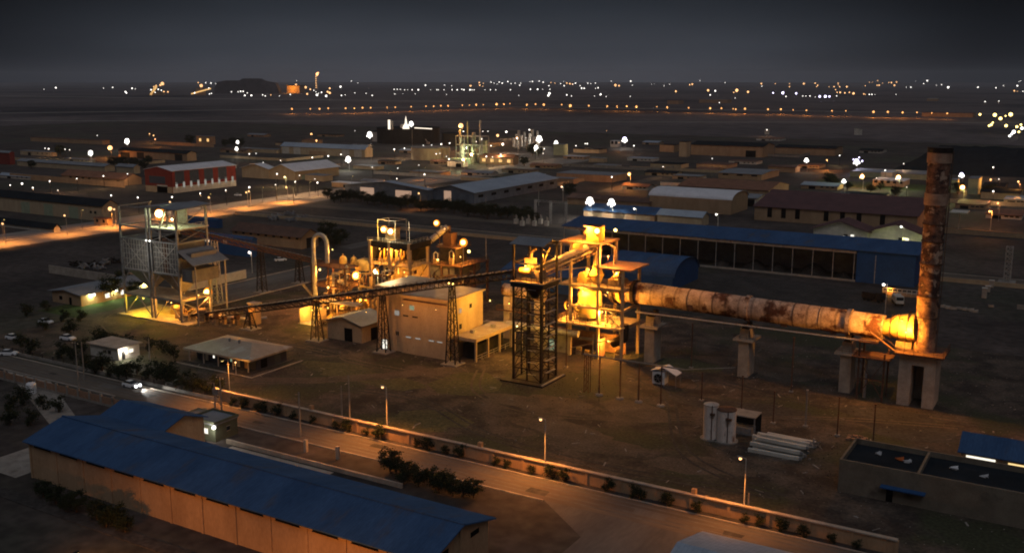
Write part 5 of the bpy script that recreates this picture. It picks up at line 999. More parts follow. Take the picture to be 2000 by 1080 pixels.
t = frame('fan_platform', 'small open platform with hot lamps behind the crusher inclined duct', -158.5, 222, -151, 229, (6, 10.8), 13.0, 'rust_steel', 'rust_steel', 1, 1, .35)
for (x, y, z, pw) in ((-172, 206, 6.8, 900), (-169, 207, 3.0, 800), (-155, 224, 10, 700), (-181, 203.5, 9.5, 800), (-186, 206, 13.6, 600), (-177, 212, 12.5, 700), (-166, 211.5, 6.4, 900), (-158.5, 231, 8, 500), (-164, 231.5, 14.5, 500)): work_lamp((x, y, z), 'hot amber work lamp in the crowded plant centre', pw, AMB, 'glow_sodium', .26)['group'] = 'hot work lamps in the plant centre'
for i in range(12):
    x, y, z = -174.5 + (i % 6) * 1.4, 205.3 + (i // 6) * 2, (.05, 3.9)[i % 2]; h = 1.2 + (i * 5 % 4) * .5
    q = T('process_machine', ['drum screen', 'hopper car', 'lit gearbox', 'feeder', 'air vessel', 'motor block', 'small crusher', 'chute', 'pump skid', 'blower', 'valve rack', 'bucket drive'][i] + ' on the low platform left of the screen house', 'machine', (x, y, z)); MB().cb(0, 0, 0, 1.1, 1.0, h * .6).build('base', 'machine', q); MB().cyl((-.5, 0, h * .8), (.5, 0, h * .8), h * .28, 12).build('drum', 'yellow_tank', q)
q = T('transfer_pier', 'orange-lit concrete pier under the low end of the long conveyor', 'pier', (-196.5, 191, 0)); MB().box(-1.3, -1, 0, 1.3, 1, 5.6).build('column', 'plaster_orange', q); MB().box(-1.6, -1.3, 5.603, 1.6, 1.3, 5.9).build('cap', 'pale_concrete', q)
work_lamp((-198.6, 188.6, 4.6), 'amber lamp beside the orange-lit pier', 420, AMB, 'glow_sodium', .2)
q = T('ground_pipe', 'orange-lit pipe run along the ground right of the silo frame', 'pipe', (-212, 189, 0)); MB().tube([(0, 0, .9), (12, 2, .9), (16, 6, .9)], .4, 10).build('pipe', 'pale_steel', q); each(MB().bar((1, 0, 0), (1, 0, .7), .4).bar((7, 1.2, 0), (7, 1.2, .7), .4).bar((13, 3, 0), (13, 3, .7), .4), 'saddle', 'concrete', q)
for i in range(10):
    x, y = -211 + i * 1.3, 184.5 + (i * 7 % 5) * .9; h = 1.0 + (i * 3 % 4) * .6
    q = T('process_machine', ['low drum', 'feeder box', 'lit pump', 'bent pipe stand', 'belt pulley', 'gear case', 'tail drum', 'motor', 'valve stand', 'guard cage'][i] + ' beside the orange flood lamp right of the silo frame', 'machine', (x, y, 0)); MB().cb(0, 0, 0, .9, .9, h * .6).build('base', 'machine', q); MB().cyl((-.5, 0, h * .8), (.5, 0, h * .8), h * .25, 10).build('drum', 'rust_steel', q)
# M2 crusher house
x0, y0, x1, y1 = -170.5, 233, -157.0, 247
W, D = x1 - x0, y1 - y0
t = frame('crusher_house', 'dark stepped crusher house with deck lamps, right of the screen house', x0, y0, x1, y1, (6, 12.6), 12.6, 'rust_steel', 'rust_steel', 2, 2, .6, True)
MB().box(.2, .2, 9.4, W - 2.4, D - .2, 12.59).build('cladding', 'sheet_grey', t)
MB().box(4, 3, 12.86, 9.5, 9, 17.3).build('upper_house', 'dark_steel', t); MB().box(3.2, 2.2, 17.303, 10.4, 10, 17.6).build('upper_deck', 'rust_steel', t)
MB().rail([(3.3, 2.3, 17.6), (10.3, 2.3, 17.6), (10.3, 9.9, 17.6)], 1.1, 1.4, .06).rail([(0, 0, 12.86), (W, 0, 12.86), (W, D, 12.86)], 1.1, 2, .07).build('railing', 'rust_steel', t)
MB().bar((W - .2, D - .3, 12.9), (W - .2, D - .3, 20), .16).bar((W + .2, 1, 12.8), (W + .2, 1, 19), .14).build('mast', 'pale_steel', t)
MB().box(4.5, 4, 17.6, 7.5, 7, 21.5).cyl((6, 5, 21.5), (6, 5, 23.5), .5, 10).build('head', 'rust_steel', t)
q = T('inclined_duct', 'dark round duct slanting up to the top of the crusher house', 'duct', (x0 - 1.5, y0 - 6, 14.5)); MB().cyl((0, 0, 0), (7.0, 11.0, 8.6), .95, 16).build('duct', 'grey_steel', q)
for k in range(6): f = (k + .5) / 6; MB().cyl((7 * f - .05, 11 * f - .08, 8.6 * f - .06), (7 * f + .05, 11 * f + .08, 8.6 * f + .06), 1.05, 16).build('flange', 'dark_steel', q)
q = T('transfer_platform', 'small railed platform with a panel box under the lone amber lamp', 'platform', (-180.5, 256, 0))
for x, y in ((0, 0), (5, 0), (5, 4), (0, 4)): MB().bar((x, y, 0), (x, y, 17.2), .25).build('leg', 'rust_steel', q)
MB().box(-.5, -.5, 14.0, 5.5, 4.5, 14.2).box(-.5, -.5, 17.2, 5.5, 4.5, 17.35).build('deck', 'floor_plate', q); MB().box(.2, .2, 17.4, 2.4, 1.2, 20).build('panel_box', 'plaster_white', q)
for p, l, pw, cl, gl, r in (((-180.5, 254.2, 21.2), 'lone amber lamp over the small railed platform', 800, AMB, 'glow_sodium', .62), ((x0 + 11.6, y0 + 4, 19.2), 'large amber deck lamp of the crusher house', 1300, AMB, 'glow_sodium', .72), ((x0 + 12.6, y0 + 5.5, 16.4), 'smaller amber lamp just below the large deck lamp', 700, AMB, 'glow_sodium', .45), ((x0 + 6.6, y0 + 2.0, 23.0), 'tiny lamp on the very top of the crusher house', 160, AMB, 'glow_warm', .22)): mount(p, l, pw, cl, gl, r)
for dx, dy, z in ((4, 1, 5.4), (10, 1, 5.4), (7, 3, 9.2), (12, 2, 15.3)): work_lamp((x0 + dx, y0 + dy, z), 'amber work lamp among the decks of the crusher house', 380)['group'] = 'work lamps in the crusher house'
for i in range(8):
    q = T('process_machine', ['white pipe hoop', 'yellow cone', 'twin pipe bend', 'small crusher', 'belt drive', 'lit gear box', 'valve stand', 'short chute'][i] + ' on the decks of the crusher house', 'machine', (x0 + 1 + i * 1.6, y0 + .8 + (i % 2), [.05, 6.3, 12.9][i % 3])); h = 1.6 + (i * 3 % 4) * .6
    MB().cb(0, 0, 0, 1.2, 1, h * .5).build('base', 'machine', q); MB().tube([(-.7, 0, h * .4), (-.7, 0, h), (0, 0, h + .6), (.7, 0, h), (.7, 0, h * .4)], .15, 8).build('hoop', 'pale_steel', q)
# behind the long conveyor: rusty duct on posts, left of the lattice tower
t = T('dust_duct', 'short rust-stained horizontal drum on concrete posts left of the lattice tower', 'drum', (-131, 214, 0)); MB().cyl((0, 0, 12.6), (12, 0, 12.2), 1.5, 24).build('drum', 'kiln', t)
for x in (1.5, 10.5): MB().box(x - .9, -1.2, 0, x + .9, 1.2, 10.9).build('pier', 'pale_concrete', t)
MB().box(-1, -2.2, 7.4, 13.5, -1.8, 7.7).rail([(-1, -2.2, 7.7), (13, -2.2, 7.7)], 1.1, 2.2, .08).build('walkway', 'rust_steel', t)
MB().cyl((-3, -4, 4.4), (20, -4, 4.0), .5, 12).build('pipe', 'pale_steel', t)
work_lamp((-127, 210, 10.0), 'amber lamp under the short rusty drum', 300); work_lamp((-117, 197, 8.2), 'pale lamp on the wall left of the lattice tower', 800, YEL, 'glow_green')
work_lamp((-124.5, 197, 13.5), 'assumed amber lamp on the walkway facing the end wall of the plant building', 900, YEL)  # assumed lamp, put in to make the end wall bright
for a_ in (-150.5, -139.5, -130): work_lamp((a_, 182.4, 13.5 if a_ > -148 else 10.5), 'added amber lamp below the long conveyor brightening the plant building', 330, (1, .38, .08), r=.07)['group'] = 'added fill lamps below the long conveyor'  # added lamps without a seen source, they wash the front wall
q = T('pipe_stand', 'pale portal stand by the canopy left of the lattice tower', 'stand', (-121.2, 203, 0)); MB().bar((0, 0, 0), (0, 0, 5.4), .3).bar((2, 0, 0), (2, 0, 5.4), .3).bar((-.3, 0, 5.4), (2.3, 0, 5.4), .3).build('frame', 'pale_steel', q)
# ---- big ground floodlights on poles
def pole_lamp(head, label, power, color, glow, r, h=None, name='street_lamp', cat='street lamp', group=None, arm=.9, spot=None):
    """pole lamp whose head is at photo pixel head, at height h"""
    a, b, _ = S(head[0], head[1], h); t = T(name, label, cat, (a + arm, b, 0), group)
    MB().cyl((0, 0, 0), (0, 0, h + .15), .13, 8, .08).build('pole', 'pale_steel', t)
    MB().bar((0, 0, h + .15), (-arm, 0, h + .3), .1).build('arm', 'pale_steel', t)
    MB().box(-arm - .45, -.16, h + .2, -arm + .25, .16, h + .36).build('lamp_case', 'grey_steel', t)
    MB().ball((-arm, 0, h), r, 12, 8).build('lamp', glow, t, smooth=True)
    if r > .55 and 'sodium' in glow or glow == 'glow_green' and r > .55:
        lamp_halo((-arm, 0, h), r, t)
    if power: light((-arm, -r - .3, h - r * .5) if not spot else (-arm, 0, h - r - .15), power, color, t, .25, spot)
    return t
for hd, h, pw, cl, gl, r, l in (((404, 571), 6.5, 3600, SOD, 'glow_sodium', .85, 'big orange flood lamp on the post right of the silo frame'), ((695, 538), 9, 2000, SOD, 'glow_sodium', .85, 'big orange flood lamp between bent duct and screen house'), ((733, 530), 9, 1100, GRN, 'glow_green', .6, 'greenish-white flood lamp at the left column of the screen house'), ((822, 522), 11, 1300, GRN, 'glow_green', .72, 'greenish-white flood lamp behind the long conveyor'), ((487, 493), 7, 300, WHT, 'glow_white', .4, 'small white lamp beside the blue shed under the second conveyor')):
    pole_lamp(hd, l, pw, cl, gl, r, h)
for hd, h, l in (((747, 756), 9.6, 'left road lamp on the boundary wall, nearest the office'), ((1056, 819), 9.6, 'middle road lamp on the boundary wall, before the dark yard'), ((1446, 895), 9.2, 'right road lamp on the boundary wall, near the pile of concrete poles')): lamp_post = pole_lamp(hd, l, 0, SOD, 'glow_warm', .24, h); light((-.9, -3.0, h - .3), {747: 4200, 1056: 3600, 1446: 2100}[hd[0]], SOD, lamp_post, .25, 148).rotation_euler = (R(-13), 0, 0)
LITS = [((5, 437), 'orange street lamp at the very left edge by the avenue', 5616), ((126, 421), 'orange street lamp in front of the long beige warehouse', 5616), ((215, 408), 'left head of the twin orange street lamp by the avenue kiosk', 5616), ((223, 409), 'right head of the twin orange street lamp by the avenue kiosk', 2592), ((332, 395), 'orange street lamp above the silo canopy', 5184), ((408, 386), 'orange street lamp near the avenue kerb right of the silo head', 5616), ((481, 376), 'left orange lamp of the close pair on the far avenue', 3888), ((486, 374), 'right orange lamp of the close pair on the far avenue', 3888), ((559, 366), 'yellowish lamp at the far end of the avenue', 9360), ((818, 378), 'white-orange lamp in front of the left grey-blue warehouse', 1500), ((1229, 340), 'large orange lamp right of the orange-walled building', 5000), ((1097, 365), 'small lamp above the lone dark tree', 300), ((1933, 413), 'warm lamp on the dim right-hand street', 1500), ((1949, 397), 'small warm lamp further up the right-hand street', 500), ((1726, 556), 'warm lamp at the head of the parked trucks', 60), ((1760, 443), 'tiny lamp on the right red gable', 120), ((1239, 408), 'tiny white lamp on the floodlit blue roof', 120), ((1399, 419), 'tiny white lamp by the arched white roof wall', 200), ((608, 262), 'warm lamp on the terracotta block', 600), ((215, 289), 'big warm lamp at the left end of the long orange shed', 4500), ((900, 246), 'huge warm floodlight at the right of the black tanks', 9000)]
for (hd, l, pw) in LITS:
    D_ = Vector(S(*hd, 8)).length; r = {1229: 1.0, 215: .9 if hd[1] > 300 else 1.9, 900: 2.2, 1726: .4}.get(hd[0], .5 * max(.8, D_ / 600))
    pole_lamp(hd, l, pw, SOD if pw > 400 else WHT, 'glow_warm' if pw > 250 else 'glow_white', r, 8.5 if hd[0] != 900 else 24, spot=140 if 'avenue' in l or 'warehouse' in l or 'silo' in l else None)
WH = [((722, 262), 1.9, 8000, 'huge white floodlight at the left of the black tanks'), ((803, 241), 1.9, 2500, 'white floodlight on top of the black tanks'), ((1053, 270), 2.4, 3500, 'big white floodlight left of the pale green cube'), ((1220, 272), 2.0, 2500, 'bluish white floodlight by the small white house'), ((1086, 278), 1.5, 1500, 'white lamp on the pale green cube'), ((1047, 287), 1.4, 900, 'white lamp below the big white floodlight'), ((1152, 391), 1.5, 2600, 'left one of two white floodlights over the blue roof'), ((1194, 394), 1.4, 2600, 'right one of two white floodlights over the blue roof'), ((248, 275), 2.0, 1200, 'white lamp among dark bushes, far left'), ((177, 298), 1.6, 1200, 'bright white lamp left of the warm lamp, far left'), ((680, 310), 1.7, 2500, 'bright white lamp in front of the long blue-grey shed'), ((464, 277), 1.2, 500, 'upper of two stacked white lamps'), ((462, 290), 1.2, 500, 'lower of two stacked white lamps'), ((1673, 315), 1.6, 900, 'violet-white lamp cluster head'), ((1878, 341), 1.1, 700, 'violet-white lamp right of the chimney'), ((1575, 312), 1.2, 500, 'white lamp below the long orange shed'), ((1648, 353), .9, 900, 'white lamp at the left of the green-lit compound')]
for hd, r, pw, l in WH: WP = pole_lamp(hd, l, pw, BLU if 'violet' in l else WHT, 'glow_blue' if 'violet' in l or 'bluish' in l else 'glow_white', r, {722: 22, 803: 24}.get(hd[0], 9), 'floodlight_pole', 'floodlight'); hh_ = {722: 22, 803: 24}.get(hd[0], 9); [MB().ball((-.9 + dx * r, -dy * r, hh_ - dz * r), r * k, 10, 6).build('lamp', 'glow_white', WP, smooth=True) for dx, dy, dz, k in ((1.1, .3, .7, .55), (-1.0, .2, .9, .42), (.2, .2, 1.5, .38))]
for hd, cl, l in (((1684, 345), GRN, 'greenish lamp in the compound at the right'), ((1755, 346), GRN, 'second greenish lamp in the compound at the right'), ((1880, 366), (1, .85, .25), 'yellowish lamp between the two yellow blocks'), ((921, 302), GRN, 'green-white lamp in the middle of the chemical plant'), ((905, 312), GRN, 'low green-white lamp of the chemical plant'), ((925, 284), YEL, 'upper yellow lamp of the chemical plant')): pole_lamp(hd, l, 2200, cl, 'glow_green', .9, 8, 'floodlight_pole', 'floodlight')
# ---- smaller mid-distance lamps: one mesh each
def glow_mesh(name, r, glow, pole):
    m = MB(); m.ball((0, 0, 0), r, 10, 6); m.cur = 1; m.bar((r * .5, 0, -pole), (r * .5, 0, -r * .2), max(.16, r * .14)); m.bar((r * .5, 0, -r * .1), (0, 0, r), .1)
    o = m.build(name, [glow, 'dark_steel']); me = o.data; bpy.data.objects.remove(o); return me
def lampset(name, cat, label, group, glow, pts, h, rpx, power=0, color=(1, .58, .28)):
    me = {}
    for i, p in enumerate(pts):
        px, py = p[0], p[1]; k = p[2] if len(p) > 2 else 1.0; D_ = min(11000, (CH - h) * F / max(1.0, py - HZ))
        zz = h
        if (CH - h) * F / max(1.0, py - HZ) > 11000: zz = CH - (py - HZ) * 11000 / F
        a, b, z = S(px, py, zz) if py > HZ + .6 else (0, 0, 0)
        if py <= HZ + .6: u = (px - 1000) / F; x, y = u * 11000, 11000; a, b, z = x * cT + y * sT, -x * sT + y * cT, 64
        r = rpx * .62 * k * random.choice((.62, .8, .95, 1.15)) * Vector((a, b)).length / F * (.82 if py > 240 else 1)
        key = round(r, 1), round(z)
        if key not in me: me[key] = glow_mesh(name, max(r, .15), glow, z)
        o = bpy.data.objects.new(name, me[key]); sc.collection.objects.link(o); o.location = (a, b, z); tag(o, label, cat, group)
        if power and k > .75: light((0, 0, -r * 1.3 - .2), power * k * k, color, o, .3)
lampset('street_lamp', 'street lamp', 'small white street lamp on the dark lots left of the red hall', 'white lamps on the left lots', 'glow_white', [(20, 362), (43, 359, 1.2), (97, 354, 1.2), (64, 367), (113, 372), (217, 382), (269, 386), (336, 385), (391, 378), (441, 372), (249, 340), (202, 344), (150, 349), (88, 290, .8), (95, 291, .8), (127, 292, .8), (136, 293, .8), (190, 265, .7)], 8, 2.3, 900)
lampset('street_lamp', 'street lamp', 'small white street lamp around the twin-gabled hall', 'white lamps around the twin-gabled hall', 'glow_white', [(514, 318), (548, 314), (610, 308), (641, 305), (541, 340, 1.2), (585, 343), (615, 350), (620, 357), (577, 355), (538, 361), (487, 366, 1.1), (576, 356), (666, 302, .8), (500, 300, .7), (487, 301), (727, 327, .8), (777, 329, .7), (818, 323, .7), (829, 341, 1.2), (775, 349, .8)], 8, 2.3, 1300)
lampset('street_lamp', 'street lamp', 'small white lamp in the lit works around the black tanks', 'white lamps around the black tanks', 'glow_white', [(770, 292, 1.1), (790, 290), (827, 285, 1.4), (843, 284, 1.2), (862, 282, 1.2), (878, 280, 1.2), (852, 301, .8), (859, 300, .7), (872, 306), (877, 311, 1.2), (989, 258, 1.3), (959, 285, 1.5), (982, 282, 1.5), (941, 272, 1.6), (953, 257, .7), (943, 257, .7), (978, 302, 1.5), (962, 307), (950, 306), (693, 256, .7), (905, 257, 1.0), (912, 289, 1.5), (930, 277, 1.2)], 8, 2.4, 1500)
lampset('street_lamp', 'street lamp', 'small white lamp on the plain right of the white floodlights', 'white lamps right of centre', 'glow_white', [(1034, 254), (1037, 271, .8), (1045, 294, 1.2), (1063, 291, .9), (1061, 300, .9), (1125, 285, 1.2), (1143, 281, .9), (1147, 281, .9), (1238, 285), (1195, 346), (1295, 326, .8), (1391, 310, .8), (1640, 304), (1765, 320, 1.1), (1729, 333, .8), (1940, 327, 1.1), (1712, 348, 1), (1750, 350, 1), (1951, 350, .9), (1498, 254, 1.2), (1951, 198, .8), (1924, 199, .8), (1940, 374, 1.3), (1771, 366, .9)], 8, 2.2, 1000)
lampset('street_lamp', 'street lamp', 'small warm lamp scattered over the middle distance', 'warm lamps in the middle distance', 'glow_warm', [(972, 265, 1.8), (618, 275, 1.2), (1209, 279), (1615, 313, 1.8), (1684, 340, 1.2), (1935, 351), (1989, 355, 1.4), (1992, 360, 1.2), (1896, 349, 1.4), (300, 265, 1.6), (303, 272, 1.4), (292, 262), (1449, 282, .6), (1185, 256, .5)], 8, 2.4, 1500, SOD)
lampset('street_lamp', 'street lamp', 'violet-white lamp in the tight cluster on the right plain', 'violet-white lamp cluster', 'glow_blue', [(1678, 308, 1.3), (1684, 315, 1.1), (1667, 312, 1.1)], 9, 3)
HW = [(570, 213, 1.3), (606, 213), (624, 213), (641, 212, .8), (675, 212, .9), (692, 212, 1.4), (708, 211), (724, 211), (756, 210, 1.1), (772, 210), (803, 209, 1.3), (832, 208), (847, 208), (861, 207), (875, 207), (903, 206), (917, 206), (930, 205), (944, 205), (970, 204, 1.3), (984, 204), (996, 203), (1029, 205, 1.4), (1046, 204, .9), (1062, 205, 1.5), (1097, 205, .9), (1114, 207, 1.6), (1150, 207, .9), (1186, 208, .9), (1205, 208, 1.4), (1224, 208, 1.4), (1243, 209, 1.5), (1283, 209), (1303, 210), (1345, 211, 1.3), (1387, 212, 1.3), (1409, 212, .9), (1432, 213, 1.2), (1437, 214, .9), (1455, 213, 1.4), (1500, 214), (1525, 214, 1.4), (1549, 215, .8), (1575, 216, 1.4), (1625, 217, 1.3), (1652, 217, .9), (1706, 219, 1.5), (1734, 219, 1.3), (1763, 220, 1.4), (1791, 220, .9), (1820, 221, 1), (1850, 222, 1)]
lampset('highway_lamp', 'street lamp', 'warm lamp in the long row along the far highway', 'row of lamps along the far highway', 'glow_orange_lamp', HW, 10, 2.3, 3500, SOD)
lampset('highway_lamp', 'street lamp', 'yellow lamp in the cluster on the junction at the right edge', 'yellow lamps at the right edge', 'glow_sodium', [(1914, 224, 1.2), (1943, 225, 1.3), (1954, 232, 1.2), (1974, 224, 1.4), (1964, 227), (1932, 246, 1.4), (1939, 240, 1.2), (1936, 244, 1.1), (1965, 246, 1.3), (1986, 248, 1.1), (1994, 244, 1.1), (1990, 258, 1.3)], 10, 3.2)
lampset('highway_lamp', 'street lamp', 'white headlamp-bright light at the right edge below the yellow lamps', 'white lights at the right edge', 'glow_white', [(1980, 258, 1.6), (1972, 266, 1.3), (1996, 251, 1.4), (1976, 262, 1.2)], 5, 3.2)
HZL = {'w': [(86, 175, .7), (109, 172, 1.5), (220, 171, 1.6), (245, 180, 1.5), (247, 182, 1.2), (258, 173, 1.1), (264, 174, 1.1), (202, 173, .8), (295, 176, 2), (303, 181, .9), (309, 175, 1.2), (315, 177), (426, 173, 1.3), (402, 162, .9), (412, 163), (421, 164), (400, 173), (408, 173), (380, 182, 1.3), (409, 184, 1.4), (413, 183, .9), (452, 180, 1.5), (465, 180, 1.3), (470, 179, 1.3), (475, 179, 1.3), (471, 166), (478, 187, 1.4), (491, 187, 1.3), (483, 167, 1), (483, 182), (518, 188, .9), (513, 186, .8), (546, 188, 1), (567, 185, .9), (613, 177, 1), (617, 180), (622, 183, 1.2), (628, 181), (619, 186, 1.7), (637, 188, 2.4), (665, 170, 1.9), (667, 187), (674, 186), (727, 187, 1.3), (693, 182, .8), (715, 183, .6), (686, 159, .7), (699, 163, .6), (587, 158, .5), (770, 175, .9), (776, 175, .9), (782, 175, .7), (790, 176, .6), (796, 176, .6), (805, 176), (817, 176, 1.2), (831, 167, 1.2), (841, 176, .8), (853, 176), (856, 176), (867, 176, 1.2), (868, 167), (882, 168, .6), (883, 176, 1.3), (893, 176), (902, 175), (906, 176), (918, 176, 1.2), (922, 176, 1), (926, 176, 1), (771, 184, .9), (787, 184, .6), (811, 184, .6), (872, 185, .6), (947, 176), (958, 176), (968, 176), (997, 176), (959, 161, 1.2), (965, 163), (971, 165), (975, 161, .9), (981, 163), (992, 160), (998, 164)],
 'w2': [(1006, 163, .7), (1015, 167, 1.2), (1017, 163, .8), (1035, 160), (1040, 160), (1053, 159), (1061, 161, 1.2), (1072, 168, 1.3), (1095, 164, 1.1), (1101, 160, .8), (1102, 168, 1.2), (1119, 165, 1.1), (1124, 163), (1133, 168, .8), (1136, 173, 1.2), (1141, 173, 1.1), (1148, 163), (1154, 164), (1163, 163, 1.1), (1163, 173, 1.1), (1168, 172, 1), (1036, 175, 1), (1050, 175, 1.2), (1060, 175), (1074, 175, 1.2), (1073, 183, 1.9), (1071, 187, 1.6), (1107, 186), (1116, 188, 1), (1161, 188, .9), (1173, 185, 2.1), (1184, 189, .8), (1013, 187, .7), (1194, 159, 1), (1232, 159, 1.2), (1235, 167, 1.2), (1273, 165, .7), (1278, 165, .5), (1297, 168, .8), (1308, 165, .8), (1231, 189, 1), (1397, 178, 1.5), (1387, 186, 1.4), (1360, 158, .6), (1416, 162, .6), (1488, 169, 1.2), (1436, 192, 1), (1405, 201, 1.3), (1535, 189, 1), (1582, 188, 1.1), (1568, 188, .7), (1574, 188, .7), (1592, 190, .6), (1634, 188, 1.3), (1770, 171, .9), (1779, 171, 1), (1796, 158, 1.2), (1804, 164, .9), (1829, 167, .6), (1839, 166, 1), (1852, 171, 1.6), (1910, 171, 1.4), (1945, 172, 1.1), (1960, 168, 1.2), (1987, 168, 1.2), (1975, 158, .5), (1990, 160, .8), (1774, 158, .5), (1998, 179, 1), (1698, 185, .8), (1703, 185, .8), (1709, 185, .6), (1750, 185, .0 + .6)],
 'o': [(305, 168, 1.6), (317, 164, 2.6), (320, 180, 1.5), (328, 180, 1.5), (313, 167, 1.4), (300, 170, 1.3), (387, 162, 1.1), (393, 168, 2.4), (393, 173, 1.5), (578, 166, 1.6), (597, 171, 2.6), (606, 175, 2.2), (600, 184, 1.6), (644, 173, 2.5), (644, 182, 2.4), (640, 180, 1.4), (518, 171, 1.8), (529, 186, .8), (1076, 162, 1.1), (1084, 163, 1), (1107, 163, 1.1), (1113, 164, 1.8), (1118, 165, 1), (919, 168, 1.8), (937, 167, 2.2), (936, 162, 1.1), (944, 163, 1), (943, 169, 1), (1202, 167, 1.9), (1209, 168, 1.3), (1320, 179, 2.5), (1347, 166, 1.4), (1352, 165, 1.3), (1383, 177, 3.1), (1439, 177, 3.4), (1433, 181, 1.5), (1461, 180, 2.3), (1487, 164, 1.3), (1514, 164, 1.3), (1542, 164, 1.3), (1542, 170, 1.2), (1570, 164, 1.4), (1592, 163, 1), (1597, 167, 1.3), (1595, 170, 1.3), (1619, 170, 1.1), (1629, 170, 1.3), (1637, 163, 1), (1637, 166, 1), (1640, 170, 1.3), (1654, 170, 1.2), (1632, 176, 1.4), (1635, 181, 1), (1641, 181, 1.2), (1650, 182, 1.2), (1659, 181, 1.1), (1667, 183, 1.6), (1687, 184, 1.2), (1690, 185, 1), (1690, 168, 1.2), (1698, 161, 1), (1701, 158, .8), (1704, 161, .8), (1713, 167, 1.1), (1717, 167, 1.1), (1724, 163, 1), (1736, 162), (1741, 162, 1), (1747, 167, 1.5), (1751, 161, 1.1), (1981, 178, 1), (1987, 179, .8)],
 'b': [(1510, 182, 2), (1529, 182, 2), (1555, 183, 2), (1601, 189, 1.9), (1612, 189, 1.9), (1620, 189, 1.9)]}
lampset('distant_lamp', 'distant lamp', 'tiny white light in the left half of the far horizon', 'white lights on the left horizon', 'glow_white', HZL['w'], 14, 1.55)
lampset('distant_lamp', 'distant lamp', 'tiny white light in the right half of the far horizon', 'white lights on the right horizon', 'glow_white', HZL['w2'], 14, 1.55)
lampset('distant_lamp', 'distant lamp', 'warm light on the far horizon', 'warm lights on the horizon', 'glow_warm', HZL['o'], 14, 1.7)
lampset('distant_lamp', 'distant lamp', 'bluish white light below the right horizon', 'bluish lights on the right horizon', 'glow_blue', HZL['b'], 14, 1.7)
# ================================================================== YARD THINGS
def upole(px, py, top, label, cross=True, trafo=False, m='concrete', r=.14):
    a, b, _ = S(px, py); h = Z(px, py, top); t = T('utility_pole', label, 'pole', (a, b, 0))
    MB().cyl((0, 0, 0), (0, 0, h), r * 1.25, 8, r * .7).build('pole', m, t)
    if cross: MB().box(-1.0, -.06, h - .5, 1.0, .06, h - .38).build('crossarm', 'dark_steel', t)
    if cross:
        for x in (-.9, 0, .9): MB().cyl((x, 0, h - .378), (x, 0, h - .15), .07, 6).build('insulator', 'plaster_white', t)
    if trafo: MB().box(-1.9, -.45, h * .45, -.35, .45, h * .45 + 1.3).cyl((-1.5, 0, h * .45 + 1.3), (-1.5, 0, h * .45 + 1.7), .12, 6).build('transformer', 'grey_steel', t)
    return t
upole(155, 768, 668, 'left of two grey poles on the front road verge by the guard house')
upole(165, 742, 668, 'thinner pole just behind the left verge pole', False)
upole(433, 803, 735, 'power pole carrying a transformer box behind the big blue roof', True, True)
upole(421, 801, 748, 'bare second leg pole beside the transformer pole', False)
upole(587, 852, 765, 'single grey pole between garden wall and boundary wall', False)
upole(668, 812, 753, 'pale short pole inside the boundary wall', False); upole(684, 838, 733, 'dim taller pole next to the pale short pole', False)
upole(1461, 1003, 962, 'faint grey pole beside the boundary wall at lower right', False)
upole(227, 440, 398, 'left pole of the pair beside the avenue kiosk', False); upole(234, 441, 402, 'right pole of the pair beside the avenue kiosk', False)
upole(1052, 402, 370, 'thin pole left of the lone dark tree'); upole(949, 420, 378, 'leaning grey pole at the back road', False); upole(541, 395, 350, 'thin pole near the end of the avenue', False); upole(574, 398, 366, 'pole by the tree belt', False)
upole(293, 705, 660, 'thin lamp-less post beside the guard house row', False)
# pipe-rack posts in the yard, joined by a long pipe
t = T('pipe_line', 'long thin pipe carried on steel posts across the yard left of the white fan', 'pipeline', (-92, 182.5, 0))
MB().cyl((0, 0, 8.4), (22.5, 0, 8.4), .17, 8).cyl((22.5, 0, 8.4), (31, 6, 8.6), .09, 8).build('pipe', 'concrete', t)
for x in (3.8, 8.6, 12.8, 17.7): MB().bar((x, 0, .4), (x, 0, 8.3), .22).build('post', 'rust_steel', t); MB().lathe((x, 0, 0), [(.9, 0), (.8, .25), (.35, .4)], 10).build('footing', 'concrete', t)
MB().bar((.2, 0, 0), (.2, 0, 8.3), .12).bar((1.2, 0, 0), (1.2, 0, 8.3), .12).bar((.2, 1, 0), (.2, 1, 8.3), .12).bar((1.2, 1, 0), (1.2, 1, 8.3), .12).build('post', 'rust_steel', t)
br = MB()
for i in range(6): br.bar((.2, 0, i * 1.35), (1.2, 0, i * 1.35 + 1.35), .06).bar((.2, 0, i * 1.35 + 1.35), (1.2, 0, i * 1.35 + 1.35), .06)
br.build('brace', 'rust_steel', t)
for i, (px, py, top) in enumerate(((1370, 782, 728), (1350, 718, 632), (1448, 800, 735), (1510, 826, 765), (1573, 832, 762), (1635, 850, 776), (1705, 865, 790), (1545, 765, 660), (1106, 717, 585))):
    a, b, _ = S(px, py); h = Z(px, py, top); q = T('steel_post', ['rusty post right of the white fan', 'tall brown post behind the white fan', 'thin dark post left of the pole pile', 'dark post above the pole pile', 'post with a bright tip above the pole pile', 'dim post right of the pole pile', 'dim post left of the parapet building', 'thin brown post between middle and right kiln piers', 'thin brown post between lattice tower and ground bay'][i], 'post', (a, b, 0))
    MB().bar((0, 0, .2), (0, 0, h), .2).build('post', 'rust_steel' if i != 4 else 'grey_steel', q); MB().cb(0, 0, 0, .9, .9, .2).build('footing', 'concrete', q)
    MB().box(-.2, -.2, h + .002, .2, .2, h + .12).build('cap', 'pale_steel' if i == 4 else 'rust_steel', q)
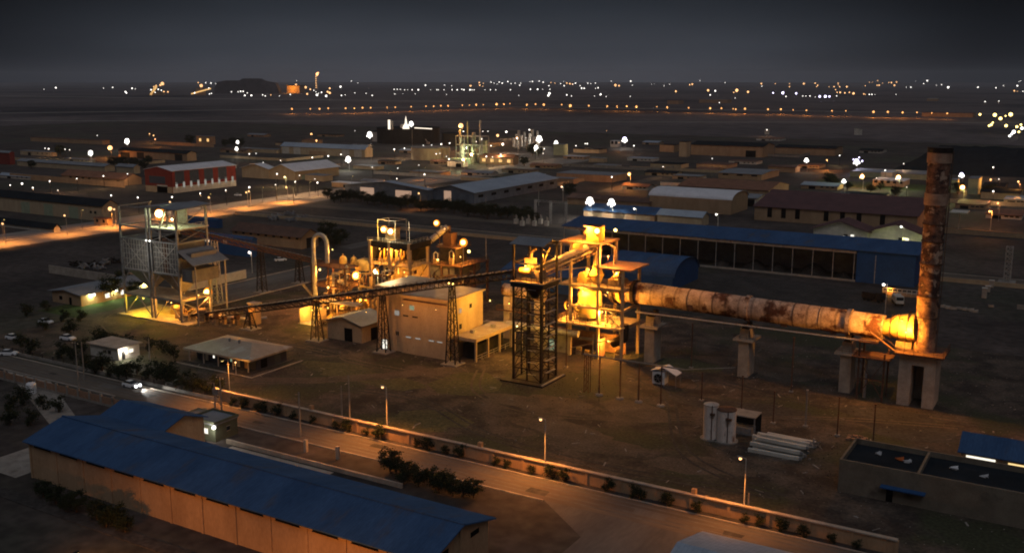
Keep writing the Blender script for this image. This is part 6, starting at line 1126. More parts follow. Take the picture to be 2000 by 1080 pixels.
# white fan
a, b, _ = S(1290, 750)
t = T('ventilation_fan', 'white boxed fan with a tilted white hood standing in the yard', 'fan', (a, b, 0))
MB().box(-1.5, -1.1, .3, 1.3, 1.1, 3.0).build('housing', 'car_white', t); MB().cyl((-.1, -1.25, 1.65), (-.1, -1.1, 1.65), 1.1, 22).build('rim', 'plaster_white', t)
MB().cyl((-.1, -1.3, 1.65), (-.1, -1.26, 1.65), .95, 22).build('mouth', 'opening', t)
fb = MB()
for k in range(6): fb.bar((-.1, -1.34, 1.65), (-.1 + math.cos(k * 1.047) * .85, -1.34, 1.65 + math.sin(k * 1.047) * .85), .22, .05)
fb.build('blade', 'grey_steel', t)
MB().slab([(-1.8, -1.5, 3.25), (1.2, -1.5, 4.3), (1.2, 1.6, 4.3), (-1.8, 1.6, 3.25)], .12).slab([(1.2, -1.5, 4.3), (4.2, -1.5, 2.9), (4.2, 1.6, 2.9), (1.2, 1.6, 4.3)], .12).build('hood', 'car_white', t)
fan_legs = MB().bar((-1.4, -1, 0), (-1.4, -1, .3), .2).bar((1.2, -1, 0), (1.2, -1, .3), .2).bar((-1.4, 1, 0), (-1.4, 1, .3), .2).bar((1.2, 1, 0), (1.2, 1, .3), .2).bar((4, -1.3, 0), (4, -1.3, 2.9), .12).bar((4, 1.4, 0), (4, 1.4, 2.9), .12)
each(fan_legs, 'leg', 'grey_steel', t)
# storage tanks
for i, (px, py, r, h, l) in enumerate(((1382, 860, 1.35, 6.5, 'narrower left tank of the rust-streaked pair in the lower right yard'), (1411, 866, 1.75, 6.0, 'wider right tank of the rust-streaked pair in the lower right yard'))):
    a, b, _ = S(px, py); t = T('storage_tank', l, 'tank', (a, b + r, 0)); MB().lathe((0, 0, 0), [(r, .2), (r, h)], 24).build('shell', 'tank_white', t); MB().cyl((0, 0, 0), (0, 0, .2), r + .5, 20).build('footing', 'concrete', t)
    MB().lathe((0, 0, h), [(r + .06, 0), (r + .06, .15), (r * .3, .4)], 24).build('lid', 'rust_steel' if i else 'pale_steel', t); MB().bar((r * .5, -r - .05, .3), (r * .5, -r - .05, h + .3), .14).bar((r * .3, -r - .2, h * .8), (r * .9, -r - .2, h * .8), .5, .4).build('pipe', 'rust_steel', t)
a, b, _ = S(1452, 845); t = T('open_shelter', 'small flat-roofed dark shelter beside the tank pair', 'shelter', (a, b, 0))
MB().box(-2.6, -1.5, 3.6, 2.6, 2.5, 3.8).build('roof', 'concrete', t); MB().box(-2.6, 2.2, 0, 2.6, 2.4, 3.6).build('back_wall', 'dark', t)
for x in (-2.4, 2.4): MB().cb(x, -1.3, 0, .2, .2, 3.6).build('post', 'grey_steel', t)
MB().box(-2, -1, 0, 1.8, 1.6, 1.3).build('bench', 'grey_steel', t)
# pile of concrete poles
rs = random.Random(5); k = 0
for layer in range(3):
    for j in range(6 - layer * 2):
        a, b = -46.6 + rs.uniform(-.9, .9) + layer * .1, 167.0 + j * 1.9 + layer * 1.5; q = T('concrete_pole', 'pale tapered concrete pole in the pile at the lower right', 'concrete pole', (a, b, layer * .62 + .34), 'concrete poles in the pile', rs.uniform(-.05, .05))
        MB().bar((-4.6, 0, 0), (4.4, 0, 0), .62, .6).build('shaft', 'plaster_white', q); MB().bar((4.401, 0, 0), (4.9, 0, 0), .45, .42).build('tip', 'grey_steel', q); k += 1
a, b, _ = S(1590, 873); q = T('steel_scrap', 'pale bent steel scrap right of the pile of concrete poles', 'scrap', (a, b, 0)); m = MB()
for i in range(9): m.bar((rs.uniform(-1.2, 1), rs.uniform(-1, 1), .1), (rs.uniform(-1, 1.4), rs.uniform(-1, 1), rs.uniform(.5, 1.4)), .16)
m.build('bars', 'grey_steel', q)
a, b, _ = S(1672, 858); q = T('rubble', 'small rubble heap at the corner of the parapet building', 'rubble', (a, b, 0)); m = MB()
for i in range(14): m.cb(rs.uniform(-1.5, 1.5), rs.uniform(-1, 1), 0, rs.uniform(.3, .9), rs.uniform(.3, .9), rs.uniform(.2, .7))
m.build('stones', 'brick', q)
# cars
def make_car(label, loc, rz, on=False):
    t = T('car', label, 'car', loc, None, rz); L, Wd = 4.3, 1.72
    def loft(secs):
        mb = MB(); k0 = 0
        for x, w_, z0, z1, wt in secs: mb.v += [(x, -w_ / 2, z0), (x, w_ / 2, z0), (x, w_ / 2, (z0 + z1) * .55), (x, wt / 2, z1), (x, -wt / 2, z1), (x, -w_ / 2, (z0 + z1) * .55)]
        n = len(secs)
        for i in range(n - 1):
            for j in range(6): j2 = (j + 1) % 6; mb.face(i * 6 + j, i * 6 + j2, (i + 1) * 6 + j2, (i + 1) * 6 + j)
        mb.face(*range(6)); mb.face(*reversed(range((n - 1) * 6, n * 6))); return mb
    loft([(-2.15, 1.5, .35, .82, 1.3), (-1.95, 1.7, .25, .95, 1.5), (-.9, 1.74, .22, 1.0, 1.55), (.8, 1.74, .22, .98, 1.55), (1.7, 1.68, .25, .85, 1.45), (2.12, 1.45, .35, .7, 1.25)]).build('body', 'car_white', t)
    loft([(-1.75, 1.45, .95, .98, 1.3), (-1.1, 1.5, .95, 1.42, 1.15), (.15, 1.5, .95, 1.44, 1.15), (.95, 1.45, .93, .98, 1.3)]).build('window', 'glass', t)
    MB().box(-1.05, -.56, 1.43, .12, .56, 1.49).build('roof', 'car_white', t)
    for x in (-1.3, 1.3):
        for y in (-.84, .84): w_ = MB().cyl((x, y - .1, .31), (x, y + .1, .31), .31, 14).build('wheel', 'rubber', t); MB().cyl((x, y - .115, .31), (x, y + .115, .31), .17, 10).build('rim', 'grey_steel', w_)
    for y in (-.55, .55):
        MB().ball((2.08, y, .62), .26 if on else .12, 10, 6).build('headlight', 'glow_head' if on else 'plaster_white', t); MB().box(-2.17, y - .15, .6, -2.1, y + .15, .75).build('tail_light', 'red_panel', t)
    if on:
        o = light((2.5, 0, .7), 1500, (1, .97, .92), t, .15, 70); o.rotation_euler = (R(80), 0, R(-90))
    return t
a, b, _ = S(257, 756); make_car('white car with bright headlights driving on the front road', (a, b, .02), R(2), True)
a, b, _ = S(133, 664); make_car('white parked car beside the row of shrubs left of the guard house', (a, b, .02), R(8))
a, b, _ = S(18, 694); make_car('white parked car at the left edge of the photo by the road', (a, b, .02), R(30))
a, b, _ = S(26, 663); make_car('white parked car partly hidden behind bushes at the left edge', (a, b, .02), R(5))
a, b, _ = S(90, 632); make_car('pale car parked between dark shrubs, upper part of the left car park', (a, b, .02), R(10))
a, b, _ = S(548, 510); make_car('white car parked beside the back lots right of the second conveyor', (a, b, .02), R(60))
a, b, _ = S(465, 383); make_car('pale vehicle parked on the avenue verge below the red hall', (a, b, .02), R(10))
# trucks near the chimney
def make_truck(label, loc, rz, col):
    t = T('truck', label, 'truck', loc, None, rz)
    MB().box(-3.2, -1.1, .7, 3.0, 1.1, .95).build('chassis', 'dark_steel', t); MB().box(1.2, -1.15, .96, 3.2, 1.15, 2.9).box(3.201, -1.05, .9, 3.6, 1.05, 1.7).build('cab', col, t); MB().box(3.201, -1.0, 1.75, 3.24, 1.0, 2.7).build('windscreen', 'glass', t)
    MB().slab([(-3.3, -1.2, 2.6), (.9, -1.2, 2.6), (.9, 1.2, 2.6), (-3.3, 1.2, 2.6)], .1).box(-3.3, -1.2, .96, .9, -1.1, 2.499).box(-3.3, 1.1, .96, .9, 1.2, 2.499).box(.8, -1.099, .96, .9, 1.099, 2.499).box(-3.3, -1.099, .96, -3.2, 1.099, 2.499).build('tipper_body', col, t)
    for x in (-2.4, -1.2, 2.3):
        for y in (-1.05, 1.05): MB().cyl((x, y - .17, .5), (x, y + .17, .5), .5, 14).build('wheel', 'rubber', t)
a, b, _ = S(1753, 594); make_truck('pale truck parked front-on left of the chimney', (a, b, 0), R(-70), 'plaster_white')
a, b, _ = S(1706, 588); make_truck('dark truck parked left of the pale one near the chimney', (a, b, 0), R(-20), 'dark_steel')
a, b, _ = S(1765, 578); q = T('loading_ramp', 'amber-lit ramp with a slatted white rail behind the parked trucks', 'ramp', (a, b, 0)); MB().box(-6, -1, 0, 8, 2, .8).build('deck', 'plaster_orange', q)
m = MB(); m.bar((-6, -1, 2.2), (8, -1, 2.2), .2).bar((-6, -1, 1.3), (8, -1, 1.3), .15)
for i in range(11): m.bar((-6 + i * 1.4, -1, .8), (-6 + i * 1.4, -1, 2.2), .2)
m.build('rail', 'plaster_white', q)
light((-4, -1.6, 1.8), 160, AMB, q, .2)
# stacked blocks, lattice mast, sign on the right
for i, (px, py, top, l) in enumerate(((1922, 582, 563, 'lower pale block of the staggered stack at the right'), (1929, 570, 559, 'middle pale block of the staggered stack at the right'), (1936, 561, 548, 'upper pale block of the staggered stack at the right'))):
    a, b, _ = S(px, py); h = Z(px, py, top); q = T('concrete_block', l, 'block', (a, b, 0)); MB().box(-.7, -.7, 0, .7, .7, h).box(-.5, -.9, .2, .5, -.701, h * .5).build('block', 'pale_concrete', q); MB().box(-.8, -.8, h + .002, .8, .8, h + .15).build('cap', 'plaster_white', q)
a, b, _ = S(1966, 552); h = Z(1966, 552, 482); q = T('lattice_mast', 'pale stump of a square lattice mast on a concrete foot at the right', 'mast', (a, b, 0)); MB().truss((0, 0, .5), (0, 0, h), 1.9, 1.9, 7, .22).build('lattice', 'pale_steel', q); MB().box(-2.6, -2.6, 0, 2.6, 2.6, .5).build('footing', 'concrete', q)
a, b, _ = S(1871, 455); h = Z(1871, 455, 414); q = T('shelter_sign', 'white flat canopy on a single post right of the chimney', 'canopy', (a, b, 0)); MB().bar((0, 0, 0), (0, 0, h), .4).build('post', 'pale_steel', q); MB().box(-3.5, -5, h + .002, 3.5, 5, h + .3).build('roof', 'plaster_white', q)
wall_run('estate_wall', 'low pale wall crossing the dark plot right of the chimney', [(-20, 318), (45, 318)], 1.2, 'concrete')
for i, (px, py) in enumerate(((1840, 600), (1850, 602), (1862, 604), (1872, 604), (1884, 606), (1896, 608), (1905, 610), (1936, 600))):
    a, b, _ = S(px, py); q = T('stone_block', 'pale rough block in the scattered row right of the chimney foot', 'block', (a, b, 0), 'scattered blocks right of the chimney'); m = MB()
    for _ in range(4): m.slab([(rs.uniform(-1, -.2), rs.uniform(-.6, 0), rs.uniform(.5, .9)), (rs.uniform(.2, 1), rs.uniform(-.6, 0), rs.uniform(.4, .8)), (rs.uniform(.2, 1), rs.uniform(.2, .7), rs.uniform(.4, .9))], .6)
    m.build('stone', 'pale_concrete', q)
# substation gantries
a, b, _ = S(1090, 440); t = T('substation_gantry', 'thin grey steel gantry of the small substation behind the tower', 'gantry', (a, b, 0))
for x in (-12, -4, 4): MB().truss((x, 0, 0), (x, 0, 11), .8, .8, 6, .12).build('mast', 'grey_steel', t)
MB().truss((-12, 0, 10.6), (4, 0, 10.6), .8, .8, 8, .12).build('beam', 'grey_steel', t)
for i in range(6):
    px = 1008 + i * 12; a, b, _ = S(px, 437 + (i % 2) * 4); q = T('switchgear', 'small pale switchgear unit in the substation behind the tower', 'switchgear', (a, b, 0), 'switchgear units in the substation'); MB().cb(0, 0, 0, 1.6, 1.6, 2.2).build('cabinet', 'plaster_white', q); MB().cyl((0, 0, 2.2), (0, 0, 4.2), .25, 8).cyl((.5, 0, 2.2), (.5, 0, 3.8), .2, 8).build('insulator', 'pale_steel', q)
# scrap cars/objects on the lot behind brown shed
for i, (px, py) in enumerate(((545, 425), (570, 432), (590, 428), (565, 420), (535, 430))):
    a, b, _ = S(px, py); q = T('scrap_pile', 'low dim scrap pile on the lot behind the brown-roofed shed', 'scrap', (a, b, 0), 'scrap piles behind the brown shed'); m = MB()
    for _ in range(16): m.bar((rs.uniform(-3, 3), rs.uniform(-2, 2), .2), (rs.uniform(-3, 3), rs.uniform(-2, 2), rs.uniform(.6, 2.2)), rs.uniform(.2, .7))
    m.build('scrap', 'grey_steel', q)
for i, (px, py) in enumerate(((165, 524), (185, 520), (205, 516), (222, 514), (195, 526), (150, 519))):
    a, b, _ = S(px, py); q = T('scrap_pile', 'dark scrap pile inside the walled yard left of the silo frame', 'scrap', (a, b, 0), 'scrap piles in the walled yard'); m = MB()
    for _ in range(16): m.bar((rs.uniform(-3, 3), rs.uniform(-2, 2), .2), (rs.uniform(-3, 3), rs.uniform(-2, 2), rs.uniform(.6, 2.0)), rs.uniform(.2, .6))
    m.build('scrap', 'dark_steel' if i % 2 else 'grey_steel', q)
# ================================================================== FAR WORKS
def drum(px, py, half, top, label, m, cat='tank', name='storage_tank', roofm='dark_roof'):
    a, b, _ = S(px, py); D_ = math.hypot(a, b); r = half / F * D_; h = Z(px, py, top); a2, b2 = a * (1 + r / D_), b * (1 + r / D_)
    t = T(name, label, cat, (a2, b2, 0)); MB().lathe((0, 0, 0), [(r, 0), (r, h)], 40).build('shell', m, t); MB().lathe((0, 0, h), [(r + .3, 0.002), (r + .3, .6), (r * .4, 1.4)], 40).build('roof', roofm, t); return t, a2, b2, r, h
t, a1, b1, r1, h1 = drum(798, 282, 62, 253, 'huge dark round tank with white plant on its roof', 'dark')
drum(880, 286, 17, 262, 'smaller dark tank touching the huge one on its right', 'dark'); drum(841, 314, 38, 291, 'wide beige round tank below the huge dark one', 'plaster_beige', roofm='concrete')
drum(737, 277, 10, 258, 'white-lit drum under the huge floodlight left of the dark tank', 'plaster_white')
def small_on(px, py, base_z, items, label, name, cat):
    a, b, _ = S(px, py, base_z); t = T(name, label, cat, (a, b, base_z)); 
    for nm, f, m in items: mb = MB(); f(mb); mb.build(nm, m, t)
    return t
zt = h1 + 1.2
small_on(763, 253, zt - .4, [('stack', lambda m: m.cyl((-1.8, 0, 0), (-1.8, 0, 9.5), 1.2, 12), 'glow_dim'), ('stack', lambda m: m.cyl((2.0, 0, 0), (2.0, 0, 9), .8, 12), 'plaster_white')], 'pair of white stacks on the huge dark tank', 'stack_pair', 'stacks')  # one stack glows by emission in place of light on it
small_on(793, 252, zt - .4, [('tower', lambda m: m.lathe((0, 0, 0), [(3.6, 0), (3.2, 2.5), (1.2, 5.5), (.8, 9), (.1, 13)], 10), 'glow_dim'), ('ring', lambda m: m.cyl((-5, -.5, 2.5), (-5, .5, 2.5), 2.2, 14), 'plaster_white')], 'white self-glowing pointed tower on the huge dark tank', 'glow_tower', 'tower')  # tower glows by itself, emission stands in for floodlight
small_on(822, 252, zt - .6, [('pipe', lambda m: m.bar((-8, 0, .8), (14, 0, .3), .9), 'glow_dim')], 'white self-glowing pipe running down the roof of the dark tank', 'glow_pipe', 'pipe')  # pipe glows by itself, the light is put into its material
a, b, _ = S(834, 281); q = T('crane_boom', 'thin orange-lit leaning boom in front of the dark tank', 'boom', (a, b, 0)); MB().bar((2, -2, 2), (-5, -2, 10), .6).cb(3, -2, 0, 3, 2, 2).build('boom', 'pale_steel', q)
a, b, _ = S(918, 318); t = T('chemical_plant', 'tall plant of pale lit columns and decks right of the dark tanks', 'plant', (a, b, 0)); kx = b / F * 1.25
for i, (dx, h_, r_) in enumerate(((-9, 26, 1.2), (-4, 33, .7), (0, 24, 1.6), (4, 22, 1.6), (8, 34, .8), (11, 18, 1.8), (-7, 14, 2.2), (2, 12, 2.6))): MB().cyl((dx, (i % 3) * 3, 0), (dx, (i % 3) * 3, h_), r_, 12).build('column', 'plaster_green' if i % 2 else 'pale_steel', t)
for z in (7, 14, 21): MB().box(-12, -2, z, 13, 8, z + .5).build('deck', 'pale_steel', t)
b_ = MB()
for x in (-12, -4, 4, 13):
    for y in (-2, 8): b_.bar((x, y, 0), (x, y, 21.5), .6)
b_.build('frame', 'grey_steel', t)
MB().box(-14, -12, 0, 8, -6, 4).build('annex', 'plaster_green', t)
light((0, -8, 9), 2600, GRN, t, .5); light((-10, -6, 28), 2500, AMB, t, .5)
for i in range(10):
    a, b, _ = S(1003 + i * 5.2, 287 + (i % 3) * 2); h_ = 9 + (i * 7 % 5) * 2.2; q = T('process_column', 'slim pale column of the works left of the big white floodlight', 'column', (a, b, 0), 'columns left of the big white floodlight'); MB().cyl((0, 0, 0), (0, 0, h_), 1.2, 10).build('shell', 'pale_steel', q); MB().box(-2, -2, h_ * .6, 2, 2, h_ * .6 + .4).build('deck', 'grey_steel', q)
a, b, _ = S(1000, 285, 12); pole_lamp((1010, 270), 'dim warm lamp over the slim columns', 3000, WHT, 'glow_warm', 1.0, 14, 'floodlight_pole', 'floodlight')
# hangar-like hill building and flare on the horizon
D0 = 5200.0
def hz(px, d, z=0): u = (px - 1000) / F; x, y = u * d, d; return (x * cT + y * sT, -x * sT + y * cT, z)
def far_box(name, label, cat, px0, px1, d, z0, z1, m, steps=None):
    p, q = Vector(hz(px0, d)), Vector(hz(px1, d)); t = T(name, label, cat, tuple(p)); d_ = q - p; n_ = Vector((0, 0, 1)).cross(d_).normalized() * 60; mb = MB(); k = 0
    prof = steps or [(0, z1), (1, z1)]; lo_ = [tuple(d_ * f_) for f_, _ in prof]
    for off in (Vector((0, 0, 0)), n_):
        mb.v += [tuple(d_ * f_ + off) for f_, _ in prof] + [tuple(d_ * f_ + off + Vector((0, 0, z_))) for f_, z_ in prof]
    n2 = len(prof); s2 = 2 * n2
    for i in range(n2 - 1):
        mb.face(i, i + 1, n2 + i + 1, n2 + i); mb.face(s2 + i + 1, s2 + i, s2 + n2 + i, s2 + n2 + i + 1); mb.face(n2 + i, n2 + i + 1, s2 + n2 + i + 1, s2 + n2 + i)
    mb.face(0, n2, s2 + n2, s2); mb.face(n2 - 1, s2 + n2 - 1, s2 + 2 * n2 - 1, 2 * n2 - 1)
    mb.build('hull', m, t); return t
far_box('ore_hall', 'huge dark hump-roofed hall on the horizon, left of the flare', 'hall', 428, 552, D0, 0, 70, 'far_plain', [(0, 24), (.05, 58), (.18, 66), (.4, 66), (.45, 76), (.7, 76), (.78, 64), (.95, 54), (1, 16)])
p = hz(625, D0); t = T('flare_stack', 'slim flare stack with strung lights and an orange flame on the horizon', 'flare stack', p); MB().truss((0, 0, 0), (0, 0, 92), 7, 7, 9, 1.0).build('lattice', 'pale_steel', t)
MB().ball((6, 0, 97), 6, 10, 7, 1.3).ball((13, 0, 103), 4.5, 10, 7).build('flame', 'glow_flame', t)
for z in range(6): MB().ball((0, -2, 30 + z * 11), 3.0, 8, 5).build('lamp', 'glow_warm', t)
p = hz(313, D0 - 600); t = T('lit_plant', 'small glowing works on the left horizon', 'plant', p); MB().truss((-25, 0, 0), (14, 0, 40), 7, 7, 7, 1.2).build('gallery', 'glow_dim_orange', t); MB().box(-30, 0, 0, 40, 30, 14).build('hall', 'plaster_orange', t)  # gallery glows by emission instead of being lit
p = hz(402, D0 - 600); t = T('lit_plant', 'second glowing works with a slanting gallery left of the hump-roofed hall', 'plant', p); MB().bar((-60, 0, 6), (65, 0, 30), 5).build('gallery', 'glow_dim_orange', t); MB().box(-30, 0, 0, 0, 30, 34).build('hall', 'plaster_orange', t)  # gallery glow is emission standing in for light on it
p = hz(580, D0 + 200); t = T('lit_plant', 'orange-glowing low hall left of the flare stack', 'plant', p); MB().box(-45, 0, 0, 45, 40, 38).build('hall', 'plaster_orange', t); MB().box(-50, -2, 38.1, 50, 42, 41).build('roof', 'dark_roof', t); light((0, -40, 30), 90000, AMB, t, 2)
# dark spoil mound at the right
rs = random.Random(9); mb = MB(); nx, ny = 26, 8; p0 = S(1735, 336); p1 = S(2120, 352); 
p0, p1 = Vector(p0), Vector(p1); d_ = p1 - p0; nn = Vector((0, 0, 1)).cross(d_).normalized()
for j in range(ny + 1):
    for i in range(nx + 1):
        f_, g = i / nx, j / ny; h_ = 17 * math.sin(math.pi * g) ** .8 * min(1, f_ * 4.5) ** 1.2 * (1 if f_ < .9 else .9) + rs.uniform(0, 1.0) * math.sin(math.pi * g)
        q = p0 + d_ * f_ + nn * g * 90; mb.v.append((q.x, q.y, h_ if 0 < g < 1 else 0))
for j in range(ny):
    for i in range(nx): k = j * (nx + 1) + i; mb.face(k, k + 1, k + nx + 2, k + nx + 1)
o = struct('terrain', mb, 'dark_roof')
for i, (px, py, top) in enumerate(((1498, 263, 253), (1673, 264, 251), (1679, 264, 253))):
    a, b, _ = S(px, py); h_ = Z(px, py, top); q = T('white_hut', ['lone white box on the plain right of centre', 'left half of the white upright pair on the plain', 'right half of the white upright pair on the plain'][i], 'hut', (a, b, 0)); MB().box(-2.5, -2, 0, 2.5, 2, h_).build('wall', 'plaster_white', q); MB().box(-2.8, -2.3, h_ + .01, 2.8, 2.3, h_ + .4).build('roof', 'concrete', q)
# ================================================================== ADDED WASH LIGHTS (assumed lamps, below the frame edge, hidden or in dark cases)
def added_wash_lamp(a, b, h, power, label, color=SOD, r=.16, arm=1.6, tilt=0):  # puts in a lamp for its wash of light, no source seen
    t = T('street_lamp', label, 'street lamp', (a, b, 0)); MB().cyl((0, 0, 0), (0, 0, h), .12, 8, .07).build('pole', 'grey_steel', t)
    MB().bar((0, 0, h), (0, arm, h + .25), .09).build('arm', 'grey_steel', t); MB().box(-.16, arm - .3, h + .12, .16, arm + .4, h + .32).build('lamp_case', 'dark_steel', t)
    MB().box(-.1, arm - .2, h + .06, .1, arm + .3, h + .118).build('lamp', 'glow_sodium', t); light((0, arm + .05, h - .15), power, color, t, .2, 150).rotation_euler = (R(tilt), 0, 0); return t
added_wash_lamp(-80, 76, 5, 2400, 'assumed street lamp out of view, facing the long wall of the big blue-roofed shed, right one', SOD, tilt=45)  # assumed lamp out of view, washes the shed wall orange
added_wash_lamp(-110, 72, 5, 2200, 'assumed street lamp out of view, facing the long wall of the big blue-roofed shed, middle one', SOD, tilt=45)  # second assumed lamp, kept below the frame edge to light the shed wall
added_wash_lamp(-151.5, 139.2, 9, 2600, 'assumed street lamp at the left end of the lit boundary wall', SOD, .16, -1.6)  # assumed lamp, no lit head seen, brightens the road and wall
added_wash_lamp(-6, 183.5, 6.5, 1500, 'assumed lamp hidden behind the blue shed with lit windows', SOD, tilt=38)  # assumed lamp hidden by the shed, turns the ground behind it orange
for i in range(11): added_wash_lamp(-391, 205 + i * 37, 8.5, 1050, 'added street lamp on the median of the far-left avenue', SOD, .1, .9)['group'] = 'added lamps on the avenue median'  # added lamps, not seen, that make the light on the avenue continuous
pole_lamp((556, 346), 'added yellow-white lamp at the lit gable of the twin-gabled pale hall', 900, (1, .85, .4), 'glow_warm', .5, 6)  # added lamp that brightens the hall front
pole_lamp((1765, 466), 'added yellow-green lamp lighting the front of the right red gable', 420, (.9, 1, .35), 'glow_warm', .25, 4)  # added lamp, no source seen, makes the gable front yellow
pole_lamp((1650, 462), 'added dim lamp at the front of the left red gable', 120, WHT, 'glow_warm', .15, 4)  # lamp added to brighten the left gable front
a, b, _ = S(1735, 366); curvy('lawn', [(a - 45, b - 14), (a + 40, b - 10), (a + 44, b + 26), (a - 50, b + 30)], .02, 'grass')
# ---- low sheds, yards and walls that fill the estate
rs = random.Random(77)
FILL = [(70, 306, 60, 8), (455, 300, 50, 6), (420, 330, 60, 5), (800, 300, 40, 5), (755, 322, 34, 5), (930, 345, 60, 6), (1010, 340, 60, 6), (1060, 330, 50, 5), (1250, 316, 50, 5), (1290, 345, 60, 6), (1340, 352, 54, 6), (1240, 372, 50, 7),
 (1580, 330, 40, 5), (1600, 372, 70, 8), (1680, 392, 90, 6), (1560, 398, 60, 6), (1895, 410, 60, 8), (1960, 430, 70, 8), (1985, 400, 50, 7), (1940, 372, 40, 5), (1180, 330, 44, 5), (860, 322, 40, 5), (300, 345, 36, 5), (30, 352, 60, 5), (560, 286, 44, 5), (500, 268, 34, 4),
 (1450, 322, 54, 4), (1380, 338, 40, 4), (1120, 312, 40, 4), (1700, 300, 44, 4), (150, 318, 50, 5), (330, 300, 40, 4), (1500, 276, 46, 4), (1270, 283, 30, 4), (640, 268, 40, 4), (700, 290, 30, 4)]
NM = {'grey_roof': 'grey', 'brown_roof': 'brown', 'terracotta_roof': 'terracotta', 'blue_roof_pale': 'pale blue', 'dark_roof': 'dark'}
for i, (px, py, wd, hh) in enumerate(FILL):
    rf = ['grey_roof', 'brown_roof', 'terracotta_roof', 'blue_roof_pale', 'dark_roof'][i % 5]; zone = 'left' if px < 600 else 'middle' if px < 1300 else 'right'
    pxb('small %s-roofed shed among the dim lots in the %s distance' % (NM[rf], zone), (px + wd / 2, py), px - wd / 2, px + wd / 2 + 12, py - hh, ['plaster_beige', 'plaster_orange', 'plaster_white'][i % 3], rf, 1.2 if i % 2 else 0, 'a' if i % 4 else 'b', maxd=24, group='small %s-roofed sheds in the %s distance' % (NM[rf], zone), feats=lambda W, D, h: [('f', 'door', W * .3, min(4, W * .3), 0, h * .7, 'opening')] + row('f', 'window', W * .95, 3, 1.6, h * .45, h * .75, 'opening', W * .5))
for i, (px0, py0, px1, m_) in enumerate(((20, 312, 230, 'plaster_beige'), (730, 340, 1000, 'plaster_white'), (900, 352, 1090, 'plaster_beige'), (1230, 330, 1480, 'plaster_beige'), (1100, 325, 1290, 'concrete'), (1560, 385, 1800, 'plaster_orange'), (1350, 300, 1560, 'concrete'), (430, 308, 560, 'plaster_beige'), (1290, 362, 1330, 'plaster_white'), (1840, 395, 2000, 'plaster_beige'), (1845, 455, 2000, 'plaster_orange'), (0, 470, 0, 'x'))[:-1]):
    a, b, _ = S(px0, py0); wall_run('lot_wall', ['low beige lot wall at the far left below the brown block', 'pale lot wall below the round beige tank', 'beige lot wall behind the right grey-blue warehouse', 'beige lot wall left of the dim orange block', 'grey lot wall right of the pale green cube', 'orange lot wall in front of the green-lit compound', 'grey lot wall below the black-doored hall', 'short beige lot wall between red hall and long blue-grey shed', 'short pale lot wall beside the rust-red roof', 'beige lot wall right of the chimney top', 'orange-lit lot wall right of the chimney below the white canopy'][i], [(a, b), (a_at(px1, b), b), (a_at(px1, b), b + 45)], 2.0, m_)
# ================================================================== YARD SURFACE DETAIL
rs = random.Random(33)
for i, b in enumerate((130.9, 132.2, 134.0, 135.3)): sheet('wheel_track', -260, b, 60, b + .5, .0135 + i * .0002, 'asphalt_long')
mb = MB()
for i in range(170):
    x, y = rs.uniform(-225, 8), rs.uniform(142, 205); a_ = rs.uniform(0, 3.1); l_ = rs.uniform(.3, 1.6); mb.bar((x, y, .08), (x + math.cos(a_) * l_, y + math.sin(a_) * l_, rs.uniform(.06, .3)), rs.uniform(.08, .3), .08)
tag(mb.build('litter', 'concrete'), kind='stuff')
for i in range(16):
    x, y = -235 + i * 16 + rs.uniform(-4, 4), rs.uniform(131, 134.5); w_, d_ = rs.uniform(1.5, 6), rs.uniform(.8, 2)
    curvy('road_patch', [(x, y), (x + w_, y + rs.uniform(-.2, .2)), (x + w_ + rs.uniform(-.4, .4), y + d_), (x + rs.uniform(-.3, .3), y + d_)], .016, 'asphalt_long' if i % 2 else 'yard_dark')
def ribbon(name, pts, wd, z, m):
    P = [Vector((x, y, z)) for x, y in pts]; Q = []
    for i in range(len(P) - 1):
        p0, p1, p2, p3 = P[max(i - 1, 0)], P[i], P[i + 1], P[min(i + 2, len(P) - 1)]
        for k in range(6):
            t_ = k / 6; Q.append(.5 * ((2 * p1) + (p2 - p0) * t_ + (2 * p0 - 5 * p1 + 4 * p2 - p3) * t_ ** 2 + (3 * p1 - p0 - 3 * p2 + p3) * t_ ** 3))
    Q.append(P[-1]); mb = MB()
    for a, b in zip(Q, Q[1:]):
        n = (b - a).cross(Vector((0, 0, 1))).normalized() * wd / 2; n.z = 0
        mb.poly([a + n, b + n, b - n, a - n])
    return struct(name, mb, m)
TR = [[(-160, 150), (-140, 158), (-118, 160), (-96, 150), (-70, 147), (-40, 150)], [(-120, 186), (-112, 172), (-98, 166), (-84, 168), (-66, 178), (-44, 192), (-20, 200)], [(-90, 200), (-76, 190), (-60, 160), (-40, 150)],
      [(-205, 158), (-190, 172), (-160, 182), (-150, 176), (-120, 176)], [(-70, 205), (-50, 200), (-30, 203), (0, 204), (30, 203)], [(-200, 176), (-180, 180), (-150, 178)], [(-86, 196), (-78, 205), (-72, 200), (-74, 190)], [(-215, 160), (-235, 170), (-246, 190)]]
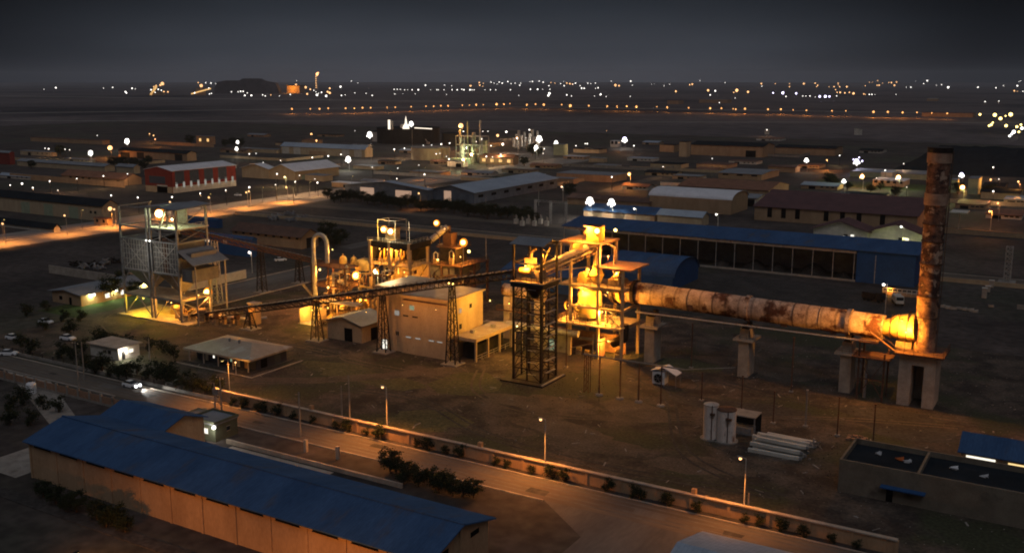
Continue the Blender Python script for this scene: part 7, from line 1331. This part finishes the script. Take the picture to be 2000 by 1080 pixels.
for i, p in enumerate(TR):
    for off in (-.95, .95): ribbon('tyre_track', [(x + off * .5, y + off) for x, y in p], .55, .017 + i * .0007 + (.0003 if off > 0 else 0), 'dirt_path' if i % 2 else 'yard_dark')
for i, (x, y, r_) in enumerate(((-97, 172, 7), (-60, 190, 8), (-140, 168, 9), (-80, 158, 8), (-30, 196, 9), (-110, 150, 7), (-55, 156, 6), (-170, 178, 7), (-88, 213, 9), (-66, 220, 8))):
    pts = []; 
    for k in range(22): an = k * .2856; rr = r_ * (1 + .35 * math.sin(an * 2 + i) + rs.uniform(-.18, .18)); pts.append((x + math.cos(an) * rr * 1.5, y + math.sin(an) * rr * .7))
    curvy('bare_ground', pts, .0085 + i * .0006, ['dirt_path', 'yard_dark', 'dry_grass'][i % 3])
mb = MB()
for i in range(2600):
    x, y = rs.uniform(-235, 10), rs.uniform(141, 262); r_ = rs.uniform(.03, .1) * (2 if rs.random() < .05 else 1)
    mb.slab([(x - r_, y - r_ * .6, r_), (x + r_ * .5, y - r_, r_ * .8), (x + r_, y + r_ * .4, r_ * 1.1), (x - r_ * .2, y + r_, r_ * .7)], r_)
tag(mb.build('gravel', 'concrete'), kind='stuff')
mb = MB()
for i in range(9000):
    x, y = rs.uniform(-240, 10), rs.uniform(141, 262)
    if math.sin(x * .11) + math.sin(y * .17 + x * .05) + rs.uniform(-1, 1) < .5: continue
    h_ = rs.uniform(.05, .2); d_ = rs.uniform(-.1, .1); mb.poly([(x - .12, y, .01), (x + .12, y + d_, .01), (x + d_, y - d_, h_)])
tag(mb.build('weeds', 'foliage_warm'), kind='stuff')
# ================================================================== NIGHT HAZE
hz_m = bpy.data.materials.new('haze'); hz_m.use_nodes = True; n_ = hz_m.node_tree.nodes; n_.clear()
ho = n_.new('ShaderNodeOutputMaterial'); hv = n_.new('ShaderNodeVolumePrincipled'); hv.inputs['Color'].default_value = (.86, .88, .95, 1); hv.inputs['Density'].default_value = 4.5e-5
hz_m.node_tree.links.new(hv.outputs[0], ho.inputs['Volume']); MATS['haze'] = hz_m
tag(MB().box(-14000, -1500, -2, 11500, 15000, 190).build('haze', 'haze'), kind='stuff')
